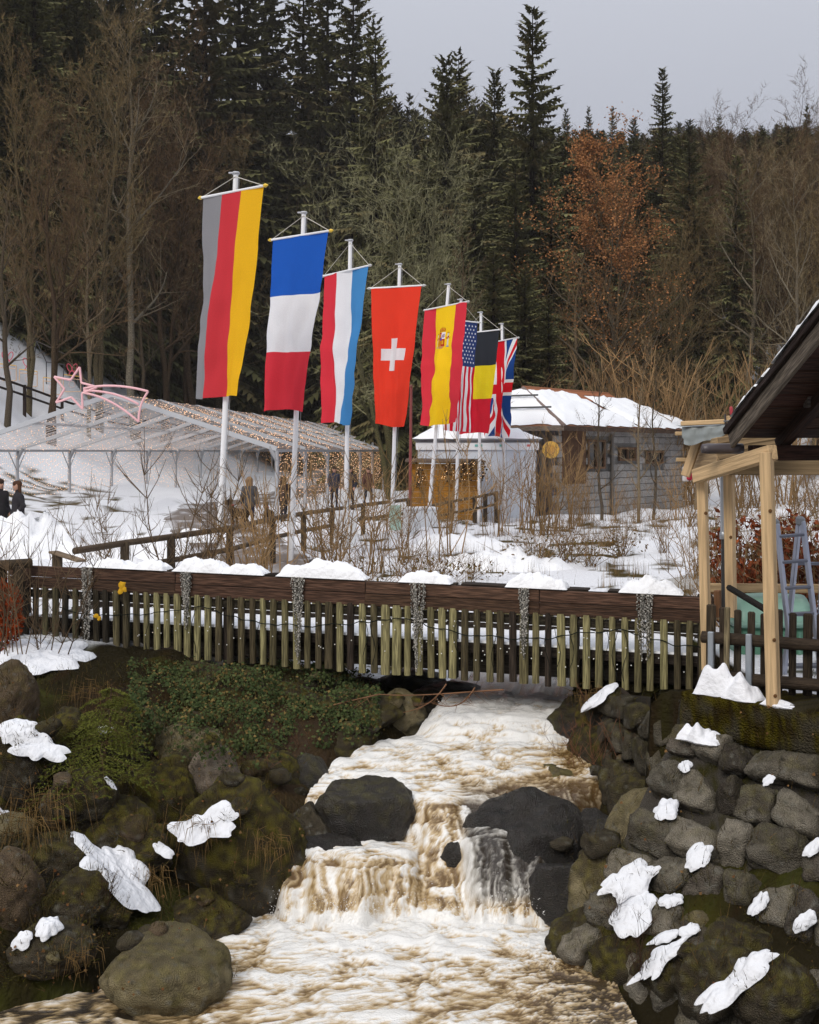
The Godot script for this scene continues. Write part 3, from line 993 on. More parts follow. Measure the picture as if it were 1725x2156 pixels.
func build_bridge() -> void:
	var o := thing("footbridge", "weathered wooden footbridge with picket railings over the stream", "footbridge", BP(4, 0.8, -0.8))
	var dark := Color(0.14, 0.078, 0.05)
	var black := Color(0.036, 0.028, 0.021)
	# two boards make each top rail, butted over the posts
	var joints := [-0.1, 2.05, 4.3, 6.2, 7.95]
	for side in 2:
		var v := 0.0 if side == 0 else 1.65
		var low := 0.0 if side == 0 else -0.18
		for k in joints.size() - 1:
			var a: float = joints[k] + 0.004
			var b: float = joints[k + 1] - 0.004
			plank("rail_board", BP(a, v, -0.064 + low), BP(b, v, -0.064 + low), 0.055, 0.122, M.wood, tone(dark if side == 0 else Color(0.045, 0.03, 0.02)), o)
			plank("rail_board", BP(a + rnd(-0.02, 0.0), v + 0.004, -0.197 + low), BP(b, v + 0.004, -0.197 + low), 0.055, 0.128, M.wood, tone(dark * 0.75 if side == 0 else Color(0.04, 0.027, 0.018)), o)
		plank("lower_rail", BP(-0.05, v + 0.045, -0.33), BP(7.95, v + 0.045, -0.33), 0.05, 0.09, M.wood, black * 1.3, o)
		for k in 7:
			var u := 0.05 + k * 1.3
			plank("post", BP(u, v + 0.1, -1.0), BP(u, v + 0.1, (-0.02 if k % 2 else 0.02) + low), 0.09, 0.1, M.wood, tone(black * 1.6), o, Vector3(0.96, 0, 0.26))
	# pickets, each a half-round slat cut and weathered its own way
	for side in 2:
		var u := 0.12
		var k := 0
		while u < 7.86:
			var bottom := -0.97 + rnd(-0.02, 0.015) - 0.02 * u / 8.0
			if side == 1:
				bottom = -0.8
			var pale := rng.randf()
			var c := Color(0.12, 0.095, 0.052).lerp(Color(0.42, 0.375, 0.18), ss(0.2, 0.85, pale))
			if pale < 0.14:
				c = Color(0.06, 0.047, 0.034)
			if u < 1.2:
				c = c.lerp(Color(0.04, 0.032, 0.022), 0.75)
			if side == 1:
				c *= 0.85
			var wd := rnd(0.066, 0.08) * (1.0 if rng.randf() > 0.1 else 1.25)
			var lean := rnd(-0.008, 0.008)
			var v := -0.012 if side == 0 else 1.7
			var a := BP(u, v, -0.24 + (0.0 if side == 0 else -0.16))
			var b := BP(u + lean, v + rnd(-0.006, 0.006), bottom)
			var s := Shape.new()
			var off := rnd(-9, 9)
			var hl := (b - a).length() / 2
			var prof := [Vector2(-0.5, -0.5), Vector2(0.5, -0.5), Vector2(0.46, 0.08), Vector2(0.26, 0.42), Vector2(-0.26, 0.42), Vector2(-0.46, 0.08)]
			var ring := [[], []]
			for e in 2:
				for q in prof:
					ring[e].append(Vector3(off + (hl if e else -hl), q.y * 0.05, q.x * wd + off))
			for q in 6:
				s.face([ring[0][q], ring[0][(q + 1) % 6], ring[1][(q + 1) % 6], ring[1][q]], Vector3(off, 0, off), c)
			for e in 2:
				s.face(ring[e], Vector3(off, 0, off), c)
			var t := frame(a, b, Vector3(-0.26, 0, 0.96))
			t.origin -= t.basis * Vector3(off, 0, off)
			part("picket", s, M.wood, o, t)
			u += rnd(0.121, 0.136)
			k += 1
	# deck planks, beams under them, and the edge boards whose tops hold a line of snow
	var u := 0.0
	while u < 7.85:
		plank("deck_plank", BP(u + 0.07, 0.14, -0.69), BP(u + 0.07, 1.6, -0.69), 0.135, 0.045, M.wood, tone(Color(0.06, 0.05, 0.038)), o)
		u += 0.145
	for v in [0.1, 1.62]:
		plank("edge_board", BP(-0.1, v, -0.66), BP(7.95, v, -0.66), 0.06, 0.11, M.wood, black * 1.4, o)
		plank("beam", BP(-0.3, v + 0.16, -0.83), BP(8.1, v + 0.16, -0.83), 0.14, 0.22, M.wood, black, o)
	for q in [[0.9, 2.0], [2.95, 4.4], [5.35, 6.9], [3.05, 3.7], [6.9, 7.7]]:
		plank("cap_board", BP(q[0], 0.12, 0.012), BP(q[1] - 0.2, 0.12, 0.012), 0.2, 0.022, M.wood, black * 1.2, o)
	# struts below the two ends
	plank("strut", D(1300, 1455, 12.55), D(1395, 1535, 12.3), 0.1, 0.09, M.wood, black * 1.8, o)
	plank("strut", D(230, 1392, 14.2), D(380, 1388, 13.9), 0.2, 0.05, M.wood, black * 1.4, o)
	# a dark cable with small lights wound along the pickets
	var cable := thing("light_cable", "thin dark cable of small white lights looped along the bridge pickets", "light cable", BP(4, 0, -0.4))
	var s := Shape.new()
	var pts := []
	for k in 240:
		var t := 0.6 + k * 0.0305
		pts.append(BP(t, -0.06 + 0.02 * sin(k * 0.9), -0.36 - 0.16 * absf(sin(t * 1.35)) - 0.03 * noise_b.get_noise_2d(t * 3.0, 1)))
	var rr := []
	for k in pts.size():
		rr.append(0.0055)
	s.tube(pts, rr, 4, Color(0.012, 0.016, 0.014))
	for k in 14:
		var w := rnd(0.8, 7.4)
		var drop := []
		var r2 := []
		for q in 7:
			drop.append(BP(w + 0.03 * sin(q + k), -0.055, -0.38 - 0.085 * q))
			r2.append(0.004)
		s.tube(drop, r2, 3, Color(0.012, 0.016, 0.014))
	part("wire", s, M.matt, cable)
	var bulb := Shape.new()
	for k in 110:
		var t := rnd(0.7, 7.7)
		bulb.add(bead(0.0085, Color(0.8, 0.8, 0.76)), Transform3D(Basis(), BP(t, -0.075, -0.36 - rnd(0.0, 0.42))))
	part("small_lights", bulb, M.tubing, cable).set_meta("kind", "stuff")
	# six curtains of frosted lights hang over the rail
	var hang := [[190, 1202, 180, 24, "hanging bundle of frosted lights at the dark end of the bridge rail"], [398, 1206, 118, 22, "short hanging bundle of frosted lights right of the yellow leaves"], [633, 1214, 182, 27, "long hanging bundle of frosted lights second before the middle of the rail"], [885, 1228, 190, 32, "wide ragged bundle of frosted lights at the middle of the bridge rail"], [1110, 1238, 150, 25, "hanging bundle of frosted lights above the chute of water"], [1357, 1244, 135, 31, "hanging bundle of frosted lights closest to the timber posts"]]
	for q in hang:
		var u0: float = BU(q[0])
		var sc: float = BP(u0, 0, 0).length() / LENS
		var at := BP(u0, -0.05, 0.0)
		var g := thing("light_bundle", q[4], "light bundle", at, "light bundles hung on the bridge")
		var wire := Shape.new()
		var beads := Shape.new()
		var wide: float = q[3] * sc
		for k in 13:
			var long: float = q[2] * sc * (rnd(0.3, 0.75) if k > 4 else rnd(0.7, 1.0))
			var x := u0 + rnd(-0.5, 0.5) * wide
			var line := []
			var rad := []
			var n := 9
			for i in n:
				var f := float(i) / (n - 1)
				line.append(BP(lerpf(x, u0 + (x - u0) * 0.45, f) + rnd(-0.008, 0.008), -0.055 - rnd(0, 0.02), 0.012 - f * long))
				rad.append(0.0035)
			line.push_front(BP(x, 0.05, 0.012))
			rad.append(0.0035)
			wire.tube(line, rad, 3, Color(0.1, 0.1, 0.09))
			var m := int(long / 0.0135)
			for i in m:
				var f := float(i) / m
				var p: Vector3 = line[1 + int(f * (n - 1))].lerp(line[mini(n, 2 + int(f * (n - 1)))], fmod(f * (n - 1), 1.0))
				beads.add(bead(rnd(0.006, 0.0125), tone(Color(0.36, 0.34, 0.3), 0.6)), Transform3D(Basis(Vector3(rnd(-1, 1), 1, rnd(-1, 1)).normalized(), rnd(0, 6)), p + Vector3(rnd(-0.014, 0.014), 0, rnd(-0.016, 0.02))))
		part("wire", wire, M.matt, g)
		part("frosted_lights", beads, M.tubing, g).set_meta("kind", "stuff")
	# a few yellow leaves caught on the pickets
	var lf := thing("yellow_leaf_sprig", "sprig of yellow leaves caught under the bridge rail", "leaves", BP(BU(258), -0.06, -0.2))
	for q in [[258, 1232, 15], [254, 1244, 13], [262, 1241, 12], [203, 1297, 11], [210, 1302, 9]]:
		var sh := Shape.new()
		var c := D(q[0], q[1], 14.05)
		var r: float = q[2] / LENS * 14.0 * 0.6
		var hub := sh.point(c + Vector3(0, 0, 0.015), Color(0.7, 0.42, 0.03))
		for k in 9:
			sh.point(c + Vector3(cos(TAU * k / 9) * r * rnd(0.6, 1.1), sin(TAU * k / 9) * r * rnd(0.7, 1.1), rnd(-0.01, 0.01)), Color(0.66, 0.36, 0.03))
		for k in 9:
			sh.tri(hub, hub + 1 + k, hub + 1 + (k + 1) % 9)
		part("leaf", sh, M.leaf, lf)

func BU(x: float) -> float:  # the place along the rail at a surveyed bearing
	var best := 0.0
	var miss := 1e9
	for k in 400:
		var p := BP(k * 0.02, 0, 0)
		var e := absf(862.5 + p.x / -p.z * LENS - x)
		if e < miss:
			miss = e
			best = k * 0.02
	return best

func bead(r: float, col: Color) -> Shape:
	var s := Shape.new()
	for p in [Vector3.UP, Vector3.RIGHT, Vector3.BACK, Vector3.LEFT, Vector3.FORWARD, Vector3.DOWN]:
		s.point(p * r, col)
	for k in 4:
		s.tri(0, 1 + (k + 1) % 4, 1 + k)
		s.tri(5, 1 + k, 1 + (k + 1) % 4)
	return s


# ---------------------------------------------------------------- flags
func cloth_point(q: Array, u: float, v: float, seed_: float) -> Vector3:
	var p: Vector3 = q[0].lerp(q[1], u).lerp(q[2].lerp(q[3], u), v)
	var nn: Vector3 = (q[1] - q[0]).cross(q[2] - q[0]).normalized()
	var w: float = (q[1] - q[0]).length()
	var a := w * (0.01 + 0.034 * ss(0.0, 0.6, v))
	p += nn * a * (sin(u * 7.0 + v * 2.2 + seed_) + 0.3 * sin(u * 24.0 + v * 5.0 * sin(seed_) + seed_) * ss(0.1, 0.5, v) + 0.55 * sin(u * 13.0 - v * 1.3 + seed_ * 2.0) + 0.6 * noise_b.get_noise_2d(u * 3.0 + seed_ * 9.0, v * 4.0))
	p += (q[1] - q[0]) * 0.02 * noise_b.get_noise_2d(seed_ * 5.0, v * 3.0) * ss(0.0, 0.3, v)
	p.y -= w * 0.02 * sin(u * 5.0 + seed_) * ss(0.7, 1.0, v)
	return p

func cloth(q: Array, u0: float, u1: float, v0: float, v1: float, seed_: float, col: Color, proud := 0.0) -> Shape:
	var s := Shape.new()
	var nu := maxi(3, int(26 * (u1 - u0)))
	var nv := maxi(4, int(40 * (v1 - v0)))
	var nn: Vector3 = (q[1] - q[0]).cross(q[2] - q[0]).normalized()
	for j in nv + 1:
		for i in nu + 1:
			var u := lerpf(u0, u1, float(i) / nu)
			var v := lerpf(v0, v1, float(j) / nv)
			s.point(cloth_point(q, u, v, seed_) - nn * proud, col)
			s.uv.append(Vector2((u - u0) / (u1 - u0), (v - v0) / (v1 - v0)))
	for j in nv:
		for i in nu:
			var a := j * (nu + 1) + i
			s.quad(a, a + nu + 1, a + nu + 2, a + 1)
	return s

func picture_mat(im: Image) -> StandardMaterial3D:
	var m := StandardMaterial3D.new()
	m.albedo_texture = ImageTexture.create_from_image(im)
	m.roughness = 0.85
	m.metallic_specular = 0.1
	m.backlight_enabled = true
	m.backlight = Color(0.75, 0.75, 0.75)
	return m

func union_flag() -> Image:  # hung upright: the length of the flag runs down
	var im := Image.create(180, 360, false, Image.FORMAT_RGB8)
	var blue := Color(0.13, 0.28, 0.55)
	var red := Color(0.86, 0.12, 0.17)
	for y in 360:
		for x in 180:
			var p := Vector2((y + 0.5) / 6.0 - 30.0, 15.0 - (x + 0.5) / 6.0)
			var c := blue
			for sg in [1.0, -1.0]:
				var n := Vector2(15.0, -30.0 * sg).normalized()
				var k := p.dot(n)
				if absf(k) < 3.0:
					c = Color(0.95, 0.95, 0.96)
			for sg in [1.0, -1.0]:
				var n := Vector2(15.0, -30.0 * sg).normalized()
				var k := p.dot(n) * (1.0 if p.x > 0 else -1.0)
				if k > -2.0 and k < 0.0:
					c = red
			if absf(p.x) < 5.0 or absf(p.y) < 5.0:
				c = Color(0.95, 0.95, 0.96)
			if absf(p.x) < 3.0 or absf(p.y) < 3.0:
				c = red
			im.set_pixel(x, y, c)
	return im

func starred_flag() -> Image:
	var im := Image.create(260, 640, false, Image.FORMAT_RGB8)
	for y in 640:
		for x in 260:
			var c := Color(0.85, 0.1, 0.2) if int(x / 20.0) % 2 == 0 else Color(0.95, 0.95, 0.96)
			if y < 260:
				c = c if x < 120 else Color(0.2, 0.27, 0.47)
			im.set_pixel(x, y, c)
	for row in 9:
		for k in (6 if row % 2 == 0 else 5):
			var cx := 14.0 + row * 14.0
			var cy := 24.0 + k * 42.0 + (0.0 if row % 2 == 0 else 21.0)
			for dy in range(-8, 9):
				for dx in range(-8, 9):
					var a := atan2(dx, -dy)
					var r := Vector2(dx, dy).length()
					var w := absf(fmod(a + TAU * 2.0, TAU / 5.0) - TAU / 10.0) / (TAU / 10.0)
					if r < lerpf(3.0, 7.0, w):
						im.set_pixel(clampi(int(cx) + dx, 0, 139) + 120, clampi(int(cy) + dy, 0, 259), Color(0.95, 0.95, 0.96))
	return im

func arms_stripe() -> Image:  # the yellow stripe with its coat of arms
	var im := Image.create(220, 800, false, Image.FORMAT_RGB8)
	im.fill(Color(0.98, 0.8, 0.14))
	var red := Color(0.72, 0.2, 0.14)
	var put := func(x: int, y: int, w: int, h: int, c: Color): im.fill_rect(Rect2i(x, y, w, h), c)
	for sx in [40, 166]:  # the two columns, their caps and the ribbons round them
		put.call(sx, 190, 14, 84, Color(0.82, 0.8, 0.74))
		put.call(sx - 4, 182, 22, 8, Color(0.75, 0.55, 0.15))
		put.call(sx - 6, 274, 26, 8, Color(0.55, 0.6, 0.7))
		for k in 24:
			put.call(sx - 8 + k, 214 + int(8.0 * sin(k * 0.3)), 4, 9, red)
	put.call(76, 180, 35, 46, red)
	put.call(84, 190, 18, 28, Color(0.85, 0.65, 0.15))
	put.call(111, 180, 35, 46, Color(0.92, 0.9, 0.9))
	for k in 20:
		put.call(116 + int(k * 1.2), 190 + int(13 + 11 * sin(k * 0.7)), 5, 5, Color(0.45, 0.2, 0.45))
	for k in 7:
		put.call(76 + k * 5, 226, 5, 48, red if k % 2 else Color(0.92, 0.7, 0.12))
	put.call(111, 226, 35, 48, red)
	put.call(119, 236, 18, 26, Color(0.86, 0.62, 0.15))
	for k in 18:
		put.call(76 + k, 274 + k, 70 - 2 * k, 1, Color(0.8, 0.55, 0.35))
	put.call(103, 216, 16, 20, Color(0.25, 0.3, 0.62))
	for k in 5:  # the crown
		put.call(80 + k * 14, 146 + int(absf(k - 2) * 5), 9, 22, red)
		put.call(82 + k * 14, 140 + int(absf(k - 2) * 5), 5, 7, Color(0.75, 0.55, 0.12))
	put.call(78, 166, 66, 10, Color(0.75, 0.5, 0.1))
	return im

func build_flags() -> void:
	var white := Color(0.8, 0.8, 0.81)
	# pole top, foot bearing, distance, bar left, bar right, cloth bottom left, bottom right
	var list := [
		["black red and gold banner faded to grey, largest and first in the row", 497, 367, 458, 24.5, 425, 416, 556, 391, 409, 837, 498, 836],
		["upright blue white and red banner second in the row of flags", 640, 450, 612, 27.5, 572, 505, 694, 486, 556, 863, 641, 866],
		["red white and light blue upright banner beside the plain red one", 738, 508, 727, 32.0, 682, 581, 778, 559, 683, 892, 739, 892],
		["plain red banner with a white cross", 842, 558, 824, 36.5, 780, 607, 890, 601, 789, 894, 850, 898],
		["red and yellow banner with a coat of arms", 945, 600, 900, 40.5, 895, 653, 985, 635, 882, 896, 958, 891],
		["banner with white stars on blue above red and white stripes", 971, 632, 960, 44.0, 934, 672, 1008, 679, 937, 904, 996, 913],
		["black yellow and red banner behind the starred one", 1013, 659, 1008, 46.2, 973, 703, 1053, 694, 972, 913, 1036, 912],
		["banner with red and white crosses on blue, last in the row", 1057, 683, 1063, 48.5, 1019, 724, 1091, 711, 1024, 921, 1072, 919],
	]
	var k := 0
	for q in list:
		var d: float = q[4]
		var foot := D(q[3], 950, d)
		foot.y = ground_y(foot.x, d) - 0.1
		var topp := D(q[1], q[2], d)
		var order: String = ["first", "second", "third", "fourth", "fifth", "sixth", "seventh", "last"][k]
		var carried: String = ["the faded black red and gold banner", "the blue white and red banner", "the red white and light blue banner", "the red banner with a white cross", "the banner with the coat of arms", "the starred and striped banner", "the black yellow and red banner", "the banner of red and white crosses"][k]
		var pole := thing("flagpole", "white metal flagpole, %s in the row, carrying %s" % [order, carried], "flagpole", foot, "flagpoles along the path")
		var s := Shape.new()
		var line := []
		var rad := []
		for i in 12:
			line.append(foot.lerp(topp, i / 11.0))
			rad.append(lerpf(0.062, 0.05, i / 11.0))
		s.tube(line, rad, 14, white)
		part("shaft", s, M.paint, pole)
		var cap := Shape.new()
		cap.tube([topp, topp + Vector3(0, 0.03, 0), topp + Vector3(0, 0.05, 0)], [0.075, 0.08, 0.06], 14, Color(0.45, 0.46, 0.48))
		part("cap", cap, M.paint, pole)
		var arm := Shape.new()
		arm.box(Transform3D(Basis(), topp + Vector3(-0.06, 0.02, 0.03)), Vector3(0.16, 0.03, 0.05), 0.008, Color(0.5, 0.5, 0.52))
		part("pulley_arm", arm, M.paint, pole)
		var halyard := Shape.new()
		var hp := []
		var hr := []
		for i in 20:
			var f := i / 19.0
			hp.append(foot.lerp(topp, 0.12 + f * 0.87) + Vector3(0.075 + 0.03 * sin(f * PI) * (1.0 if k % 2 else 0.4), 0, 0.05))
			hr.append(0.006)
		halyard.tube(hp, hr, 4, Color(0.3, 0.3, 0.3))
		part("halyard", halyard, M.matt, pole)
		# the banner: its bar is level, so that the higher end is the closer one
		var delta: float = (q[6] - q[8]) / (950.0 - q[6]) * 0.5
		var front := 0.12
		var tl := D(q[5], q[6], (d - front) * (1.0 + delta))
		var tr := D(q[7], q[8], (d - front) * (1.0 - delta))
		var bl := D(q[9], q[10], (d - front) * (1.0 + delta * 0.8))
		var br := D(q[11], q[12], (d - front) * (1.0 - delta * 0.8))
		var f := thing("flag", q[0], "flag", (tl + tr) / 2, "banners on the row of flagpoles")
		var bar := Shape.new()
		bar.tube([tl, tr], [0.026, 0.026], 8, white)
		part("crossbar", bar, M.paint, f)
		var gold := Color(0.75, 0.5, 0.04) if k < 2 else Color(0.5, 0.5, 0.48)
		for e in 2:
			var p: Vector3 = tr if e else tl
			var dir: Vector3 = (tr - tl).normalized() * (1.0 if e else -1.0)
			var fin := Shape.new()
			fin.tube([p, p + dir * 0.04, p + dir * 0.11], [0.03, 0.042, 0.012], 8, gold)
			part("finial", fin, M.paint, f)
			var cord := Shape.new()
			cord.tube([p, topp + Vector3(0, -0.06, 0.07)], [0.009, 0.009], 4, Color(0.55, 0.52, 0.45))
			part("cord", cord, M.matt, f)
		var hang := (tr - tl).normalized() * 0.03
		tl += hang
		tr -= hang
		var c := [tl, tr, bl, br]
		var red := Color(0.72, 0.045, 0.065)
		var wh := Color(0.84, 0.84, 0.86)
		var gaps := []
		match k:
			0: gaps = [[0.0, 0.335, 0.0, 1.0, Color(0.27, 0.265, 0.275)], [0.335, 0.66, 0.0, 1.0, Color(0.62, 0.05, 0.06)], [0.66, 1.0, 0.0, 1.0, Color(0.86, 0.47, 0.02)]]
			1: gaps = [[0.0, 1.0, 0.0, 0.34, Color(0.02, 0.11, 0.5)], [0.0, 1.0, 0.34, 0.665, wh], [0.0, 1.0, 0.665, 1.0, red]]
			2: gaps = [[0.0, 0.31, 0.0, 1.0, red], [0.31, 0.62, 0.0, 1.0, wh], [0.62, 1.0, 0.0, 1.0, Color(0.07, 0.26, 0.56)]]
			3: gaps = [[0.0, 1.0, 0.0, 1.0, Color(0.82, 0.055, 0.03)]]
			4: gaps = [[0.0, 0.25, 0.0, 1.0, red], [0.75, 1.0, 0.0, 1.0, red]]
			6: gaps = [[0.0, 1.0, 0.0, 0.335, Color(0.035, 0.037, 0.045)], [0.0, 1.0, 0.335, 0.66, Color(0.85, 0.66, 0.02)], [0.0, 1.0, 0.66, 1.0, Color(0.66, 0.02, 0.04)]]
		var seed_ := 1.3 * k + 0.6
		for g in gaps:
			part("stripe" if gaps.size() > 1 else "cloth", cloth(c, g[0], g[1], g[2], g[3], seed_, g[4]), M.cloth, f)
		if k == 3:
			part("cross_bar", cloth(c, 0.2, 0.82, 0.445, 0.53, seed_, wh, 0.006), M.cloth, f)
			part("cross_upright", cloth(c, 0.42, 0.6, 0.37, 0.605, seed_, wh, 0.009), M.cloth, f)
		if k == 4:
			part("stripe", cloth(c, 0.25, 0.75, 0.0, 1.0, seed_, wh), picture_mat(arms_stripe()), f)
		if k == 5:
			part("cloth", cloth(c, 0.0, 1.0, 0.0, 1.0, seed_, wh), picture_mat(starred_flag()), f)
		if k == 7:
			part("cloth", cloth(c, 0.0, 1.0, 0.0, 1.0, seed_, wh), picture_mat(union_flag()), f)
		k += 1


# ---------------------------------------------------------------- the tunnel of lights
const LONG := 60.0
func TP(u: float, w: float, y: float) -> Vector3:  # along the tunnel, from its near side to its hill side, height
	var n := sqrt(1.0 + 0.084 * 0.084)
	var x := -4.72 + (0.084 * u - w) / n
	var d := 44.0 + (u + 0.084 * w) / n
	return Vector3(x, 1.42 + y, -d)

func roof_y(w: float) -> float:
	return 2.62 + 2.0 * (1.0 - absf(w - 6.0) / 6.0)

func build_tunnel() -> void:
	var o := thing("light_tunnel", "long grey metal tent frame hung with strings of fairy lights", "light tunnel", TP(30, 6, 0))
	var grey := Color(0.4, 0.41, 0.43)
	for k in 11:
		var u := k * 6.0
		for w in [0.0, 12.0]:
			rod("post", TP(u, w, -0.1), TP(u, w, 2.6), 0.075, M.paint, grey, o, 4)
			rod("gusset", TP(u, w, 2.25), TP(u, absf(w - 0.25), 2.75), 0.09, M.paint, grey * 0.8, o, 4)
			for sg in [-1.0, 1.0]:
				rod("brace", TP(u, w, 1.75), TP(clampf(u + sg * 0.9, 0, LONG), w, 2.58), 0.02, M.paint, grey * 0.5, o, 5)
			plank("rafter", TP(u, w, 2.66), TP(u, 6.0, 4.62), 0.11, 0.17, M.paint, grey * (1.1 if k == 0 else 0.95), o)
	for w in [0.0, 3.0, 6.0, 9.0, 12.0]:
		plank("purlin", TP(0, w, roof_y(w) - 0.02), TP(LONG, w, roof_y(w) - 0.02), 0.08, 0.1, M.paint, grey * 0.85, o)
	# strings of lights: down the slopes of the roof and down the two long sides
	var wire := Shape.new()
	var where := []
	var tints := []
	var warm := [Color(1.0, 0.82, 0.66), Color(0.95, 0.66, 0.48), Color(1.0, 0.92, 0.85), Color(0.6, 0.36, 0.26)]
	var u := 0.12
	while u < LONG:
		for half in 2:
			var w0 := 0.0 if half == 0 else 12.0
			var ends := [TP(u, w0, 2.64), TP(u + rnd(-0.06, 0.06), lerpf(w0, 6, 0.5), 3.56 + rnd(-0.07, 0.0)), TP(u, 6.0, 4.66)]
			wire.tube(ends, [0.007, 0.007, 0.007], 3, Color(0.62, 0.58, 0.57) if half else Color(0.2, 0.17, 0.16), Color(-1, 0, 0), false)
			var n := 17 if u < 30 else 11
			for i in n:
				var f := (i + rng.randf()) / n
				var p: Vector3 = ends[0].lerp(ends[2], f) + Vector3(rnd(-0.02, 0.02), rnd(-0.06, 0.03), 0)
				where.append(Transform3D(Basis().scaled(Vector3.ONE * rnd(0.012, 0.021)), p))
				tints.append(warm[rng.randi() % 4])
		u += 0.21 if u < 34 else 0.4
	for side in 2:
		u = 0.1
		while u < LONG:
			var w := 12.0 if side else 0.0
			var lowest := rnd(0.35, 0.9) if side else rnd(0.2, 1.1)
			wire.tube([TP(u, w, 2.6), TP(u + rnd(-0.03, 0.03), w, lowest)], [0.005, 0.004], 3, Color(0.62, 0.58, 0.57) if side else Color(0.25, 0.17, 0.12), Color(-1, 0, 0), false)
			var n := 9 if side else 10
			if u > 34:
				n = 6
			for i in n:
				where.append(Transform3D(Basis().scaled(Vector3.ONE * rnd(0.013, 0.022)), TP(u + rnd(-0.02, 0.02), w + rnd(-0.03, 0.03), lerpf(2.6, lowest, (i + rng.randf()) / n))))
				tints.append(warm[rng.randi() % 4])
			u += 0.2 if u < 34 else 0.42
	part("light_strings", wire, M.matt, o).set_meta("kind", "stuff")
	scatter("string_light_bulbs", bead(1.0, Color.WHITE).mesh(), M.glow, where, tints, o)
	# the pink shooting star on the gable
	var pink := Color(0.8, 0.46, 0.48)
	var st := thing("shooting_star_light", "pink tube-light shooting star mounted above the gable of the tunnel", "light decoration", D(210, 850, 43.6))
	var star := Shape.new()
	var pts := []
	for k in 11:
		var a := TAU * k / 10.0 + 0.25
		var r := 49.0 if k % 2 == 0 else 20.0
		pts.append(D(156 + sin(a) * r, 818 - cos(a) * r * 0.95, 43.6))
	for k in 10:
		star.tube([pts[k], pts[k + 1]], [0.042, 0.042], 7, pink)
	part("star", star, M.tubing, st)
	for arc in [[[176, 818], [215, 809], [262, 810], [312, 824]], [[176, 822], [222, 822], [258, 832], [292, 851]], [[176, 827], [215, 833], [252, 852], [292, 888]], [[312, 824], [303, 840], [294, 848], [292, 888]]]:
		var line := []
		var rad := []
		for i in 13:
			var f := i / 12.0
			var p := bez(arc, f)
			line.append(D(p.x, p.y, 43.6))
			rad.append(0.042)
		var s := Shape.new()
		s.tube(line, rad, 7, pink)
		part("tail", s, M.tubing, st)
	rod("stay", D(150, 840, 43.6), D(190, 842, 43.8), 0.02, M.paint, Color(0.4, 0.4, 0.42), st)
	# outline presents and a little house up the snowy slope
	var looks := ["first outline present of yellow and pink light tubes at the edge", "outline present with a big pink bow, second up the slope", "outline present of yellow tubes without a bow below the dark house frame", "outline present half hidden by the pink shooting star"]
	var k := 0
	for q in [[16, 783, 1], [60, 795, 1], [110, 812, 0], [152, 806, 1]]:
		var d := -hit(q[0], q[1] + 26).z - 0.4
		var at := D(q[0], q[1], d)
		var foot := Vector3(at.x, ground_y(at.x, d), at.z)
		var g := thing("outline_present_light", looks[k], "light decoration", foot, "outline presents on the snowy slope")
		var sz := d * 0.0071
		var s := Shape.new()
		var cr := [[-sz, -sz], [sz, -sz * 1.0], [sz, sz * 0.7], [-sz, sz * 0.95]]
		for i in 4:
			s.tube([at + Vector3(cr[i][0], cr[i][1], 0), at + Vector3(cr[(i + 1) % 4][0], cr[(i + 1) % 4][1], 0)], [0.028, 0.028], 5, Color(0.75, 0.52, 0.35) if i != 2 else Color(0.8, 0.5, 0.1))
		s.tube([at + Vector3(-sz, sz * 0.55, 0), at + Vector3(sz, sz * 0.35, 0)], [0.024, 0.024], 5, Color(0.75, 0.52, 0.35))
		part("box_outline", s, M.tubing, g)
		var c2 := Shape.new()
		for i in 12:
			c2.tube([at + Vector3(cos(TAU * i / 12) * 0.2, sin(TAU * i / 12) * 0.2 - 0.1, 0.01), at + Vector3(cos(TAU * (i + 1) / 12) * 0.2, sin(TAU * (i + 1) / 12) * 0.2 - 0.1, 0.01)], [0.018, 0.018], 4, Color(0.75, 0.55, 0.5))
		part("ring", c2, M.tubing, g)
		if q[2]:
			for sg in [-1.0, 1.0]:
				var bow := Shape.new()
				var line := []
				var rad := []
				for i in 13:
					var a := i / 12.0 * TAU
					line.append(at + Vector3(sg * 0.3 * (1 - cos(a)) * 0.55, sz + 0.28 + 0.22 * sin(a) + 0.25 * (1 - cos(a)) * 0.5, 0))
					rad.append(0.026)
				bow.tube(line, rad, 5, Color(0.72, 0.1, 0.16))
				bow.tube([at + Vector3(0, sz + 0.3, 0), at + Vector3(sg * 0.22, sz - 0.05, 0)], [0.026, 0.026], 5, Color(0.72, 0.1, 0.16))
				part("bow_loop", bow, M.tubing, g)
		for sg in [-0.8, 0.8]:
			var base := Vector3(at.x + sg * sz, 0, at.z)
			base.y = ground_y(base.x, -base.z) - 0.1
			rod("stake", base, at + Vector3(sg * sz, -sz, 0), 0.02, M.paint, Color(0.6, 0.58, 0.55), g, 5)
		k += 1
	var hs := thing("house_outline", "dark wire outline of a little house on the snowy slope", "light decoration", hit(98, 815))
	var hd := -hs.position.z
	var hp := [[70, 775], [77, 718], [98, 762], [136, 768], [133, 800]]
	for i in hp.size() - 1:
		rod("bar", D(hp[i][0], hp[i][1], hd), D(hp[i + 1][0], hp[i + 1][1], hd), 0.035, M.paint, Color(0.05, 0.05, 0.055), hs, 5)
	rod("bar", D(98, 762, hd), D(98, 815, hd), 0.035, M.paint, Color(0.05, 0.05, 0.055), hs, 5)
	rod("bar", D(77, 718, hd), D(136, 745, hd + 1.0), 0.03, M.paint, Color(0.12, 0.1, 0.09), hs, 5)

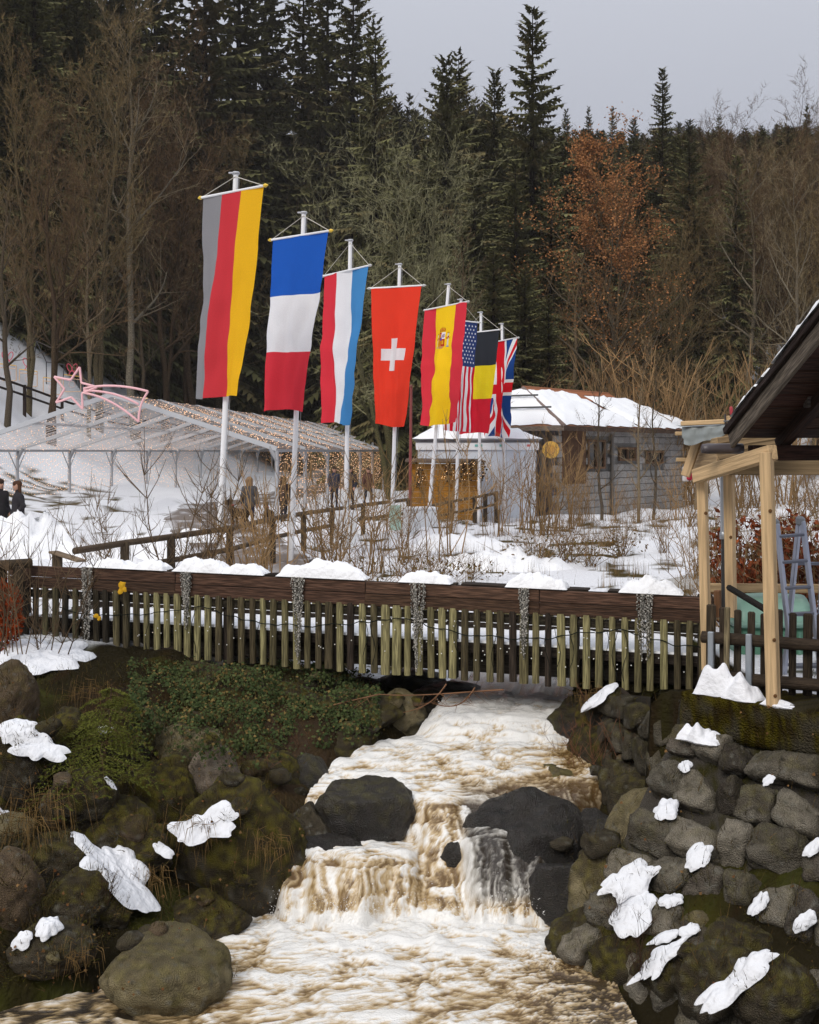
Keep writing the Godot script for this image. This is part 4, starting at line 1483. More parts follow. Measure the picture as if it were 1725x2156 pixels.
func bez(a: Array, t: float) -> Vector2:
	var p := []
	for q in a:
		p.append(Vector2(q[0], q[1]))
	var s := 1.0 - t
	return p[0] * s * s * s + p[1] * 3.0 * s * s * t + p[2] * 3.0 * s * t * t + p[3] * t * t * t


# ---------------------------------------------------------------- stall, container and stone hut
func panel(a: Vector3, b: Vector3, c: Vector3, d: Vector3, thick: float, col: Color) -> Shape:  # a slab on the quad a b c d (anticlockwise seen from its face)
	var s := Shape.new()
	var n := (b - a).cross(d - a).normalized() * thick
	var mid := (a + b + c + d) / 4.0 - n * 0.5
	s.face([a, b, c, d], mid, col)
	s.face([a - n, b - n, c - n, d - n], mid, col)
	s.face([a, b, b - n, a - n], mid, col)
	s.face([b, c, c - n, b - n], mid, col)
	s.face([c, d, d - n, c - n], mid, col)
	s.face([d, a, a - n, d - n], mid, col)
	return s

func snow_sheet(q: Array, thick: float, seed_: float, nu := 26, nv := 14, ragged := 0.5) -> Shape:  # snow lying on the quad q (low left, low right, high right, high left), its rim thinned and ragged
	var s := Shape.new()
	for j in nv + 1:
		for i in nu + 1:
			var u := float(i) / nu
			var v := float(j) / nv
			var rim := minf(minf(u, 1 - u) * nu / 2.0, minf(v, 1 - v) * nv / 2.0)
			var uu := clampf(u + 0.02 * ragged * noise_b.get_noise_2d(v * 9 + seed_, u * 9), -0.01, 1.01)
			var vv := clampf(v - ragged * 0.08 * noise_b.get_noise_2d(u * 6 + seed_, 3.0) * (1 - v), -0.02, 1.0)
			var p: Vector3 = q[0].lerp(q[1], uu).lerp(q[3].lerp(q[2], uu), vv)
			p.y += thick * clampf(rim, 0, 1) * (0.8 + 0.5 * noise_a.get_noise_2d(u * 5 + seed_, v * 5)) - 0.01
			s.point(p, Color(0.85, 0.86, 0.88))
	for j in nv:
		for i in nu:
			var a := j * (nu + 1) + i
			s.quad(a, a + 1, a + nu + 2, a + nu + 1)
	return s

func build_buildings() -> void:
	# the ochre wooden stall
	var st := thing("market_stall", "ochre wooden market stall at the end of the light tunnel", "market stall", Vector3(1.3, 1.2, -47.5))
	var ochre := Color(0.46, 0.2, 0.022)
	var x0 := 0.08
	var x1 := 2.62
	for k in 11:
		var y := 1.3 + k * 0.212
		plank("plank", Vector3(x0, y, -46.6), Vector3(x1, y, -46.6), 0.03, 0.205, M.wood, tone(ochre, 0.12), st, Vector3.UP)
		plank("plank", Vector3(x1 + 0.02, y, -46.6), Vector3(x1 + 0.02, y, -49.0), 0.03, 0.205, M.wood, tone(ochre, 0.12), st, Vector3.UP)
		plank("plank", Vector3(x0 - 0.02, y, -46.6), Vector3(x0 - 0.02, y, -49.0), 0.03, 0.205, M.wood, tone(ochre, 0.12), st, Vector3.UP)
	plank("trim", Vector3(x0 - 0.1, 3.62, -46.56), Vector3(x1 + 0.1, 3.58, -46.56), 0.05, 0.1, M.wood, ochre * 0.6, st)
	part("roof", panel(Vector3(x0 - 0.25, 3.66, -46.3), Vector3(x1 + 0.25, 3.63, -46.3), Vector3(x1 + 0.2, 3.70, -49.2), Vector3(x0 - 0.2, 3.72, -49.2), 0.06, Color(0.12, 0.09, 0.07)), M.matt, st)
	var k := 0
	for q in [[884, 1005, "dark garland with warm lights hanging before the stall's seam"], [944, 992, "dark garland with warm lights hanging in the middle of the ochre stall"], [972, 990, "small light garland near the right corner of the ochre stall"], [992, 988, "light garland on the corner post of the ochre stall"], [1015, 992, "dark light garland hanging out past the corner of the ochre stall"]]:
		var g := Shape.new()
		var at := D(q[0], q[1], 46.3)
		for i in 70:
			var y := rnd(-0.42, 0.36)
			var r := 0.1 * (1.0 - absf(y) * 1.5)
			g.add(bead(rnd(0.03, 0.055), Color(0.05, 0.03, 0.018) * rnd(0.5, 1.6)), Transform3D(Basis(Vector3.UP, rnd(0, 6)), at + Vector3(rng.randfn(0, r) + 0.12 * y, y, rnd(-0.06, 0.08))))
		var o := thing("light_garland", q[2], "garland", at, "garlands on the stall")
		part("greenery", g, M.twig, o)
		var lights := Shape.new()
		for i in 13:
			var y := rnd(-0.4, 0.38)
			lights.add(bead(rnd(0.014, 0.022), Color(1, 0.85, 0.6)), Transform3D(Basis(), at + Vector3(rng.randfn(0, 0.12) + 0.12 * y, y, 0.12)))
		part("small_lights", lights, M.glow, o).set_meta("kind", "stuff")
		k += 1
	# the white container with a snowy roof
	var c := thing("white_container", "white flat container building with snow on its low roof", "container", Vector3(3.5, 1.2, -50.5))
	var cw := Color(0.62, 0.67, 0.73)
	var cx0 := 0.35
	var cx1 := 5.08
	var box := Shape.new()
	box.box(Transform3D(Basis(), Vector3((cx0 + cx1) / 2, 2.75, -50.85)), Vector3(cx1 - cx0, 3.3, 2.6), 0.04, cw)
	part("wall", box, M.paint, c)
	for i in 9:
		plank("seam", Vector3(cx0 + 0.3 + i * 0.53, 1.3, -49.54), Vector3(cx0 + 0.3 + i * 0.53, 4.0, -49.54), 0.03, 0.02, M.paint, cw * 0.9, c)
	plank("fascia", Vector3(cx0 - 0.1, 4.2, -49.5), Vector3(cx1 + 0.1, 4.2, -49.5), 0.06, 0.3, M.paint, Color(0.78, 0.8, 0.83), c)
	plank("eaves_band", Vector3(cx0 - 0.15, 4.43, -49.46), Vector3(cx1 + 0.15, 4.43, -49.46), 0.08, 0.12, M.paint, Color(0.1, 0.1, 0.11), c)
	part("roof", panel(Vector3(cx0 - 0.2, 4.5, -49.4), Vector3(cx1 + 0.2, 4.5, -49.4), Vector3(cx1 - 1.2, 5.05, -52.2), Vector3(cx0 + 0.9, 5.15, -52.2), 0.06, Color(0.3, 0.3, 0.31)), M.matt, c)
	for q in [[1000, 0.3, Color(0.15, 0.45, 0.4)], [1052, 0.2, Color(0.15, 0.45, 0.4)], [1110, 0.12, Color(0.6, 0.15, 0.12)]]:
		var p := D(q[0], 938, 49.45)
		plank("sign_mark", p, p + Vector3(q[1], 0, 0), 0.01, 0.09, M.paint, q[2], c)
	var sn := snow_sheet([Vector3(cx0 - 0.25, 4.51, -49.35), Vector3(cx1 + 0.25, 4.51, -49.35), Vector3(cx1 - 1.2, 5.06, -52.2), Vector3(cx0 + 0.9, 5.16, -52.2)], 0.2, 3.0)
	single("roof_snow", sn, M.snow, "smooth snow on the low roof of the white container", "snow", Vector3(2.7, 4.5, -50.8))

	# the stone hut with its hipped roof
	var o := thing("stone_hut", "grey stone hut with hipped tile roof under snow and small windows", "hut", Vector3(9.5, 1.2, -57))
	var a := Vector3(6.25, 0, -52.0)
	var along := Vector3(7.4, 0, -10.0)
	var flen := along.length()
	along /= flen
	var back := Vector3(-10.0, 0, -7.4).normalized()
	var outn := -back
	var base := 0.9
	var eave := 5.05
	var stone := Color(0.62, 0.59, 0.56)
	var w := Shape.new()
	var bt := Transform3D(Basis(along, Vector3.UP, along.cross(Vector3.UP)), a + along * flen / 2 + back * 2.75 + Vector3(0, (base + eave) / 2, 0))
	w.box(bt, Vector3(flen - 0.1, eave - base, 5.4), 0.02, stone * 0.7)
	part("wall_core", w, M.stone, o)
	# windows by bearing along the front: bearing left, right, top, bottom
	var place := func(x: float) -> float:  # distance along the front at a surveyed bearing
		var m := (x - 862.5) / LENS
		return (m * 52.0 - 6.25) / (7.4 / flen - m * 10.0 / flen)
	var holes := []
	for q in [[1236, 1270, 928, 985], [1302, 1335, 944, 968], [1360, 1392, 951, 974]]:
		var t0: float = place.call(q[0])
		var t1: float = place.call(q[1])
		var dm := 52.0 + (t0 + t1) / 2 * 10.0 / flen
		holes.append([t0, t1, EYE + (950.0 - q[3]) / LENS * dm, EYE + (950.0 - q[2]) / LENS * dm])
	for h in holes:
		var mid = a + along * (h[0] + h[1]) / 2 + Vector3(0, (h[2] + h[3]) / 2, 0) + outn * 0.02
		var fb := Basis(along, Vector3.UP, along.cross(Vector3.UP))
		var win := Node3D.new()
		win.name = "window"
		o.add_child(win, true)
		var wd: float = h[1] - h[0]
		var hh: float = h[3] - h[2]
		var pane := Shape.new()
		pane.box(Transform3D(fb, mid), Vector3(wd, hh, 0.03), 0.0)
		part("pane", pane, M.glass, win)
		var fr := Shape.new()
		var fc := Color(0.2, 0.11, 0.06)
		for e in [[0, hh / 2, wd + 0.12, 0.1], [0, -hh / 2, wd + 0.12, 0.1], [-wd / 2, 0, 0.1, hh - 0.1], [wd / 2, 0, 0.1, hh - 0.1], [0, 0, 0.06, hh - 0.1]]:
			fr.box(Transform3D(fb, mid + along * e[0] + Vector3(0, e[1], 0) + outn * 0.05), Vector3(e[2], e[3], 0.1), 0.01, fc)
		part("frame", fr, M.wood, win)
	var row := 0
	var y := base
	var kinds := []
	for i in 6:
		var kb := Shape.new()
		kb.box(Transform3D(Basis(Vector3.BACK, rnd(-0.01, 0.01)), Vector3(0, 0, rnd(-0.01, 0.02))), Vector3(0.6, 0.295, 0.2), 0.025, stone * rnd(0.8, 1.2))
		kinds.append(kb.mesh())
	while y < eave - 0.2:
		var t := -0.05 - (0.3 if row % 2 else 0.0)
		while t < flen:
			var blocked := false
			for h in holes:
				if t + 0.6 > h[0] - 0.05 and t < h[1] + 0.05 and y + 0.3 > h[2] - 0.05 and y < h[3] + 0.05:
					blocked = true
			if not blocked:
				part("stone_block", kinds[rng.randi() % 6], M.stone, o, Transform3D(Basis(along, Vector3.UP, along.cross(Vector3.UP)), a + along * (t + 0.3) + Vector3(0, y + 0.15, 0) + outn * 0.0))
			t += 0.625
		y += 0.315
		row += 1
	# gable side boards, orange sign, drainpipe and corner boards
	for i in 12:
		plank("side_board", a + back * (0.12 + i * 0.4) + Vector3(0, base, 0) - along * 0.06, a + back * (0.12 + i * 0.4) + Vector3(0, eave, 0) - along * 0.06, 0.39, 0.05, M.wood, Color(0.2, 0.18, 0.2) if i < 4 else Color(0.12, 0.08, 0.06), o, back)
	for i in 5:
		plank("front_board", a + along * (0.35 + i * 0.42) + Vector3(0, 2.6, 0) + outn * 0.1, a + along * (0.35 + i * 0.42) + Vector3(0, eave - 0.1, 0) + outn * 0.1, 0.05, 0.41, M.wood, tone(Color(0.13, 0.065, 0.035)), o, along)
	var sg := Shape.new()
	var sc := D(1160, 947, 51.6)
	sg.tube([sc + Vector3(0, 0, -0.03), sc + Vector3(0, 0, 0.03)], [0.36, 0.36], 20, Color(0.72, 0.4, 0.06))
	sg.tube([sc + Vector3(0, 0, 0.03), sc + Vector3(0, 0, 0.05)], [0.2, 0.18], 16, Color(0.6, 0.3, 0.05))
	part("round_sign", sg, M.paint, o)
	var t1: float = place.call(1281)
	rod("drainpipe", a + along * t1 + outn * 0.2 + Vector3(0, base, 0), a + along * t1 + outn * 0.2 + Vector3(0, eave - 0.3, 0), 0.08, M.paint, Color(0.09, 0.075, 0.065), o)
	# roof
	var ov := 0.65
	var c0 := a - along * ov - back * ov + Vector3(0, eave, 0)
	var c1 := a + along * (flen + ov) - back * ov + Vector3(0, eave, 0)
	var c2 := a + along * (flen + ov) + back * (5.5 + ov) + Vector3(0, eave, 0)
	var c3 := a - along * ov + back * (5.5 + ov) + Vector3(0, eave, 0)
	var r0 := a + along * 1.7 + back * 2.75 + Vector3(0, eave + 1.75, 0)
	var r1 := a + along * (flen - 2.6) + back * 2.75 + Vector3(0, eave + 1.75, 0)
	var tile := Color(0.23, 0.1, 0.055)
	part("roof", panel(c0, c1, r1, r0, 0.12, tile), M.matt, o)
	part("roof", panel(c3, c0, r0, r0 + Vector3(0.01, 0, 0), 0.12, tile), M.matt, o)
	part("roof", panel(c2, c3, r0, r1, 0.12, tile), M.matt, o)
	part("roof", panel(c1, c2, r1, r1 + Vector3(0.01, 0, 0), 0.12, tile), M.matt, o)
	plank("eaves_board", c0 + Vector3(0, -0.1, 0), c1 + Vector3(0, -0.1, 0), 0.06, 0.2, M.wood, Color(0.1, 0.06, 0.04), o)
	plank("eaves_board", c3 + Vector3(0, -0.1, 0), c0 + Vector3(0, -0.1, 0), 0.06, 0.2, M.wood, Color(0.28, 0.22, 0.17), o)
	var rt := Shape.new()
	rt.box(Transform3D(), Vector3(0.32, 0.045, 0.42), 0.01, Color(0.3, 0.12, 0.06))
	var rm := rt.mesh()
	var slope := (c0 + along * 2.35 + along * 0.0 - r0).normalized()
	var slope_n := along.cross(slope).normalized()
	if slope_n.y < 0:
		slope_n = -slope_n
	for i in 26:  # tiles that show where the snow has slid away below the ridge
		for j in 3:
			if j > 0 and (i < 9 or i > 14):
				continue
			var p := r0.lerp(r1, (i + 0.5) / 26.0) + slope * (0.22 + j * 0.34) + slope_n * 0.05
			part("roof_tile", rm, M.matt, o, Transform3D(Basis(along, slope_n, along.cross(slope_n)), p))
	rod("ridge_cap", r0, r1, 0.12, M.matt, Color(0.26, 0.11, 0.06), o)
	rod("hip_cap", c0, r0, 0.1, M.matt, Color(0.2, 0.15, 0.13), o)
	for i in 2:
		var f := 0.3 + i * 0.32
		rod("snow_guard", c3.lerp(r0, f) + Vector3(0, 0.3, 0), c0.lerp(r0, f) + Vector3(0, 0.3, 0), 0.04, M.paint, Color(0.07, 0.07, 0.07), o)
	var lift_ := Vector3(0, 0.06, 0)
	var m0 := c0.lerp(r0, 0.93)
	var m1 := c1.lerp(r1, 0.93)
	single("roof_snow", snow_sheet([c0 + lift_, c0.lerp(c1, 0.52) + lift_, m0.lerp(m1, 0.4) + lift_, m0 + lift_], 0.26, 11.0), M.snow, "thick snow slab on the front roof slope of the stone hut beside the hip", "snow", c0)
	single("roof_snow", snow_sheet([c0.lerp(c1, 0.53) + lift_, c1 + lift_, m1.lerp(m0, 0.05).lerp(c1, 0.06) + lift_, m0.lerp(m1, 0.55).lerp(c0.lerp(c1, 0.6), 0.06) + lift_], 0.24, 17.0), M.snow, "snow slab on the front roof slope of the stone hut past the bare tiles", "snow", c1)
	single("roof_snow", snow_sheet([c3 + lift_, c0 + lift_, c0.lerp(r0, 0.96) + lift_, c3.lerp(r0, 0.96) + lift_], 0.14, 23.0, 26, 14, 0.9), M.snow, "thin torn snow on the hip end of the stone hut roof", "snow", c3)
	single("roof_snow", snow_sheet([r0 - slope * 0.05 + back * 0.05, r1 - slope * 0.05 + back * 0.05, r1 + back * 0.8 + Vector3(0, -0.4, 0), r0 + back * 0.8 + Vector3(0, -0.4, 0)], 0.2, 29.0, 26, 6), M.snow, "snow ridge lying along the top of the stone hut", "snow", r0)


# ---------------------------------------------------------------- the timber shelter, the big dark roof and what stands by them
func build_shelter() -> void:
	var fresh := Color(0.68, 0.475, 0.265)
	var o := thing("timber_shelter", "half built shelter of new yellow timber posts and beams beside the bridge end", "shelter", D(1610, 1470, 10.4))
	# posts
	plank("post", D(1629, 1487, 10.0), D(1614, 952, 10.0), 0.093, 0.093, M.timber, fresh, o, Vector3(0.8, 0, 0.6))
	plank("post", D(1490, 1440, 11.05), D(1478, 1003, 11.05), 0.078, 0.078, M.timber, fresh, o, Vector3(0.8, 0, 0.6))
	plank("post", D(1540, 1300, 12.2), D(1535, 985, 12.2), 0.09, 0.09, M.timber, fresh * 0.93, o, Vector3(0.8, 0, 0.6))
	plank("post", D(1513, 1300, 12.6), D(1511, 1243, 12.6), 0.07, 0.06, M.timber, Color(0.22, 0.11, 0.055), o, Vector3(0.8, 0, 0.6))
	for q in [[1618, 1075, 10.0, 0.053], [1624, 1345, 10.0, 0.053], [1628, 1462, 10.0, 0.053], [1480, 1080, 11.05, 0.042], [1486, 1290, 11.05, 0.042], [1536, 1130, 12.2, 0.05]]:
		var kn := Shape.new()
		var p := D(q[0], q[1], q[2]) + Vector3(rnd(-0.015, 0.015), 0, q[3] + 0.012)
		kn.tube([p, p + Vector3(0, 0, 0.004)], [0.016, 0.012], 9, Color(0.16, 0.075, 0.03))
		part("knot", kn, M.timber, o)
	# beams
	plank("beam", D(1466, 1003, 11.0), D(1628, 952, 9.98), 0.09, 0.12, M.timber, fresh, o)
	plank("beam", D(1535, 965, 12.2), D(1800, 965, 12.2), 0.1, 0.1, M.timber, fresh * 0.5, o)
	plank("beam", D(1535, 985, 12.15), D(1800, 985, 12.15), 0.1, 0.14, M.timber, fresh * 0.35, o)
	plank("rail", D(1482, 1237, 12.9), D(1800, 1240, 12.9), 0.06, 0.09, M.timber, fresh * 0.62, o)
	plank("brace", D(1485, 1018, 11.1), D(1489, 1040, 11.1), 0.05, 0.05, M.timber, fresh * 0.4, o, Vector3(0.8, 0, 0.6))
	# the boarded eaves box
	var boards := 6
	for k in boards:
		var f0 := float(k) / boards
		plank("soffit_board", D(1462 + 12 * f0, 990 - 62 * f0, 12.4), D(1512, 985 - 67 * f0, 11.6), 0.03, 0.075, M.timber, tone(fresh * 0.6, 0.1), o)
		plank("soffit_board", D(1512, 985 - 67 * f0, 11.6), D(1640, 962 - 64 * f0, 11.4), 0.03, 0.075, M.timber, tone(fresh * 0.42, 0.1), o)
	plank("fascia_board", D(1443, 1003, 12.2), D(1470, 925, 12.2), 0.04, 0.09, M.timber, fresh * 0.85, o, Vector3(0.8, 0, 0.6))
	plank("roof_plank", D(1436, 892, 12.0), D(1604, 884, 11.6), 0.09, 0.045, M.timber, fresh * 1.1, o)
	plank("wedge", D(1531, 880, 11.75), D(1548, 879, 11.75), 0.06, 0.04, M.timber, fresh, o)
	for q in [[1422, 1447, 913, 12.6], [1424, 1446, 968, 12.6]]:
		plank("batten", D(q[0], q[2], q[3]), D(q[1], q[2], q[3]), 0.05, 0.04, M.timber, fresh * 0.9, o)
	part("roof_deck", panel(D(1440, 902, 12.3), D(1640, 893, 11.4), D(1800, 880, 14.5), D(1560, 900, 15.0), 0.03, fresh * 0.5), M.timber, o)
	# the grey tarpaulin over its edge
	var tp := Shape.new()
	for j in 9:
		for i in 25:
			var u := i / 24.0
			var v := j / 8.0
			var low := lerpf(935, 896, ss(0.1, 0.95, u)) + 3.0 * sin(u * 18.0)
			var x := lerpf(1436, 1600, u)
			var y := lerpf(894 - 3.0 * u, low, v)
			var p := D(x + (4.0 if j > 5 else 0.0), y, lerpf(12.02, 11.5, u) + 0.02 * sin(u * 30.0 + v * 4.0) - 0.03 * v)
			if j == 0:
				p.z -= 0.3
			tp.point(p, Color(0.26, 0.29, 0.29))
	for j in 8:
		for i in 24:
			var a := j * 25 + i
			tp.quad(a, a + 25, a + 26, a + 1)
	single("tarpaulin", tp, M.paint, "grey tarpaulin folded over the eaves of the new timber shelter", "tarpaulin", D(1500, 905, 12))
	# the screw clamp that holds the plank down
	var cl := thing("screw_clamp", "red handled screw clamp gripping the plank on the shelter roof", "clamp", D(1537, 880, 11.7))
	var h := Shape.new()
	h.tube([D(1540, 862, 11.7), D(1539.5, 858, 11.7), D(1538, 875, 11.7), D(1539, 879, 11.7)], [0.006, 0.017, 0.018, 0.009], 10, Color(0.42, 0.05, 0.06))
	h = Shape.new()
	h.tube([D(1539, 856, 11.7), D(1539.5, 858, 11.7), D(1540.5, 872, 11.7), D(1541, 874, 11.7)], [0.01, 0.016, 0.017, 0.01], 10, Color(0.42, 0.05, 0.06))
	part("handle", h, M.paint, cl)
	rod("spindle", D(1541, 874, 11.7), D(1542, 896, 11.7), 0.006, M.metal, Color(0.4, 0.4, 0.4), cl)
	rod("bar", D(1527, 872, 11.7), D(1529, 910, 11.7), 0.01, M.metal, Color(0.1, 0.09, 0.09), cl, 4)
	rod("arm", D(1524, 887, 11.7), D(1543, 886, 11.7), 0.01, M.metal, Color(0.2, 0.2, 0.2), cl, 6)
	# small red and white box under the eaves
	var rb := thing("hanging_box", "small red and white box hanging under the shelter eaves", "box", D(1447, 1000, 12.5))
	var bs := Shape.new()
	bs.box(Transform3D(Basis(), D(1444, 998, 12.5)), Vector3(0.06, 0.15, 0.06), 0.01, Color(0.7, 0.68, 0.68))
	part("case", bs, M.paint, rb)
	var bs2 := Shape.new()
	bs2.box(Transform3D(Basis(), D(1452, 1003, 12.47)), Vector3(0.06, 0.08, 0.05), 0.015, Color(0.55, 0.02, 0.06))
	part("lid", bs2, M.paint, rb)
	rod("hook", D(1444, 988, 12.5), D(1444, 970, 12.5), 0.008, M.matt, Color(0.4, 0.3, 0.2), rb, 5)
	# drainpipe
	var dp := thing("drainpipe", "grey zinc drainpipe with a dark lower end behind the timber posts", "drainpipe", D(1526, 1230, 12.6))
	rod("upper_pipe", D(1523, 985, 12.5), D(1524, 1130, 12.5), 0.034, M.metal, Color(0.5, 0.52, 0.54), dp, 12)
	rod("socket", D(1524, 1120, 12.5), D(1524, 1135, 12.5), 0.042, M.metal, Color(0.4, 0.42, 0.44), dp, 12)
	rod("lower_pipe", D(1525, 1132, 12.5), D(1526, 1300, 12.5), 0.032, M.paint, Color(0.03, 0.03, 0.03), dp, 12)

	# the big dark roof at the edge: its eaves lie across, its verge climbs towards the viewer
	var r := thing("wooden_roof", "dark wooden house roof with weathered verge board and snowy edge", "roof", D(1640, 880, 10.0))
	var a := D(1541, 936, 10.5)
	var run := (D(1725, 711, 9.0) - a) * 2.0
	var b := a + run
	var across := Vector3(run.z, 0, -run.x).normalized() * 3.4
	var nrm := across.cross(run).normalized()
	if nrm.y < 0:
		nrm = -nrm
	var dark := Color(0.045, 0.022, 0.015)
	part("roof_deck", panel(a + nrm * 0.16, a + across + nrm * 0.16, b + across + nrm * 0.16, b + nrm * 0.16, 0.05, Color(0.05, 0.04, 0.035)), M.wood, r)
	for k in 18:  # boards under the roof
		var f0 := (k + 0.5) / 18.0
		plank("soffit_board", a + run * f0 + nrm * 0.07 + across * 0.02, a + run * f0 + nrm * 0.07 + across, run.length() / 18.0 - 0.012, 0.025, M.wood, tone(Color(0.075, 0.033, 0.021), 0.25), r, nrm)
	for k in 5:
		var z := across * (0.13 + 0.2 * k)
		plank("rafter", a + z + nrm * 0.0, b + z + nrm * 0.0, 0.1, 0.1, M.wood, tone(dark), r, nrm)
	plank("verge_board", a + nrm * 0.03, b + nrm * 0.03, 0.035, 0.13, M.wood, Color(0.2, 0.165, 0.13), r, nrm)
	plank("verge_cap", a + nrm * 0.125 - across * 0.006, b + nrm * 0.125 - across * 0.006, 0.07, 0.06, M.wood, Color(0.05, 0.035, 0.03), r, nrm)
	plank("wall_beam", a + across * 0.04 + Vector3(0, -0.07, 0.12), a + across + Vector3(0, -0.07, 0.12), 0.12, 0.13, M.wood, Color(0.05, 0.022, 0.015), r)
	var gut := Shape.new()
	var gp := []
	var gr := []
	for k in 9:
		gp.append(a + Vector3(0.1, -0.035, -0.04) - across.normalized() * (0.045 * k) + across * 0.0)
		gr.append(0.045 if k < 8 else 0.038)
	gut.tube(gp, gr, 12, Color(0.07, 0.055, 0.06))
	part("gutter", gut, M.paint, r)
	var fl := Shape.new()
	fl.box(Transform3D(Basis(), D(1722, 830, 10.0)), Vector3(0.2, 0.22, 0.12), 0.01, Color(0.16, 0.135, 0.12))
	part("purlin_end", fl, M.wood, r)
	# snow on the verge
	var kk := 0
	for q in [[0.13, 0.43, 0.07, "snow strip low on the verge of the dark roof"], [0.45, 0.52, 0.06, "small snow block on the verge of the dark roof between bare boards"], [0.63, 1.35, 0.09, "long snow strip high on the verge of the dark roof"]]:
		var p0: Vector3 = a + run * (q[0] * 0.5) + nrm * 0.16
		var p1: Vector3 = a + run * (q[1] * 0.5) + nrm * 0.16
		var w2 := across.normalized() * 0.9
		var sn := snow_sheet([p0 - w2 * 0.085, p0 + w2, p1 + w2, p1 - w2 * 0.085], q[2] * 1.5, 40.0 + kk, 26, 22, 0.3)
		single("roof_snow", sn, M.snow, q[3], "snow", p0)
		kk += 1

	# the picket fence on the wall
	var pf := thing("picket_fence", "brown picket fence with round rails on galvanised posts on top of the wall", "fence", D(1620, 1480, 10.5))
	var brown := Color(0.07, 0.05, 0.034)
	var fa := Vector3(2.55, 1.95, -10.75)
	var fb := Vector3(4.4, 1.95, -9.85)
	var fn := Vector3(-0.44, 0, 0.9).normalized()
	rod("round_rail", fa + Vector3(0, 0.44, 0) + fn * 0.03, fb + Vector3(0, 0.42, 0) + fn * 0.03, 0.052, M.wood, brown * 0.9, pf, 12)
	rod("round_rail", fa + Vector3(0, 0.1, 0) + fn * 0.03, fb + Vector3(0, 0.1, 0) + fn * 0.03, 0.055, M.wood, brown * 0.9, pf, 12)
	var u := 0.06
	while u < 2.0:
		var p := fa.lerp(fb, u / 2.06) - fn * 0.03
		plank("picket", p + Vector3(0, rnd(-0.02, 0.0), 0), p + Vector3(rnd(-0.01, 0.01), rnd(0.66, 0.72), 0), rnd(0.06, 0.085), 0.03, M.wood, tone(brown, 0.35), pf, fn, 0.012)
		u += rnd(0.1, 0.125)
	for f in [0.045, 0.2, 0.62]:
		var p := fa.lerp(fb, f) + fn * 0.1
		plank("steel_post", p + Vector3(0, -0.05, 0), p + Vector3(0, 0.5, 0), 0.05, 0.045, M.metal, Color(0.42, 0.46, 0.5), pf, fn)
	plank("pale_stake", fa.lerp(fb, 0.11) + fn * 0.12, fa.lerp(fb, 0.115) + fn * 0.12 + Vector3(0, 0.72, 0), 0.045, 0.04, M.wood, Color(0.3, 0.24, 0.14), pf, fn)
	rod("handrail", D(1535, 1237, 12.0), D(1640, 1300, 10.9), 0.03, M.wood, Color(0.025, 0.02, 0.017), pf, 6)

	# the green container behind the fence
	var bn := thing("green_bin", "pale green waste container with a rounded lid behind the picket fence", "waste container", D(1620, 1420, 13.2))
	var lid := Shape.new()
	var g1 := Color(0.24, 0.42, 0.33)
	var cx := D(1612, 1300, 13.1)
	for j in 10:
		var ang := PI * j / 9.0
		for i in 9:
			var t := i / 8.0
			var tap := 1.0 - 0.06 * absf(t - 0.5) * 2.0
			lid.point(cx + Vector3((t - 0.5) * 0.78, sin(ang) * 0.26 * tap, cos(ang) * 0.36 * tap), g1)
	for j in 9:
		for i in 8:
			var q := j * 9 + i
			lid.quad(q, q + 1, q + 10, q + 9)
	for e in [0, 8]:
		var hub := lid.point(cx + Vector3(-0.39 if e == 0 else 0.39, 0, 0), g1)
		for j in 9:
			if e == 0:
				lid.tri(hub, j * 9, (j + 1) * 9)
			else:
				lid.tri(hub, (j + 1) * 9 + 8, j * 9 + 8)
	part("lid", lid, M.paint, bn)
	var rim := Shape.new()
	rim.box(Transform3D(Basis(), cx + Vector3(0, -0.03, 0)), Vector3(0.84, 0.06, 0.8), 0.02, g1 * 0.8)
	part("rim", rim, M.paint, bn)
	var body := Shape.new()
	body.box(Transform3D(Basis(), cx + Vector3(0, -0.5, 0)), Vector3(0.74, 0.9, 0.68), 0.05, Color(0.1, 0.24, 0.16))
	part("body", body, M.paint, bn)
	for i in 3:
		plank("rib", cx + Vector3(-0.25 + i * 0.25, -0.9, 0.35), cx + Vector3(-0.25 + i * 0.25, -0.1, 0.35), 0.03, 0.03, M.paint, Color(0.12, 0.27, 0.19), bn)
	for sg in [-0.25, 0.25]:
		rod("wheel", cx + Vector3(sg, -1.0, 0.2), cx + Vector3(sg + 0.05, -1.0, 0.2), 0.08, M.matt, Color(0.02, 0.02, 0.02), bn, 14)

	# the stepladder
	var ld := thing("stepladder", "aluminium stepladder standing open behind the picket fence", "stepladder", D(1680, 1480, 11.0))
	var al := Color(0.4, 0.43, 0.52)
	var legs := [[D(1636, 1103, 11.2), D(1678, 1490, 11.0)], [D(1690, 1098, 11.2), D(1738, 1490, 11.0)], [D(1682, 1105, 11.35), D(1645, 1480, 11.7)], [D(1735, 1105, 11.35), D(1722, 1480, 11.7)]]
	for q in legs:
		plank("stile", q[0], q[1], 0.035, 0.055, M.metal, al, ld, Vector3(0.3, 0, 1))
	for k in 7:
		var f := 0.07 + k * 0.142
		plank("rung", legs[0][0].lerp(legs[0][1], f), legs[1][0].lerp(legs[1][1], f), 0.06, 0.028, M.metal, al * 0.5, ld)
		if k % 2:
			plank("rear_rung", legs[2][0].lerp(legs[2][1], f), legs[3][0].lerp(legs[3][1], f), 0.03, 0.03, M.metal, al * 0.5, ld)
	for e in [legs[0][0], legs[1][0]]:
		var hg := Shape.new()
		hg.box(Transform3D(Basis(), e + Vector3(0, 0.0, -0.06)), Vector3(0.05, 0.09, 0.16), 0.02, Color(0.3, 0.31, 0.33))
		part("hinge", hg, M.matt, ld)


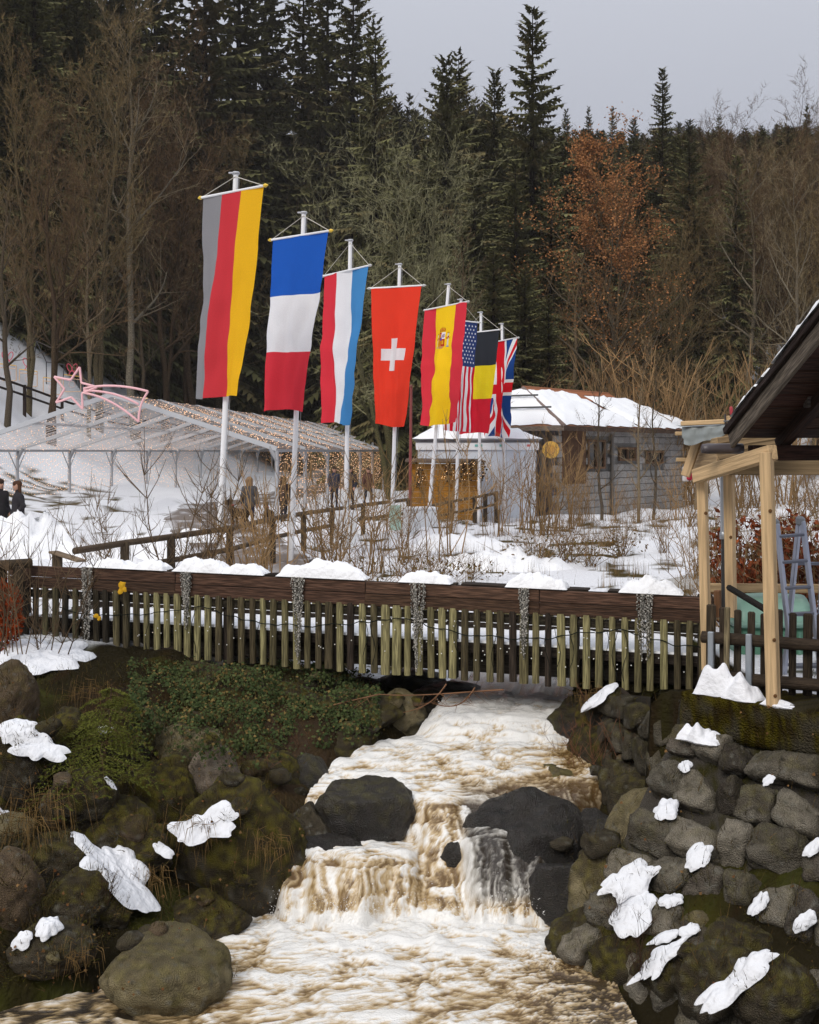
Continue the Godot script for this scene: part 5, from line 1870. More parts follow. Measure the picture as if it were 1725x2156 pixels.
# ---------------------------------------------------------------- rail fences, small things on the snow
func build_fences() -> void:
	var log_ := Color(0.14, 0.1, 0.065)
	# along the path
	var f := thing("path_fence", "brown log rail fence curving along the path beyond the bridge", "fence", Vector3(-3, 1.5, -26))
	var pts := [[158, 1160, 19.2], [265, 1143, 20.6], [362, 1130, 22.0], [485, 1112, 24.4], [575, 1092, 27.4], [640, 1081, 30.2], [700, 1073, 33.0], [765, 1063, 36.0], [860, 1052, 39.5]]
	for k in pts.size():
		var p := D(pts[k][0], pts[k][1], pts[k][2])
		if k < pts.size() - 1:
			var q := D(pts[k + 1][0], pts[k + 1][1], pts[k + 1][2])
			rod("rail", p, q, 0.055, M.wood, tone(log_), f, 10)
			if k > 0:
				rod("rail", p + Vector3(0, -0.42, 0), q + Vector3(0, -0.42, 0), 0.05, M.wood, tone(log_ * 0.9), f, 10)
		if k > 0:
			plank("post", Vector3(p.x, ground_y(p.x, -p.z) - 0.2, p.z + 0.06), p + Vector3(0, 0.03, 0.06), 0.13, 0.12, M.wood, tone(log_ * 0.85), f, Vector3(0, 0, 1))
	plank("cap_board", D(112, 1162, 19.0), D(172, 1181, 18.4), 0.16, 0.035, M.wood, Color(0.28, 0.2, 0.13), f)
	plank("post", D(121, 1255, 18.9), D(121, 1166, 18.9), 0.13, 0.13, M.wood, log_ * 0.6, f, Vector3(0, 0, 1))
	# by the stall
	f = thing("path_fence", "short dark rail fence in the snow before the ochre stall", "fence", Vector3(2.2, 1.2, -44))
	var p2 := [[905, 1066, 42.5], [950, 1056, 43.0], [1000, 1047, 43.5], [1022, 1043, 44.2], [1045, 1038, 45.0]]
	for k in p2.size():
		var p := D(p2[k][0], p2[k][1], p2[k][2])
		if k < p2.size() - 1:
			var q := D(p2[k + 1][0], p2[k + 1][1], p2[k + 1][2])
			rod("rail", p, q, 0.05, M.wood, log_, f, 8)
			rod("rail", p + Vector3(0, -0.4, 0), q + Vector3(0, -0.4, 0), 0.045, M.wood, log_, f, 8)
		plank("post", Vector3(p.x, ground_y(p.x, -p.z) - 0.15, p.z), p + Vector3(0, 0.06, 0), 0.15, 0.15, M.wood, log_ * 0.7, f, Vector3(0, 0, 1))
	# beside the left end of the bridge
	f = thing("bank_fence", "dark weathered fence end beside the bridge and the red leaves", "fence", D(30, 1320, 14.3))
	rod("rail", D(-60, 1194, 14.0), D(66, 1186, 14.4), 0.06, M.wood, log_ * 0.6, f, 10)
	rod("rail", D(-60, 1238, 14.0), D(48, 1234, 14.4), 0.05, M.wood, log_ * 0.4, f, 10)
	rod("rail", D(-60, 1280, 14.0), D(45, 1276, 14.4), 0.05, M.wood, log_ * 0.4, f, 10)
	for x in [3, 40]:
		plank("post", D(x, 1335, 14.25), D(x, 1192, 14.25), 0.11, 0.11, M.wood, log_ * 0.4, f, Vector3(0, 0, 1))
	# up the snowy slope
	f = thing("slope_fence", "dark timber rail fence climbing down the snowy slope behind the tunnel", "fence", D(130, 840, 60))
	var p3 := [[-40, 782, 66.8], [52, 814, 71.0], [131, 843, 75.0], [210, 868, 80.0], [290, 884, 86.0], [360, 893, 93.0], [450, 905, 104.0]]
	for k in p3.size():
		var p := D(p3[k][0], p3[k][1], p3[k][2])
		if k < p3.size() - 1:
			var q := D(p3[k + 1][0], p3[k + 1][1], p3[k + 1][2])
			plank("rail", p, q, 0.06, 0.13, M.wood, Color(0.05, 0.035, 0.028), f)
			plank("rail", p + Vector3(0, -0.5, 0), q + Vector3(0, -0.5, 0), 0.06, 0.12, M.wood, Color(0.05, 0.035, 0.028), f)
		plank("post", Vector3(p.x, minf(ground_y(p.x, -p.z), p.y - 0.9) - 0.2, p.z), p + Vector3(0, 0.1, 0), 0.16, 0.16, M.wood, Color(0.045, 0.03, 0.025), f, Vector3(0, 0, 1))
	# small things
	var o := thing("leaning_board", "tilted white panel standing at the foot of the third flagpole", "panel", land(728, 31.2))
	var s := Shape.new()
	s.box(Transform3D(Basis(Vector3.BACK, -0.06) * Basis(Vector3.RIGHT, -0.12), D(727, 1116, 31.0)), Vector3(0.56, 0.95, 0.05), 0.015, Color(0.74, 0.75, 0.76))
	part("board", s, M.paint, o)
	plank("stand", D(720, 1085, 31.2), D(715, 1155, 31.5), 0.05, 0.05, M.wood, log_, o, Vector3(0, 0, 1))
	o = thing("leaning_board", "pale green board leaning by the fourth flagpole", "panel", land(833, 35.5))
	s = Shape.new()
	s.box(Transform3D(Basis(Vector3.RIGHT, -0.1), D(833, 1090, 35.5)), Vector3(0.34, 0.72, 0.05), 0.01, Color(0.36, 0.5, 0.42))
	part("board", s, M.paint, o)
	plank("stand", D(833, 1065, 35.7), D(833, 1118, 36.0), 0.05, 0.05, M.wood, log_, o, Vector3(0, 0, 1))
	o = thing("white_crate", "white box standing in the snow in front of the ochre stall", "box", land(885, 38))
	s = Shape.new()
	s.box(Transform3D(Basis(Vector3.UP, 0.2), D(884, 1104, 38.0)), Vector3(0.95, 0.95, 0.7), 0.03, Color(0.66, 0.68, 0.7))
	part("case", s, M.paint, o)
	s = Shape.new()
	s.box(Transform3D(Basis(Vector3.UP, 0.2), D(884, 1070, 38.0)), Vector3(1.02, 0.08, 0.76), 0.02, Color(0.74, 0.75, 0.77))
	part("lid", s, M.paint, o)
	o = thing("dark_sack", "black sack lying in the snow below the path fence", "sack", land(666, 24.5))
	s = rock(Vector3(0.34, 0.36, 0.26), Basis(Vector3.BACK, 0.4), 61, 4, 3, Color(0.03, 0.03, 0.035), 0.0, Vector3(0, 0.13, 0) + land(666, 24.5), false)
	part("bag", s, M.paint, o)
	s = rock(Vector3(0.3, 0.12, 0.2), Basis(), 63, 3, 2, Color(0.04, 0.03, 0.025), 0.0, Vector3(0.22, 0.04, 0.1) + land(666, 24.5), false)
	part("flap", s, M.paint, o)
	o = thing("rust_pole", "rusty red metal pole beside the ochre stall", "pole", land(862, 42))
	rod("shaft", land(863, 42), D(866, 815, 42), 0.06, M.paint, Color(0.2, 0.045, 0.04), o, 10, 0.05)
	rod("tip", D(866, 815, 42), D(866, 810, 42), 0.07, M.paint, Color(0.15, 0.04, 0.035), o, 10, 0.03)


# ---------------------------------------------------------------- trees
# a spruce 10 units tall: [trunk, crown]
func spruce(seed_: int, thin: float, wide: float, bare_below: float) -> Array:
	var r := RandomNumberGenerator.new()
	r.seed = seed_
	var trunk := Shape.new()
	var pts := []
	var rad := []
	for k in 9:
		var t := k / 8.0
		pts.append(Vector3(0.05 * noise_b.get_noise_2d(t * 2, seed_), t * 10.0 - 0.15, 0.05 * noise_b.get_noise_2d(t * 2, seed_ + 9.0)))
		rad.append(0.13 * pow(1.0 - t, 0.9) + 0.008)
	trunk.tube(pts, rad, 7, Color(0.06, 0.045, 0.035), Color(0.045, 0.035, 0.026))
	var crown := Shape.new()
	var y := 0.5 + bare_below * 4.0
	while y < 9.95:
		var t := y / 10.0
		var long := wide * (pow(1.0 - t, 0.75) * 1.75 + 0.05) * (1.0 if t > 0.25 else lerpf(0.75, 1.0, t * 4.0))
		var n := 6 + int(5.0 * (1.0 - t))
		for k in n:
			if r.randf() < thin:
				continue
			var a := TAU * (k + r.randf_range(-0.35, 0.35)) / n + y * 3.0
			var l := long * r.randf_range(0.6, 1.15)
			var slope := lerpf(-0.5, 0.75, pow(t, 1.6)) + r.randf_range(-0.15, 0.15)
			var out := Vector3(cos(a), 0, sin(a))
			var side := Vector3(-sin(a), 0, cos(a))
			var p0 := Vector3(0, y + r.randf_range(-0.12, 0.12), 0)
			var m := maxi(4, int(l * 8.0))
			var dark := r.randf_range(0.55, 1.35)
			var green := Color(0.115, 0.112, 0.05) * dark
			if r.randf() < 0.2:
				green = Color(0.15, 0.125, 0.06) * dark
			var last := p0
			for i in m:
				var f := (i + 1.0) / m
				var p := p0 + out * l * f + Vector3(0, l * (slope * f - 0.35 * f * f + 0.22 * f * f * f), 0)
				var wdt := (0.21 * l * (1.0 - f * 0.75) + 0.05)
				for sg in [-1.0, 1.0]:
					var tip: Vector3 = p + side * sg * wdt * r.randf_range(0.7, 1.2) + out * wdt * 0.6 + Vector3(0, -wdt * r.randf_range(0.25, 0.8), 0)
					var c := green * r.randf_range(0.75, 1.3)
					var i0 := crown.point(last, c * 0.8)
					crown.point(p + out * 0.06, c)
					crown.point(tip, c * 1.25)
					crown.tri(i0, i0 + 1, i0 + 2)
					# a hanging spray
					var h := crown.point(last.lerp(tip, 0.45), c * 0.8)
					crown.point(p.lerp(tip, 0.6), c)
					crown.point(p.lerp(tip, 0.5) + Vector3(0, -wdt * r.randf_range(0.4, 1.1), 0), c * 0.9)
					crown.tri(h, h + 1, h + 2)
				last = p
			var e := crown.point(last + side * 0.03, green)
			crown.point(last - side * 0.03, green)
			crown.point(last + out * 0.16 + Vector3(0, 0.03, 0), green * 1.3)
			crown.tri(e, e + 1, e + 2)
		y += lerpf(0.24, 0.13, t)
	return [trunk, crown]

# a leafless tree about 10 units tall: [trunk with limbs, twigs]
func bare_tree(seed_: int, limbs: int, spread: float, fork: float, bark: Color, tip: Color, dense: int, start := 0.3, bend := 0.35) -> Array:
	var r := RandomNumberGenerator.new()
	r.seed = seed_
	var trunk := Shape.new()
	var twigs := Shape.new()
	var todo := []
	var stems := 2 if fork > 0.0 else 1
	for k in stems:
		var pts := []
		var rad := []
		var lean := Vector3(r.randfn() * 0.05 + (k - 0.5) * fork, 0, r.randfn() * 0.05 + (0.3 - k * 0.6) * fork)
		var h := 9.0 - k * 1.6
		for i in 12:
			var t := i / 11.0
			pts.append(Vector3(0, -0.2, 0) + lean * h * t * t + Vector3(bend * 0.5 * noise_b.get_noise_2d(t * 2.5, seed_ + k * 7), t * h, bend * 0.5 * noise_b.get_noise_2d(t * 2.5, seed_ + 30.0 + k)))
			rad.append(0.09 * pow(1.0 - t * 0.96, 0.85) * (1.0 - 0.25 * k))
		trunk.tube(pts, rad, 7, bark, tip)
		for i in limbs:
			var t := lerpf(start, 1.0, pow((i + r.randf()) / limbs, 0.9))
			var at := int(t * 11)
			var p: Vector3 = pts[at].lerp(pts[mini(at + 1, 11)], t * 11 - at)
			var a := i * 2.4 + r.randf_range(-0.6, 0.6)
			var up := lerpf(0.45, 1.5, t) + r.randf_range(-0.3, 0.3)
			var l := h * spread * (1.05 - 0.72 * t) * r.randf_range(0.55, 1.15)
			todo.append([p, Vector3(cos(a), up, sin(a)).normalized(), l, 0.05 * (1.12 - t), 1])
	while todo.size():
		var q: Array = todo.pop_back()
		var p: Vector3 = q[0]
		var dir: Vector3 = q[1]
		var n: int = [0, 6, 4, 3][q[4]]
		var pts := [p]
		var rad := [q[3]]
		var curl := Vector3(r.randfn(), r.randfn(), r.randfn()) * bend * 0.5
		for i in n:
			dir = (dir + curl / n + Vector3(r.randfn(), r.randfn(), r.randfn()) * bend * 0.28 + Vector3(0, 0.1, 0)).normalized()
			p += dir * q[2] / n
			pts.append(p)
			rad.append(lerpf(q[3], q[3] * 0.25, (i + 1.0) / n))
		var col := bark.lerp(tip, [0.0, 0.35, 0.7, 1.0][q[4]]) * r.randf_range(0.75, 1.3)
		if q[4] <= 2:
			(trunk if q[4] == 1 else twigs).tube(pts, rad, 5 if q[4] == 1 else 3, col, Color(-1, 0, 0), false)
			var kids: int = (dense + 2) if q[4] == 1 else dense
			for i in kids:
				var t := (i + 0.6 + r.randf() * 0.8) / (kids + 0.6)
				t = clampf(t, 0.15, 1.0)
				var at := mini(int(t * n), n - 1)
				var b: Vector3 = pts[at].lerp(pts[at + 1], clampf(t * n - at, 0, 1))
				var along: Vector3 = (pts[at + 1] - pts[at]).normalized()
				var off := along.cross(Vector3(r.randfn(), r.randfn(), r.randfn())).normalized()
				todo.append([b, (along + off * r.randf_range(0.6, 1.25) + Vector3(0, 0.25, 0)).normalized(), q[2] * r.randf_range(0.32, 0.6), rad[at] * 0.5, q[4] + 1])
		else:
			for i in n:
				twigs.ribbon(pts[i], pts[i + 1] + (pts[i + 1] - pts[i]) * 0.4, maxf(q[3] * 1.6, 0.012), col, Vector3(r.randfn(), r.randfn(), r.randfn()))
				for e in 2:
					var along: Vector3 = (pts[i + 1] - pts[i]).normalized()
					var off := along.cross(Vector3(r.randfn(), r.randfn(), r.randfn())).normalized()
					twigs.ribbon(pts[i + 1], pts[i + 1] + (along + off * 0.9 + Vector3(0, 0.25, 0)).normalized() * q[2] * r.randf_range(0.35, 0.7), 0.011, col * 1.1, Vector3(r.randfn(), r.randfn(), r.randfn()))
	return [trunk, twigs]

var kinds := {}

func tree_kind(kind: String) -> Array:  # meshes shared by all trees of a kind
	if kinds.has(kind):
		return kinds[kind]
	var q: Array
	match kind:
		"spruce_a": q = spruce(21, 0.06, 0.95, 0.0)
		"spruce_b": q = spruce(22, 0.1, 1.15, 0.0)
		"spruce_c": q = spruce(23, 0.16, 0.85, 0.0)
		"spruce_tall": q = spruce(24, 0.18, 1.0, 0.25)
		"spruce_wide": q = spruce(25, 0.08, 1.5, 0.0)
		"grey_a": q = bare_tree(31, 15, 0.36, 0.16, Color(0.4, 0.36, 0.27), Color(0.24, 0.205, 0.12), 4)
		"grey_b": q = bare_tree(32, 14, 0.38, 0.0, Color(0.34, 0.3, 0.23), Color(0.17, 0.13, 0.075), 4)
		"slim_a": q = bare_tree(33, 17, 0.2, 0.0, Color(0.34, 0.28, 0.19), Color(0.22, 0.15, 0.08), 3, 0.2)
		"slim_b": q = bare_tree(34, 15, 0.24, 0.0, Color(0.14, 0.115, 0.085), Color(0.12, 0.085, 0.05), 3, 0.25)
		"mossy": q = bare_tree(35, 14, 0.55, 0.35, Color(0.13, 0.115, 0.05), Color(0.2, 0.19, 0.11), 4, 0.25, 0.75)
		"dark_a": q = bare_tree(36, 15, 0.4, 0.12, Color(0.12, 0.085, 0.055), Color(0.11, 0.07, 0.038), 5, 0.3)
		"dark_b": q = bare_tree(37, 16, 0.34, 0.2, Color(0.17, 0.14, 0.085), Color(0.14, 0.1, 0.048), 5, 0.25)
		"beech": q = bare_tree(39, 20, 0.36, 0.12, Color(0.22, 0.19, 0.14), Color(0.12, 0.075, 0.035), 4, 0.22)
	var made := [q[0].mesh(), q[1].mesh()]
	if kind == "beech":  # the leaves that stay on a beech through the winter
		var r := RandomNumberGenerator.new()
		r.seed = 5
		var s := Shape.new()
		var tv: PackedVector3Array = q[1].v
		for k in 44000:
			var p := tv[r.randi() % tv.size()]
			var keep := ss(4.6, 7.8, p.y) * 0.8 + 0.1
			if r.randf() > keep or (noise_b.get_noise_3dv(p * 0.9) < -0.06 and r.randf() < 0.85):
				continue
			p += Vector3(r.randfn(), r.randfn(), r.randfn()) * 0.07
			var a := Vector3(r.randfn(), r.randfn(), r.randfn()).normalized() * 0.03
			var b := a.cross(Vector3(r.randfn(), r.randfn(), r.randfn())).normalized() * 0.02
			var c := Color(0.4, 0.18, 0.07).lerp(Color(0.26, 0.125, 0.055), r.randf()) * r.randf_range(0.7, 1.3)
			var i := s.point(p - a, c)
			s.point(p + b, c)
			s.point(p + a, c)
			s.point(p - b, c)
			s.quad(i, i + 1, i + 2, i + 3)
		made.append(s.mesh())
	kinds[kind] = made
	return made

func plant_tree(kind: String, label: String, foot: Vector3, tall: float, group := "", turn := -1.0, wide := 1.0) -> Node3D:
	var m := tree_kind(kind)
	var firm := kind.begins_with("spruce")
	var o := thing("spruce_tree" if firm else "bare_tree" if kind != "beech" else "beech_tree", label, "tree", foot, group)
	var t := Transform3D(Basis(Vector3.UP, rnd(0, TAU) if turn < 0 else turn).scaled(Vector3(wide, 1, wide) * tall / (10.0 if firm else 9.6)), foot)
	part("trunk", m[0], M.bark, o, t)
	part("crown", m[1], M.needle if firm else M.twig, o, t)
	if m.size() > 2:
		part("leaves", m[2], M.leaf, o, t)
	return o

func stand(x: float, d: float) -> Vector3:  # clear of the tunnel: trees left of it stand on the slope
	if x < 760.0 and d > 54.0:
		for k in 80:
			var m := (x - 862.5) / LENS * d
			if maxf(-m - 17.5 + 0.084 * (d - 44.0), d - table(BACK, m)) > 4.5:
				break
			d += 1.0
	var p := land(x, d)
	p.y -= 0.25
	return p

func build_forest() -> void:
	# spruces that can be told apart: bearing of the stem, elevation of the top, distance, kind, width, label
	var list := [
		[1122, 10, 86, "spruce_tall", 1.0, "tallest spruce, its thin top standing alone far above the skyline"],
		[940, 112, 90, "spruce_wide", 0.8, "broad spruce with a double top beside the tallest spruce"],
		[966, 108, 92, "spruce_b", 0.9, "second stem of the double-topped spruce"],
		[1042, 140, 93, "spruce_b", 0.8, "shorter spruce filling the gap between the double top and the tallest spruce"],
		[1395, 138, 112, "spruce_c", 0.95, "lone spruce whose dark top rises above the orange beech"],
		[1240, 222, 135, "spruce_c", 0.8, "small far spruce on the ridge before the lone top"],
		[1290, 222, 140, "spruce_c", 0.8, "narrow far spruce directly above the orange crown"],
		[1193, 228, 122, "spruce_b", 0.7, "far spruce hard by the tallest spruce's lower branches"],
		[1335, 248, 120, "spruce_b", 1.0, "spruce with its top just clearing the orange beech"],
		[1700, 216, 118, "spruce_c", 0.8, "dark pointed spruce at the edge among bare crowns"],
		[1515, 238, 116, "spruce_c", 0.8, "dark spruce half hidden in the bare crowns on the skyline"],
		[1452, 250, 112, "spruce_b", 1.1, "broad dark spruce shoulder below the lone top"],
		[862, 192, 150, "spruce_c", 0.9, "tiny pale spruce in the dip of the skyline"],
		[790, 42, 92, "spruce_b", 0.8, "spruce at the end of the high slope with drooping tips against the sky"],
		[745, -60, 88, "spruce_a", 1.0, "big spruce leaning out before the sky high on the slope"],
		[690, -90, 86, "spruce_tall", 1.1, "spruce with sky glinting between its upper branches"],
		[640, -70, 92, "spruce_a", 1.0, "dark spruce behind the tall forked grey tree"],
		[1000, 330, 80, "spruce_b", 1.1, "dense spruce below the double top"],
		[1085, 340, 78, "spruce_a", 1.2, "dark wide spruce at the foot of the tallest one"],
		[1160, 350, 80, "spruce_b", 1.0, "dark spruce between the tallest spruce and the orange beech"],
		[900, 300, 84, "spruce_b", 1.0, "spruce above the twisted mossy branches"],
		[1040, 520, 66, "spruce_a", 1.5, "young green spruce with light tips behind the starred banner"],
		[1105, 560, 68, "spruce_wide", 1.1, "low green spruce behind the banner of crosses"],
		[1155, 620, 67, "spruce_a", 1.3, "low spruce in front of the hut's roof"],
		[838, 330, 82, "spruce_b", 1.0, "dark spruce behind the red white and blue banner"],
		[975, 470, 72, "spruce_a", 1.2, "middle-sized spruce behind the coat of arms banner"],
		[330, -160, 108, "spruce_a", 1.2, "dark spruce at the top of the slope behind the leaning grey tree"],
		[430, -170, 112, "spruce_b", 1.2, "dark spruce at the top of the slope above the largest banner"],
		[505, -140, 110, "spruce_a", 1.2, "dark spruce at the top of the slope left of the tall forked grey tree"],
		[250, -170, 104, "spruce_wide", 1.0, "dark spruce high above the straight dark trunk"],
		[140, -150, 100, "spruce_a", 1.2, "dark spruce high on the slope near the edge"],
		[560, -120, 80, "spruce_a", 1.1, "dark spruce behind the blue white and red banner's tree"],
	]
	for q in list:
		var f := stand(q[0], q[2])
		q[2] = -f.z
		plant_tree(q[3], q[5], f, EYE + (950.0 - q[1]) / LENS * q[2] - f.y, "spruces of the slope", -1.0, q[4])
	# leafless trees
	list = [
		[557, 55, 60, "grey_a", 1.1, "tall forked pale grey tree behind the second banner"],
		[275, -40, 66, "grey_b", 1.0, "big leaning grey tree with a bare pale trunk"],
		[212, -60, 70, "dark_b", 0.9, "straight dark trunk beside the leaning grey tree"],
		[186, 330, 55, "slim_a", 0.9, "slim pale sapling standing in front of the dark wood"],
		[292, 425, 55, "slim_b", 1.1, "slim sapling with brown twigs beside the largest banner"],
		[12, 325, 58, "slim_b", 1.4, "young tree with orange brown twigs at the very edge"],
		[60, 40, 72, "dark_b", 0.8, "thin dark trunk deep in the wood near the edge"],
		[350, 200, 64, "dark_a", 1.2, "dark tree with long crooked branches above the saplings"],
		[815, 250, 62, "mossy", 1.1, "wide twisted tree with mossy crooked boughs"],
		[905, 330, 64, "mossy", 0.9, "pale twiggy crown behind the coat of arms banner"],
		[980, 440, 52, "slim_b", 1.0, "thin yellowish shrub tree before the dark spruces"],
		[1298, 250, 72, "beech", 1.15, "beech with rust orange leaves and several pale trunks"],
		[1580, 300, 76, "grey_b", 1.15, "pale trunked tree behind the dark roof"],
		[1672, 330, 72, "grey_b", 0.9, "leaning pale trunk just above the dark roof's snow"],
		[1470, 330, 78, "dark_b", 1.3, "brown bare tree between the beech and the pale trunks"],
		[1640, 205, 96, "dark_a", 1.3, "bare crown with crooked boughs drawn against the sky"],
		[1555, 222, 98, "dark_a", 1.2, "bare crown beside the crooked one on the skyline"],
		[1505, 240, 94, "dark_a", 1.4, "bare crown between the lone spruce top and the crooked crowns"],
		[1700, 232, 92, "dark_a", 1.4, "bare dark crown on the skyline at the edge"],
		[1600, 262, 88, "dark_b", 1.5, "dense bare brown crown below the crooked skyline crowns"],
		[1420, 420, 74, "dark_b", 1.2, "brown bare tree next to the beech"],
		[1205, 420, 74, "slim_a", 1.2, "pale slim tree beside the beech trunks"],
		[460, 120, 68, "dark_b", 1.2, "dark brown tree behind the largest banner"],
		[110, 200, 68, "dark_a", 1.0, "crooked branching tree low on the dark slope"],
		[690, 230, 66, "grey_b", 0.9, "grey tree between the second and third banner"],
		[1700, 420, 84, "dark_b", 1.1, "brown bare tree above the dark roof at the edge"],
		[640, 330, 63, "mossy", 0.8, "small crooked tree right of the forked grey tree"],
		[400, 60, 74, "dark_a", 1.1, "tall dark bare tree high behind the first banner"],
		[1340, 690, 44, "slim_a", 1.0, "slim brown sapling in front of the stone hut"],
		[1375, 720, 47, "slim_b", 1.0, "thin sapling beside the one in front of the stone hut"],
		[1265, 735, 46, "slim_b", 1.1, "bare sapling before the hut's large window"],
		[1462, 745, 58, "slim_a", 1.2, "reddish sapling past the end of the hut"],
	]
	for q in list:
		var f := stand(q[0], q[2])
		q[2] = -f.z
		plant_tree(q[3], q[5], f, EYE + (950.0 - q[1]) / LENS * q[2] - f.y, "leafless trees of the slope", -1.0, q[4])
	# the rest of the wood, one mass
	var firs := ["spruce_a", "spruce_b", "spruce_c", "spruce_wide"]
	var woods := ["dark_a", "dark_b", "grey_b", "slim_b"]
	var where := {}
	for k in 2300:
		var d := rnd(60, 215)
		var span := d * 0.40
		var x := rnd(-span - 8, span + 6) if k < 1500 else rnd(-span, -0.12 * d)
		var sl := (-x - 19.0) + 0.084 * (d - 44.0)
		var sb := d - table(BACK, x)
		if maxf(sl - (25.0 if d < 82.0 and x < -0.17 * d else 14.0 if d < 80.0 else 10.0), sb - 4.0) < 0.0:
			continue
		var firm := rng.randf() < (0.9 if k >= 1500 else 0.62 if maxf(sl, sb) > 14.0 else 0.2)
		var bearing := 862.5 + x / d * LENS
		if not firm and (bearing < 420.0 and rng.randf() < 0.55 or bearing > 420.0 and bearing < 730.0 and d < 128.0):
			continue
		if x > 22.0 and sb < 40.0 and rng.randf() < 0.8:
			firm = false
		var kind: String = firs[rng.randi() % 4] if firm else woods[rng.randi() % 4]
		var y := ground_y(x, d)
		var tall := rnd(20, 31) if firm else rnd(12, 21)
		var limit := skyline(862.5 + x / d * LENS)  # the wood keeps below the crowns that make the skyline
		var most := EYE + (950.0 - limit) / LENS * d - y
		if most < 7.0:
			continue
		tall = minf(tall, most * rnd(0.9, 1.0))
		if not where.has(kind):
			where[kind] = [[], []]
		where[kind][0].append(Transform3D(Basis(Vector3.UP, rnd(0, TAU)).scaled(Vector3(rnd(0.85, 1.2), 1, rnd(0.85, 1.2)) * tall / 10.0), Vector3(x, y - 0.3, -d)))
		where[kind][1].append(Color.WHITE * rnd(0.7, 1.2))
	for kind in where:
		var m := tree_kind(kind)
		var firm: bool = kind.begins_with("spruce")
		scatter("forest_trunks", m[0], M.bark, where[kind][0], where[kind][1])
		scatter("forest_crowns", m[1], M.needle if firm else M.twig, where[kind][0], where[kind][1])

func skyline(x: float) -> float:
	return table([[-900, -900], [560, -300], [730, -40], [770, 60], [830, 190], [880, 225], [930, 190], [1010, 190], [1060, 230], [1100, 250], [1190, 260], [1260, 265], [1340, 270], [1420, 250], [1500, 265], [1560, 260], [1725, 245], [2200, 235]], x)


# ---------------------------------------------------------------- shrubs, brush and saplings on this side of the wood
func brush(seed_: int, stems: int, fan: float, twiggy: int, col: Color, curve := 0.25) -> Shape:  # upright stems, one unit tall
	var r := RandomNumberGenerator.new()
	r.seed = seed_
	var s := Shape.new()
	for k in stems:
		var p := Vector3(r.randfn() * 0.05, -0.03, r.randfn() * 0.05)
		var dir := Vector3(r.randfn() * fan, 1, r.randfn() * fan).normalized()
		var h := r.randf_range(0.5, 1.0)
		var pts := [p]
		var rad := [0.006 * h]
		for i in 7:
			dir = (dir + Vector3(r.randfn(), 0.25, r.randfn()) * curve * 0.25).normalized()
			p += dir * h / 7
			pts.append(p)
			rad.append(lerpf(0.006, 0.0014, (i + 1) / 7.0) * h)
		var c := col * r.randf_range(0.6, 1.35)
		s.tube(pts, rad, 4, c * 0.85, c * 1.1, false)
		for i in twiggy:
			var at := r.randi_range(2, 6)
			var b: Vector3 = pts[at]
			var e := Vector3(r.randfn() * 0.7, r.randf_range(0.5, 1.2), r.randfn() * 0.7).normalized() * h * r.randf_range(0.12, 0.34)
			s.tube([b, b + e * 0.55 + Vector3(0, 0.0, 0), b + e + Vector3(0, 0.04 * h, 0)], [0.0026, 0.002, 0.001], 3, c, Color(-1, 0, 0), false)
			for w in 3:
				s.ribbon(b + e * r.randf_range(0.3, 0.9), b + e * r.randf_range(0.8, 1.2) + Vector3(r.randfn(), absf(r.randfn()), r.randfn()) * 0.05, 0.0032, c, Vector3(r.randfn(), r.randfn(), r.randfn()))
	return s

func leafy(seed_: int, count: int, size: float, a: Color, b: Color, form: Vector3) -> Shape:  # loose leaves in an egg-shaped crown of half axes form, standing on 0
	var r := RandomNumberGenerator.new()
	r.seed = seed_
	var s := Shape.new()
	for k in count:
		var u := Vector3(r.randfn(), r.randfn(), r.randfn()).normalized() * pow(r.randf(), 0.4)
		var p := Vector3(u.x * form.x, (u.y + 1.0) * form.y, u.z * form.z)
		if noise_b.get_noise_3dv(p * 2.2 + Vector3(seed_, 0, 0)) < -0.12:
			continue
		leaf(s, p, Vector3(r.randfn(), r.randfn(), r.randfn()).normalized(), size * r.randf_range(0.6, 1.25), a.lerp(b, r.randf()) * r.randf_range(0.65, 1.3), r)
	return s

func leaf(s: Shape, p: Vector3, n: Vector3, size: float, c: Color, r: RandomNumberGenerator) -> void:
	var a := n.cross(Vector3(r.randfn(), r.randfn(), r.randfn())).normalized() * size
	var b := n.cross(a).normalized() * size * 0.55
	var i := s.point(p - a, c * 0.85)
	s.point(p - b * 0.9 + n * size * 0.2, c)
	s.point(p + a * 1.1, c)
	s.point(p + b * 0.9 + n * size * 0.2, c * 1.1)
	s.tri(i, i + 1, i + 2)
	s.tri(i, i + 2, i + 3)

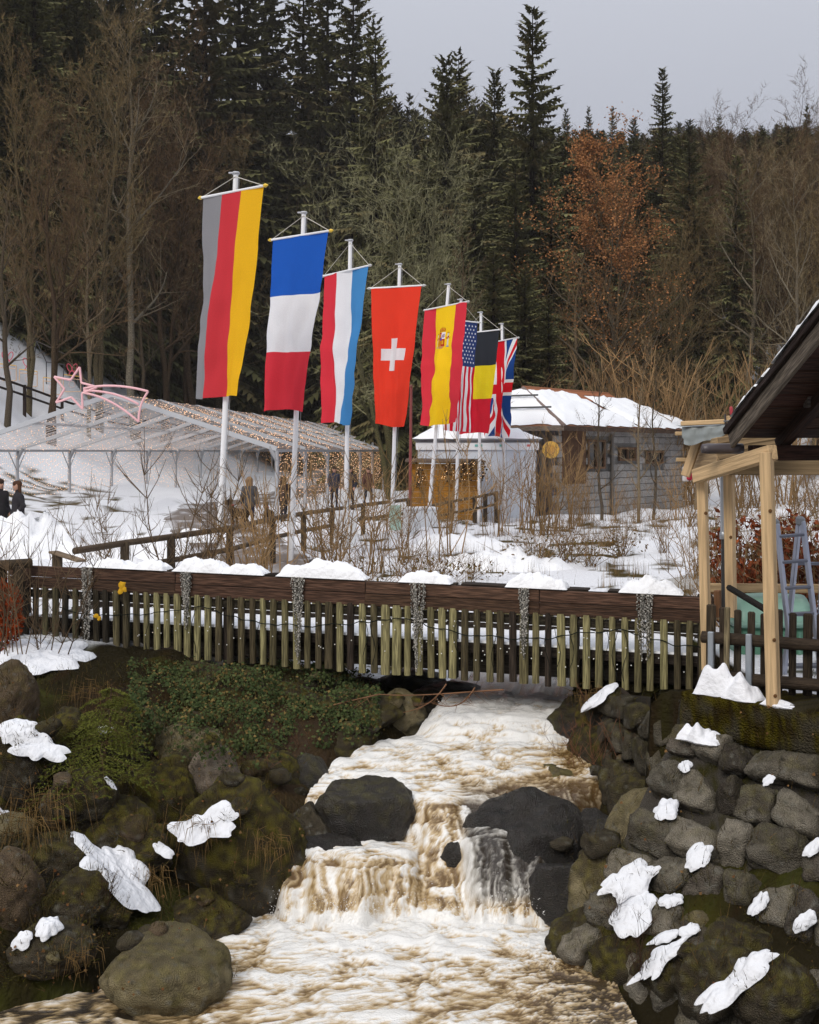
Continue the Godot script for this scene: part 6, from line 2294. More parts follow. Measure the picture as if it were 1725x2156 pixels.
func build_shrubs() -> void:
	var tan_ := Color(0.26, 0.165, 0.08)
	var dull := Color(0.13, 0.09, 0.055)
	var shapes := [brush(1, 7, 0.2, 5, tan_).mesh(), brush(2, 12, 0.16, 4, tan_ * 1.1).mesh(), brush(3, 5, 0.32, 12, dull).mesh(), brush(4, 16, 0.3, 6, tan_ * 0.8).mesh(), brush(5, 9, 0.4, 9, dull * 1.2, 0.4).mesh(), brush(6, 26, 0.42, 5, tan_ * 0.9).mesh()]
	# bearing, distance, elevation of the top, shape, label
	var list := [
		[330, 20.5, 800, 2, "tall bare shrub with forked dark stems before the tunnel's posts"],
		[250, 21.0, 930, 4, "thin dark shrub reaching over the log rail"],
		[385, 22.0, 900, 2, "bare shrub close to the foot of the first flagpole"],
		[425, 23.0, 985, 0, "slender stems just before the first flagpole"],
		[475, 21.5, 950, 0, "loose clump of straight stems behind the first rail mound"],
		[520, 20.5, 960, 1, "clump of brown stems in front of the woman's path"],
		[555, 22.0, 870, 0, "tall tan stems before the tunnel's corner post"],
		[590, 21.0, 935, 1, "dense tan stems beside the second flagpole"],
		[650, 22.0, 900, 0, "tan stems right after the second flagpole"],
		[690, 23.5, 960, 3, "brush leaning over the black sack"],
		[745, 24.0, 880, 0, "thin stems crossing the third flagpole"],
		[790, 25.0, 930, 1, "brush between the third and fourth flagpole"],
		[815, 24.0, 830, 0, "tall thin stems rising before the red banner with the cross"],
		[860, 27.0, 960, 3, "brown brush at the foot of the rusty pole"],
		[905, 27.0, 760, 0, "long thin stem crossing the coat of arms banner"],
		[930, 30.0, 1000, 1, "brush at the left corner of the ochre stall"],
		[965, 31.0, 850, 0, "thin stems before the ochre stall's garlands"],
		[1010, 33.0, 860, 0, "lone stems before the white container"],
		[1050, 33.0, 930, 1, "tan brush before the white container's middle"],
		[1085, 34.0, 900, 1, "dense tan brush before the white container's end"],
		[1120, 33.0, 880, 3, "dense brush between container and stone hut"],
		[1150, 34.0, 890, 1, "dense tan brush below the round orange sign"],
		[1185, 35.0, 870, 1, "tan brush before the brown boards of the hut"],
		[1220, 36.0, 950, 3, "tangled brush before the hut's large window"],
		[1255, 37.0, 960, 1, "upright brush beside the hut's drainpipe"],
		[1300, 38.0, 985, 1, "brush before the hut's first small window"],
		[1345, 38.0, 1000, 3, "brush before the hut's second small window"],
		[1400, 38.0, 960, 1, "brush before the far end of the hut"],
		[1440, 36.0, 920, 3, "tangled brush beside the timber shelter"],
		[1120, 26.0, 1080, 5, "low tangled bush on the snowy bank beside the pale brush"],
		[1185, 27.0, 1050, 5, "low brown bush in the middle of the snowy bank"],
		[1250, 26.0, 1080, 5, "low brown bush above the last mound but one on the rail"],
		[1320, 27.5, 1040, 5, "low bush on the snowy bank below the hut"],
		[1390, 28.0, 1030, 3, "brush on the snowy bank close to the timber posts"],
		[1000, 24.0, 1150, 5, "low brown bush behind the rail at the middle of the bridge"],
		[930, 22.0, 1120, 5, "bush with dead leaves behind the rail's middle mound"],
		[870, 23.0, 1110, 5, "dry bush on the snow below the white box"],
		[760, 21.0, 1105, 5, "dry bush on the snow below the white panel"],
		[1500, 24.0, 1000, 3, "bare brush seen between the first two timber posts"],
		[1570, 24.0, 1010, 3, "bare brush seen between the middle timber posts"],
		[1660, 27.0, 990, 1, "bare brush seen behind the stepladder"],
		[1580, 48.0, 950, 5, "dark tangled thicket seen under the shelter beam"],
		[1660, 48.0, 950, 5, "dark tangled thicket seen under the dark roof"],
		[1720, 48.0, 950, 5, "dark thicket at the edge under the dark roof"],
		[1330, 64.0, 700, 1, "tall upright thicket rising behind the hut's roof end"],
		[1395, 63.0, 720, 1, "tall upright thicket past the hut's ridge"],
		[1450, 62.0, 730, 3, "reddish thicket behind the shelter's plank"],
		[1500, 62.0, 740, 1, "thicket just before the dark roof's lower edge"],
		[1560, 62.0, 720, 3, "reddish thicket above the red handled clamp"],
		[1620, 62.0, 700, 1, "thicket beside the dark roof's snow strip"],
		[1250, 66.0, 740, 3, "thicket behind the bare tiles of the hut"],
	]
	for q in list:
		var f := land(q[0], q[1])
		var tall: float = EYE + (950.0 - q[2]) / LENS * q[1] - f.y
		var o := thing("shrub", q[4], "shrub", f, "bare shrubs")
		var wide := rnd(0.85, 1.15)
		if q[3] == 5:
			wide *= 1.5
		for e in (1 if q[1] < 60 else 2):
			var off := Vector3(rnd(-0.5, 0.5), 0, rnd(-0.5, 0.5)) * (0.6 if e == 0 else 1.0) * (tall * 0.45)
			part("stems", shapes[q[3]], M.twig, o, Transform3D(Basis(Vector3.UP, rnd(0, TAU)).scaled(Vector3(wide, 1, wide) * tall * rnd(0.85, 1.0)), f + off))
		if q[3] == 5 and q[1] < 30:
			part("dead_leaves", leafy(int(q[0]), 160, 0.04, Color(0.17, 0.09, 0.035), Color(0.1, 0.09, 0.03), Vector3(0.7, tall * 0.3, 0.5)), M.leaf, o, Transform3D(Basis(), f))
	# brown-leaved beech hedge
	var hd := [[1585, 1235, 17.0, 0.55, "russet beech hedge piece seen between the timber posts"], [1660, 1240, 17.0, 0.5, "russet beech hedge piece behind the stepladder"], [1715, 1235, 16.5, 0.45, "russet beech hedge piece at the edge beyond the stepladder"], [1520, 1245, 17.5, 0.3, "low russet hedge twig beside the drainpipe"]]
	var k := 0
	for q in hd:
		var f := land(q[0], q[2])
		var tall := 0.85
		var o := thing("beech_hedge", q[4], "hedge", f, "beech hedge")
		part("stems", shapes[5], M.twig, o, Transform3D(Basis(Vector3.UP, k).scaled(Vector3(1.2, 1.1, 1.2) * 1.7), f))
		part("leaves", leafy(300 + k, 2000 if k < 3 else 500, 0.055, Color(0.24, 0.065, 0.025), Color(0.14, 0.04, 0.02), Vector3(q[3], tall, 0.35)), M.leaf, o, Transform3D(Basis(), f))
		k += 1
	# the red-leaved bush at the left edge, and dark twigs before it
	var fr := D(5, 1380, 13.4)
	var rb := thing("red_leaf_shrub", "shrub with rust red leaves beside the dark fence end", "shrub", fr)
	part("stems", shapes[4], M.twig, rb, Transform3D(Basis().scaled(Vector3(0.9, 1.2, 0.9)), fr))
	part("leaves", leafy(350, 1500, 0.036, Color(0.42, 0.075, 0.018), Color(0.22, 0.04, 0.014), Vector3(0.22, 0.42, 0.25)), M.leaf, rb, Transform3D(Basis(), fr))
	k = 0
	for q in [[30, 1235, 12.9, 1000, "dark arching twigs with seed heads before the fence end"], [95, 1290, 13.2, 1050, "thin dark twigs drooping before the bridge's first pickets"]]:
		var f := D(q[0], q[1] + 130, q[2])
		var tall: float = (q[1] + 130 - q[3]) / LENS * q[2]
		var o := thing("shrub", q[4], "shrub", f, "bare shrubs")
		part("stems", shapes[4 if k == 0 else 2], M.twig, o, Transform3D(Basis(Vector3.UP, 1.0 + k * 2).scaled(Vector3(0.9, 1, 0.9) * tall), f))
		k += 1


# ---------------------------------------------------------------- plants of the banks
func bank_normal(x: float, d: float) -> Vector3:
	var e := 0.06
	return Vector3(top_y(x - e, d) - top_y(x + e, d), 2 * e, top_y(x, d + e) - top_y(x, d - e)).normalized()

func build_bank_plants() -> void:
	var r := RandomNumberGenerator.new()
	r.seed = 77
	# ivy over the bank under the bridge: leaves one by one
	var ls := Shape.new()
	for k in 5:
		var a := TAU * (k - 1) / 5.0
		pass
	var lp := [Vector2(0, -0.9), Vector2(0.55, -0.75), Vector2(0.95, -0.1), Vector2(0.45, 0.15), Vector2(0, 1.1), Vector2(-0.45, 0.15), Vector2(-0.95, -0.1), Vector2(-0.55, -0.75)]
	var hub := ls.point(Vector3(0, 0.18, 0))
	for q in lp:
		ls.point(Vector3(q.x, 0, q.y))
	for k in 8:
		ls.tri(hub, hub + 1 + (k + 1) % 8, hub + 1 + k)
	var where := []
	var tints := []
	var tries := 0
	while where.size() < 9000 and tries < 40000:
		tries += 1
		var px := r.randf_range(270, 800)
		var py := r.randf_range(1395, 1640)
		var dens := (0.12 + ss(-0.3, 0.2, noise_a.get_noise_2d(px * 0.012, py * 0.014))) * (1.0 - ss(1500.0, 1640.0, py + absf(px - 500) * 0.2))
		if r.randf() > dens:
			continue
		var p := hit(px, py)
		if p.z > -10.5 or p.z < -15.2 or p.y < water_y(p.x, -p.z) + 0.08:
			continue
		var n := (bank_normal(p.x, -p.z) + Vector3(r.randfn(), r.randfn(), r.randfn()) * 0.35 + Vector3(0, 0, 0.5)).normalized()
		var b := Basis(n.cross(Vector3(r.randfn(), r.randfn(), r.randfn())).normalized(), n, Vector3.ZERO)
		b.z = b.x.cross(b.y)
		where.append(Transform3D(b.scaled(Vector3.ONE * lerpf(0.007, 0.022, pow(r.randf(), 1.5))), p + n * r.randf_range(0.01, 0.09)))
		var g := Color(0.028, 0.044, 0.016).lerp(Color(0.06, 0.072, 0.026), r.randf())
		if r.randf() < 0.14:
			g = Color(0.12, 0.085, 0.03)
		tints.append(g * r.randf_range(0.6, 1.5))
	scatter("ivy", ls.mesh(), M.leaf, where, tints)
	# trailing ivy on the mossy rock by the stream and moss tufts everywhere
	where = []
	tints = []
	var blade := Shape.new()
	blade.ribbon(Vector3.ZERO, Vector3(0, 0.6, 0.06), 0.09, Color.WHITE, Vector3(0, 0, 1))
	blade.ribbon(Vector3(0, 0.5, 0.05), Vector3(0, 1.0, 0.3), 0.05, Color.WHITE, Vector3(0, 0, 1))
	tries = 0
	while where.size() < 12000 and tries < 90000:
		tries += 1
		var left := r.randf() < 0.75
		var px := r.randf_range(0, 640) if left else r.randf_range(1190, 1725)
		var py := r.randf_range(1395, 2100)
		if Vector2((px - 340.0) / 150.0, (py - 2060.0) / 110.0).length() < 1.0:
			continue
		if r.randf() > 0.1 + (0.5 if py < 1560.0 and left else 0.0) + ss(-0.1, 0.25, noise_a.get_noise_2d(px * 0.014 + 40, py * 0.016)):
			continue
		var p := hit(px, py)
		if p.y < water_y(p.x, -p.z) + 0.12 or p.z < -15.0:
			continue
		var n := bank_normal(p.x, -p.z)
		if n.y < 0.25 and r.randf() < 0.7:
			continue
		if out_of_wall(p.x, -p.z) < 0.9 and not left and r.randf() < 0.75:
			continue
		var moss := r.randf() < 0.55
		var up := (n * 0.7 + Vector3(r.randfn() * 0.5, 0.5, 0.25 + r.randfn() * 0.4)).normalized()
		var long := r.randf_range(0.014, 0.036) if moss else r.randf_range(0.05, 0.15)
		var b := Basis(up.cross(Vector3.BACK).normalized(), up, Vector3.ZERO)
		b.z = b.x.cross(b.y)
		b = b * Basis(Vector3.UP, r.randf_range(0, TAU))
		where.append(Transform3D(b.scaled(Vector3(long * (1.6 if moss else 0.55), long, long)), p))
		tints.append((Color(0.13, 0.12, 0.018) if moss else Color(0.12, 0.075, 0.03).lerp(Color(0.05, 0.045, 0.018), r.randf())) * r.randf_range(0.5, 1.4))
	scatter("moss_and_grass", blade.mesh(), M.twig, where, tints)
	# dry grass standing out of the snow beyond the bridge
	where = []
	tints = []
	tries = 0
	while where.size() < 9000 and tries < 120000:
		tries += 1
		var d := r.randf_range(17, 46)
		var x := r.randf_range(-0.12, 0.33) * d
		var c := ground_col(x, d, 1.5)
		if c.b > 0.45 and r.randf() < 0.985:
			continue
		var b := Basis(Vector3.UP, r.randf_range(0, TAU)) * Basis(Vector3.RIGHT, r.randf_range(-0.5, 0.5))
		where.append(Transform3D(b.scaled(Vector3.ONE * r.randf_range(0.12, 0.4) * Vector3(0.35, 1, 1)), Vector3(x, ground_y(x, d), -d)))
		tints.append(Color(0.26, 0.17, 0.075).lerp(Color(0.12, 0.085, 0.04), r.randf()) * r.randf_range(0.6, 1.3))
	scatter("dry_grass", blade.mesh(), M.twig, where, tints)
	# fallen leaves
	where = []
	tints = []
	for k in 260:
		var px := r.randf_range(0, 640) if k % 8 else r.randf_range(1230, 1725)
		var p := hit(px, r.randf_range(1430, 2100))
		if p.y < water_y(p.x, -p.z) + 0.08 or p.z < -15.0:
			continue
		var n := (bank_normal(p.x, -p.z) + Vector3(r.randfn(), r.randfn(), r.randfn()) * 0.3).normalized()
		var b := Basis(n.cross(Vector3(r.randfn(), r.randfn(), r.randfn())).normalized(), n, Vector3.ZERO)
		b.z = b.x.cross(b.y)
		where.append(Transform3D(b.scaled(Vector3.ONE * r.randf_range(0.008, 0.017)), p + n * 0.012))
		tints.append(Color(0.13, 0.055, 0.022).lerp(Color(0.2, 0.12, 0.05), r.randf()) * r.randf_range(0.5, 1.2))
	scatter("fallen_leaves", ls.mesh(), M.leaf, where, tints)
	# tufts of hanging dead grass
	var tufts := [[105, 1690, 0.5, "hanging tuft of tan dead grass below the snow strip"], [60, 1740, 0.4, "tan dead grass tuft hanging beside the small grey stone"], [165, 2010, 0.18, "dead grass tuft at the brown water beside the round boulder"], [190, 1460, 0.3, "dead grass and twigs at the snow's lower edge"], [420, 1740, 0.28, "dry grass hanging between the pointed slab and the mossy boulder"], [1240, 1470, 0.3, "dry grass hanging under the bridge near the chute"], [560, 1780, 0.22, "dry grass tuft on the shoulder of the large mossy boulder"], [310, 1850, 0.3, "brown grass tuft between the snow star and the mossy boulder"]]
	for q in tufts:
		var p := hit(q[0], q[1])
		var s := Shape.new()
		for k in 55:
			var a := p + Vector3(r.randfn() * 0.1, r.randfn() * 0.05 + 0.03, r.randfn() * 0.06)
			var o = Vector3(r.randfn() * 0.9, 0.25 + r.randfn() * 0.4, 0.8).normalized() * q[2] * r.randf_range(0.3, 0.6)
			var b = a + o
			var e = b + Vector3(o.x * 0.4, -q[2] * r.randf_range(0.3, 0.9), o.z * 0.35)
			var c := Color(0.24, 0.15, 0.06).lerp(Color(0.11, 0.07, 0.03), r.randf())
			s.tube([a, b, e], [0.0022, 0.002, 0.0008], 3, c, Color(-1, 0, 0), false)
		single("dead_grass_tuft", s, M.twig, q[3], "grass tuft", p, "dead grass tufts")
	# the little spruce
	var base := hit(205, 1640)
	var sp := thing("spruce_sapling", "little green spruce drooping over the mossy rocks below the bridge", "sapling", base)
	var tk := Shape.new()
	var topp := D(235, 1440, 11.6)
	tk.tube([base + Vector3(0, -0.1, 0), base.lerp(topp, 0.5) + Vector3(0.04, 0, 0), topp], [0.022, 0.015, 0.004], 6, Color(0.07, 0.045, 0.025))
	part("stem", tk, M.bark, sp)
	for k in 44:
		var f := r.randf_range(0.05, 0.95)
		var p := base.lerp(topp, f)
		var a := k * 2.4
		var l := lerpf(0.56, 0.2, f) * r.randf_range(0.75, 1.2)
		var out := Vector3(cos(a), 0, sin(a) * 0.8 + 0.2)
		var bs := Shape.new()
		var fr := Color(0.13, 0.14, 0.03) * r.randf_range(0.55, 1.2)
		var spine := []
		for i in 9:
			var t := i / 8.0
			spine.append(p + out * l * t + Vector3(0, l * (0.1 * t - 0.55 * t * t), 0))
		bs.tube(spine, [0.005, 0.0045, 0.004, 0.0035, 0.003, 0.003, 0.0025, 0.002, 0.001], 3, Color(0.08, 0.055, 0.025), Color(-1, 0, 0), false)
		for i in range(1, 9):
			for sg in [-1.0, 1.0]:
				var side = out.cross(Vector3.UP).normalized() * sg
				var q: Vector3 = spine[i]
				var tl := l * 0.42 * (1.1 - i / 9.0)
				var e: Vector3 = q + side * tl + out * tl * 0.7 + Vector3(0, -tl * 0.35, 0)
				for m in 9:
					var w := q.lerp(e, (m + 0.5) / 9.0)
					for nn in 4:
						var nd = (side * r.randfn() + out * 0.7 + Vector3(0, r.randfn() * 0.6, 0) + out.cross(Vector3.UP) * r.randfn()).normalized()
						bs.ribbon(w, w + nd * r.randf_range(0.016, 0.028), 0.006, fr * r.randf_range(0.7, 1.4), Vector3(r.randfn(), r.randfn(), r.randfn()))
		part("branch", bs, M.needle, sp)
	# bare brush and brambles at the right end of the bridge
	var br := [[1260, 1640, 1440, 12.2, 0.7, "reddish bare brush on the mossy stones under the bridge end"], [1330, 1640, 1470, 11.6, 0.6, "bare twigs growing at the corner of the abutment"], [620, 1600, 1500, 12.4, 0.9, "bare bramble stems over the rocks beside the upper pool"], [700, 1545, 1450, 13.0, 0.9, "bramble stems under the middle of the bridge"], [520, 1650, 1540, 11.6, 0.9, "bramble stems behind the pointed slab"], [330, 1520, 1420, 13.0, 0.9, "bramble stems under the left end of the bridge"], [290, 1800, 1700, 10.3, 0.9, "brown stems above the star of snow"], [1215, 1620, 1480, 12.5, 0.5, "thin twigs leaning out over the chute"], [1390, 1640, 1560, 11.2, 0.4, "brown stalks along the foot of the abutment"]]
	for q in br:
		var f := D(q[0], q[1], q[3])
		f.y = minf(f.y, top_y(f.x, q[3]) + 0.05)
		var tall: float = EYE + (950.0 - q[2]) / LENS * q[3] - f.y
		var o := thing("shrub", q[5], "shrub", f, "brush at the water")
		part("stems", brush(60 + int(q[0]), 12, q[4], 7, Color(0.17, 0.085, 0.05), 0.5), M.twig, o, Transform3D(Basis().scaled(Vector3(tall, tall, tall)), f))
	var rt := [[[1060, 1452], [960, 1458], [880, 1468], [800, 1462]], [[940, 1440], [920, 1470], [900, 1490], [850, 1500]], [[800, 1462], [760, 1470], [720, 1480], [640, 1500]], [[1000, 1448], [980, 1480], [960, 1500], [905, 1478]]]
	var k := 0
	for q in rt:
		var line := []
		var rad := []
		for i in 14:
			var p := bez(q, i / 13.0)
			line.append(D(p.x, p.y, 12.9 + 0.1 * sin(i + k)))
			rad.append(lerpf(0.009, 0.004, i / 13.0))
		var s := Shape.new()
		s.tube(line, rad, 5, Color(0.22, 0.12, 0.07))
		for e in 7:
			var p: Vector3 = line[2 + e]
			s.tube([p, p + Vector3(r.randfn() * 0.1, -0.06 + r.randfn() * 0.06, 0.05)], [0.004, 0.001], 3, Color(0.2, 0.11, 0.06), Color(-1, 0, 0), false)
		single("trailing_root", s, M.twig, ["long trailing root under the middle pickets of the bridge", "short root hanging beside the chute under the bridge", "root trailing over the ivy bank's lower edge", "crooked root dipping towards the dark rock under the bridge"][k], "root", line[0])
		k += 1
	# dead stalks standing in front of the snow tongue
	for q in [[1300, 1960, 1850, "dark dry stalks standing in front of the long snow tongue"], [1345, 2060, 1900, "dry stalks below the snow tongue by the water"], [225, 1900, 1800, "thin dry stalks sticking through the star-shaped snow patch"]]:
		var f := hit(q[0], q[1])
		var tall: float = (q[1] - q[2]) / LENS * -f.z
		var o := thing("dry_stalks", q[3], "stalks", f, "dry stalks by the water")
		part("stems", brush(int(q[0]), 9, 0.22, 8, Color(0.05, 0.03, 0.02), 0.4), M.twig, o, Transform3D(Basis().scaled(Vector3.ONE * tall), f))


# ---------------------------------------------------------------- patches of snow
func soft_top(x: float, d: float) -> float:
	var sum := 0.0
	for b in 5:
		for a in 5:
			sum += top_y(x + (a - 2) * 0.04, d + (b - 2) * 0.04)
	return sum / 25.0

func snow_patch(x: float, y: float, w: float, h: float, thick: float, seed_: float, ragged := 0.35) -> Array:  # a lump of snow at a surveyed place and extent: it bridges the hollows, and the higher stones stand out of it
	var c := hit(x, y)
	var e := hit(x, y - h * 0.5)
	var g := hit(x, y + h * 0.5)
	var d := -c.z
	var rx := w * 0.5 / LENS * d * 1.05
	var rz := clampf(absf(e.z - g.z) * 0.5, 0.45 * rx, 1.15 * rx + 0.03)
	var cz := clampf((-e.z - g.z) * 0.5, d - 0.15, d + 0.15)
	# the even slope that fits the ground under it best
	var sxx := 0.0
	var szz := 0.0
	var sxy := 0.0
	var szy := 0.0
	var mean := 0.0
	var got := []
	for jd in range(-4, 5):
		for ix in range(-4, 5):
			var f := Vector2(ix / 4.0, jd / 4.0)
			if f.length() > 1.0:
				continue
			var ty := top_y(c.x + f.x * rx, cz + f.y * rz)
			got.append([f.x * rx, f.y * rz, ty])
			mean += ty
	mean /= got.size()
	for q in got:
		sxx += q[0] * q[0]
		szz += q[1] * q[1]
		sxy += q[0] * (q[2] - mean)
		szy += q[1] * (q[2] - mean)
	var sl := Vector2(sxy / maxf(sxx, 1e-6), szy / maxf(szz, 1e-6)).limit_length(0.7)
	var left_over := []
	for q in got:
		left_over.append(q[2] - mean - sl.x * q[0] - sl.y * q[1])
	left_over.sort()
	var level: float = mean + left_over[int(left_over.size() * 0.62)]
	var s := Shape.new()
	var rings := 16
	var segs := 64
	for side in 2:
		for j in rings + 1:
			var f := float(j) / rings
			for i in segs:
				var a := TAU * i / segs
				var edge := 1.0 + ragged * (0.8 * noise_c.get_noise_2d(cos(a) * 1.2 + seed_ * 7.0, sin(a) * 1.2) + 0.14 * noise_c.get_noise_2d(cos(a) * 2.6 + seed_ * 7.0, sin(a) * 2.6))
				var ox := cos(a) * rx * f * edge
				var od := sin(a) * rz * f * edge
				var base := level + sl.x * ox + sl.y * od + 0.35 * clampf(soft_top(c.x + ox, cz + od) - level - sl.x * ox - sl.y * od, -0.12, 0.06)
				var up := thick * sqrt(maxf(0.0, 1.0 - pow(f, 3.0))) * (0.9 + 0.5 * noise_b.get_noise_2d((c.x + ox) * 7.0, (cz + od) * 7.0 + seed_))
				if side == 1:
					up = -0.35 * up
				s.point(Vector3(c.x + ox, base + up + 0.012, -cz - od), Color(0.76, 0.77, 0.8))
	for side in 2:
		for j in rings:
			for i in segs:
				var a := side * (rings + 1) * segs + j * segs + i
				var b := side * (rings + 1) * segs + j * segs + (i + 1) % segs
				if side == 0:
					s.quad(a, a + segs, b + segs, b)
				else:
					s.quad(b, b + segs, a + segs, a)
	return [s, c]

func build_snow() -> void:
	var list := [
		[75, 1385, 190, 130, 0.09, "large snow slope beside the left end of the bridge"],
		[55, 1330, 70, 36, 0.07, "small snow cushion under the fence end"],
		[30, 1545, 75, 45, 0.05, "snow cap on the yellow-mossed boulder"],
		[85, 1640, 105, 40, 0.05, "snow strip above the hanging dead grass"],
		[8, 1690, 45, 50, 0.05, "snow scrap at the edge under the snow strip"],
		[430, 1755, 125, 50, 0.045, "snow patch on the shoulder of the large mossy boulder"],
		[345, 1800, 45, 24, 0.03, "small snow scrap beside the large mossy boulder"],
		[250, 1862, 150, 90, 0.05, "star-shaped snow patch on the left bank"],
		[100, 1965, 52, 42, 0.06, "round snow lump above the muddy water"],
		[48, 1985, 45, 26, 0.05, "small snow lump beside the round one in the mud"],
		[222, 1555, 30, 22, 0.03, "snow fleck among the little spruce's branches"],
		[232, 1650, 24, 14, 0.02, "tiny snow fleck below the little spruce"],
		[1335, 1928, 85, 150, 0.05, "long tongue of snow hanging down the mossy boulder"],
		[1330, 1862, 120, 50, 0.06, "snow cap on the mossy boulder above the tongue"],
		[1395, 1710, 50, 110, 0.05, "upright snow patch between the spotted boulder and the wall"],
		[1470, 1810, 55, 55, 0.04, "slanting snow patch on the wall's edge stones"],
		[1555, 2085, 150, 90, 0.06, "largest snow patch at the foot of the stone wall"],
		[1600, 1915, 42, 62, 0.05, "cone of snow on a mossy wall ledge"],
		[1695, 1945, 48, 30, 0.06, "egg-shaped snow lump on the mossy wall ledge"],
		[1400, 1985, 60, 16, 0.03, "thin snow line on the brown rock"],
		[1395, 2025, 110, 22, 0.035, "long thin snow line above the bottom rocks"],
		[1450, 1965, 46, 20, 0.03, "short snow line beside the brown rock"],
		[1412, 1900, 46, 24, 0.035, "small snow wedge beside the snow tongue"],
		[1445, 1620, 26, 16, 0.035, "snow dab on the corner stone of the wall"],
		[1712, 1790, 40, 30, 0.04, "snow dab at the edge of the wall"],
		[1250, 1522, 50, 26, 0.04, "snow on the green mossy stone under the bridge end"],
		[1265, 1462, 70, 22, 0.05, "snow lying behind the last pickets of the bridge"],
		[1620, 1655, 24, 10, 0.02, "small snow fleck on a wall joint"],
	]
	var k := 0
	for q in list:
		k += 1
		var s := snow_patch(q[0], q[1], q[2], q[3], q[4], k, 0.55 if q[2] > 90 else 0.3)
		single("snow_patch", s[0], M.snow, q[5], "snow", s[1], "snow patches on the banks")
	for q in [[-0.02, 0.56, -0.1, 0.12, 1.945, 0.17, "thick snow drift lying along the mossy coping under the posts"], [-0.02, 0.36, 0.17, 0.1, 1.6, 0.09, "snow drift on the ledge below the mossy coping"], [0.62, 0.92, -0.03, 0.06, 1.95, 0.03, "thin snow strip at the foot of the thick timber post"]]:
		var s := Shape.new()
		for side in 2:
			for j in 13:
				for i in 49:
					var u := i / 24.0 - 1.0
					var v := j / 6.0 - 1.0
					var wob := 1.0 + 0.35 * noise_b.get_noise_2d(u * 1.3 + k * 3.0, 7.0)
					var rim := sqrt(maxf(0.0, 1.0 - v * v)) * pow(maxf(0.0, 1.0 - pow(absf(u), 2.5)), 0.6)
					var p: Vector2 = WALL_O + WALL_T * lerpf(q[0], q[1], (u + 1.0) / 2.0) + WALL_N * (q[2] + v * q[3] * wob)
					var tall: float = q[5] * rim * (1.15 - 0.45 * u) * (1.0 + 0.6 * noise_c.get_noise_2d(u * 1.7 + k, v * 0.6)) if side == 0 else -0.03 * rim
					s.point(Vector3(p.x, q[4] + tall, -p.y), Color(0.82, 0.83, 0.86))
		for side in 2:
			for j in 12:
				for i in 48:
					var a: int = side * 13 * 49 + j * 49 + i
					if side == 0:
						s.quad(a, a + 49, a + 50, a + 1)
					else:
						s.quad(a + 1, a + 50, a + 49, a)
		var pm = WALL_O + WALL_T * q[0]
		single("snow_drift", s, M.snow, q[6], "snow", Vector3(pm.x, q[4], -pm.y))
		k += 1
	# mounds on the bridge rail and the snow on its deck
	var mounds := [[232, 1178, 100, 16, "flat snow mound first on the dark end of the rail"], [312, 1190, 72, 17, "small snow mound second on the rail beside the fence post"], [420, 1196, 118, 26, "snow mound on the rail before the first flagpole"], [512, 1206, 95, 18, "low snow mound on the rail behind the first flagpole"], [675, 1212, 190, 32, "longest snow mound, on the rail before the second and third flagpole"], [893, 1222, 112, 22, "snow mound over the ragged light bundle on the rail"], [1127, 1230, 128, 26, "snow mound over the light bundle above the chute"], [1372, 1236, 126, 28, "last snow mound on the rail beside the timber posts"]]
	for q in mounds:
		var u0 := BU(q[0])
		var sc: float = BP(u0, 0, 0).length() / LENS
		var half: float = q[2] * 0.5 * sc
		var s := Shape.new()
		for j in 13:
			for i in 37:
				var u := i / 18.0 - 1.0
				var v := j / 6.0 - 1.0
				var rim := pow(maxf(0.0, 1.0 - v * v), 0.4) * pow(maxf(0.0, 1.0 - absf(u) * absf(u)), 0.55)
				var hgt: float = q[3] * 0.95 * sc * rim * (1.0 + 0.7 * noise_a.get_noise_2d(u * 1.5 + k * 3.0, v))
				s.point(BP(u0 + u * half * (1.0 + 0.06 * noise_b.get_noise_2d(v * 3, k)), 0.09 + v * 0.14, 0.014 + hgt), Color(0.86, 0.87, 0.89))
		for j in 12:
			for i in 36:
				var a := j * 37 + i
				s.quad(a, a + 1, a + 38, a + 37)
		single("snow_mound", s, M.snow, q[4], "snow", BP(u0, 0.1, 0), "snow mounds on the bridge rail")
		k += 1
	var dk := Shape.new()
	for j in 9:
		for i in 160:
			var u := 0.4 + i * 0.046
			var v := 0.2 + j * 0.165
			var t := 0.035 + 0.03 * noise_a.get_noise_2d(u * 2.0, v * 3.0) - (0.06 if j == 0 or j == 8 else 0.0) + 0.03 * ss(5.5, 7.0, u)
			dk.point(BP(u, v, -0.665 + t), Color(0.84, 0.85, 0.88))
	for j in 8:
		for i in 159:
			var a := j * 160 + i
			dk.quad(a, a + 1, a + 161, a + 160)
	single("deck_snow", dk, M.snow, "trodden snow lying along the deck of the footbridge", "snow", BP(4, 0.8, -0.7))
	for v in [0.1, 1.62]:
		var ln := Shape.new()
		for j in 4:
			for i in 150:
				var u := -0.05 + i * 0.053
				ln.point(BP(u, v - 0.03 + j * 0.02, -0.606 + (0.022 + 0.015 * noise_a.get_noise_2d(u * 3.0, v)) * (1.0 if j in [1, 2] else 0.0)), Color(0.85, 0.86, 0.88))
		for j in 3:
			for i in 149:
				var a := j * 150 + i
				ln.quad(a, a + 1, a + 151, a + 150)
		single("edge_snow", ln, M.snow, "thin line of snow on the near edge board of the footbridge" if v < 1 else "thin line of snow on the far edge board of the footbridge", "snow", BP(4, v, -0.6))
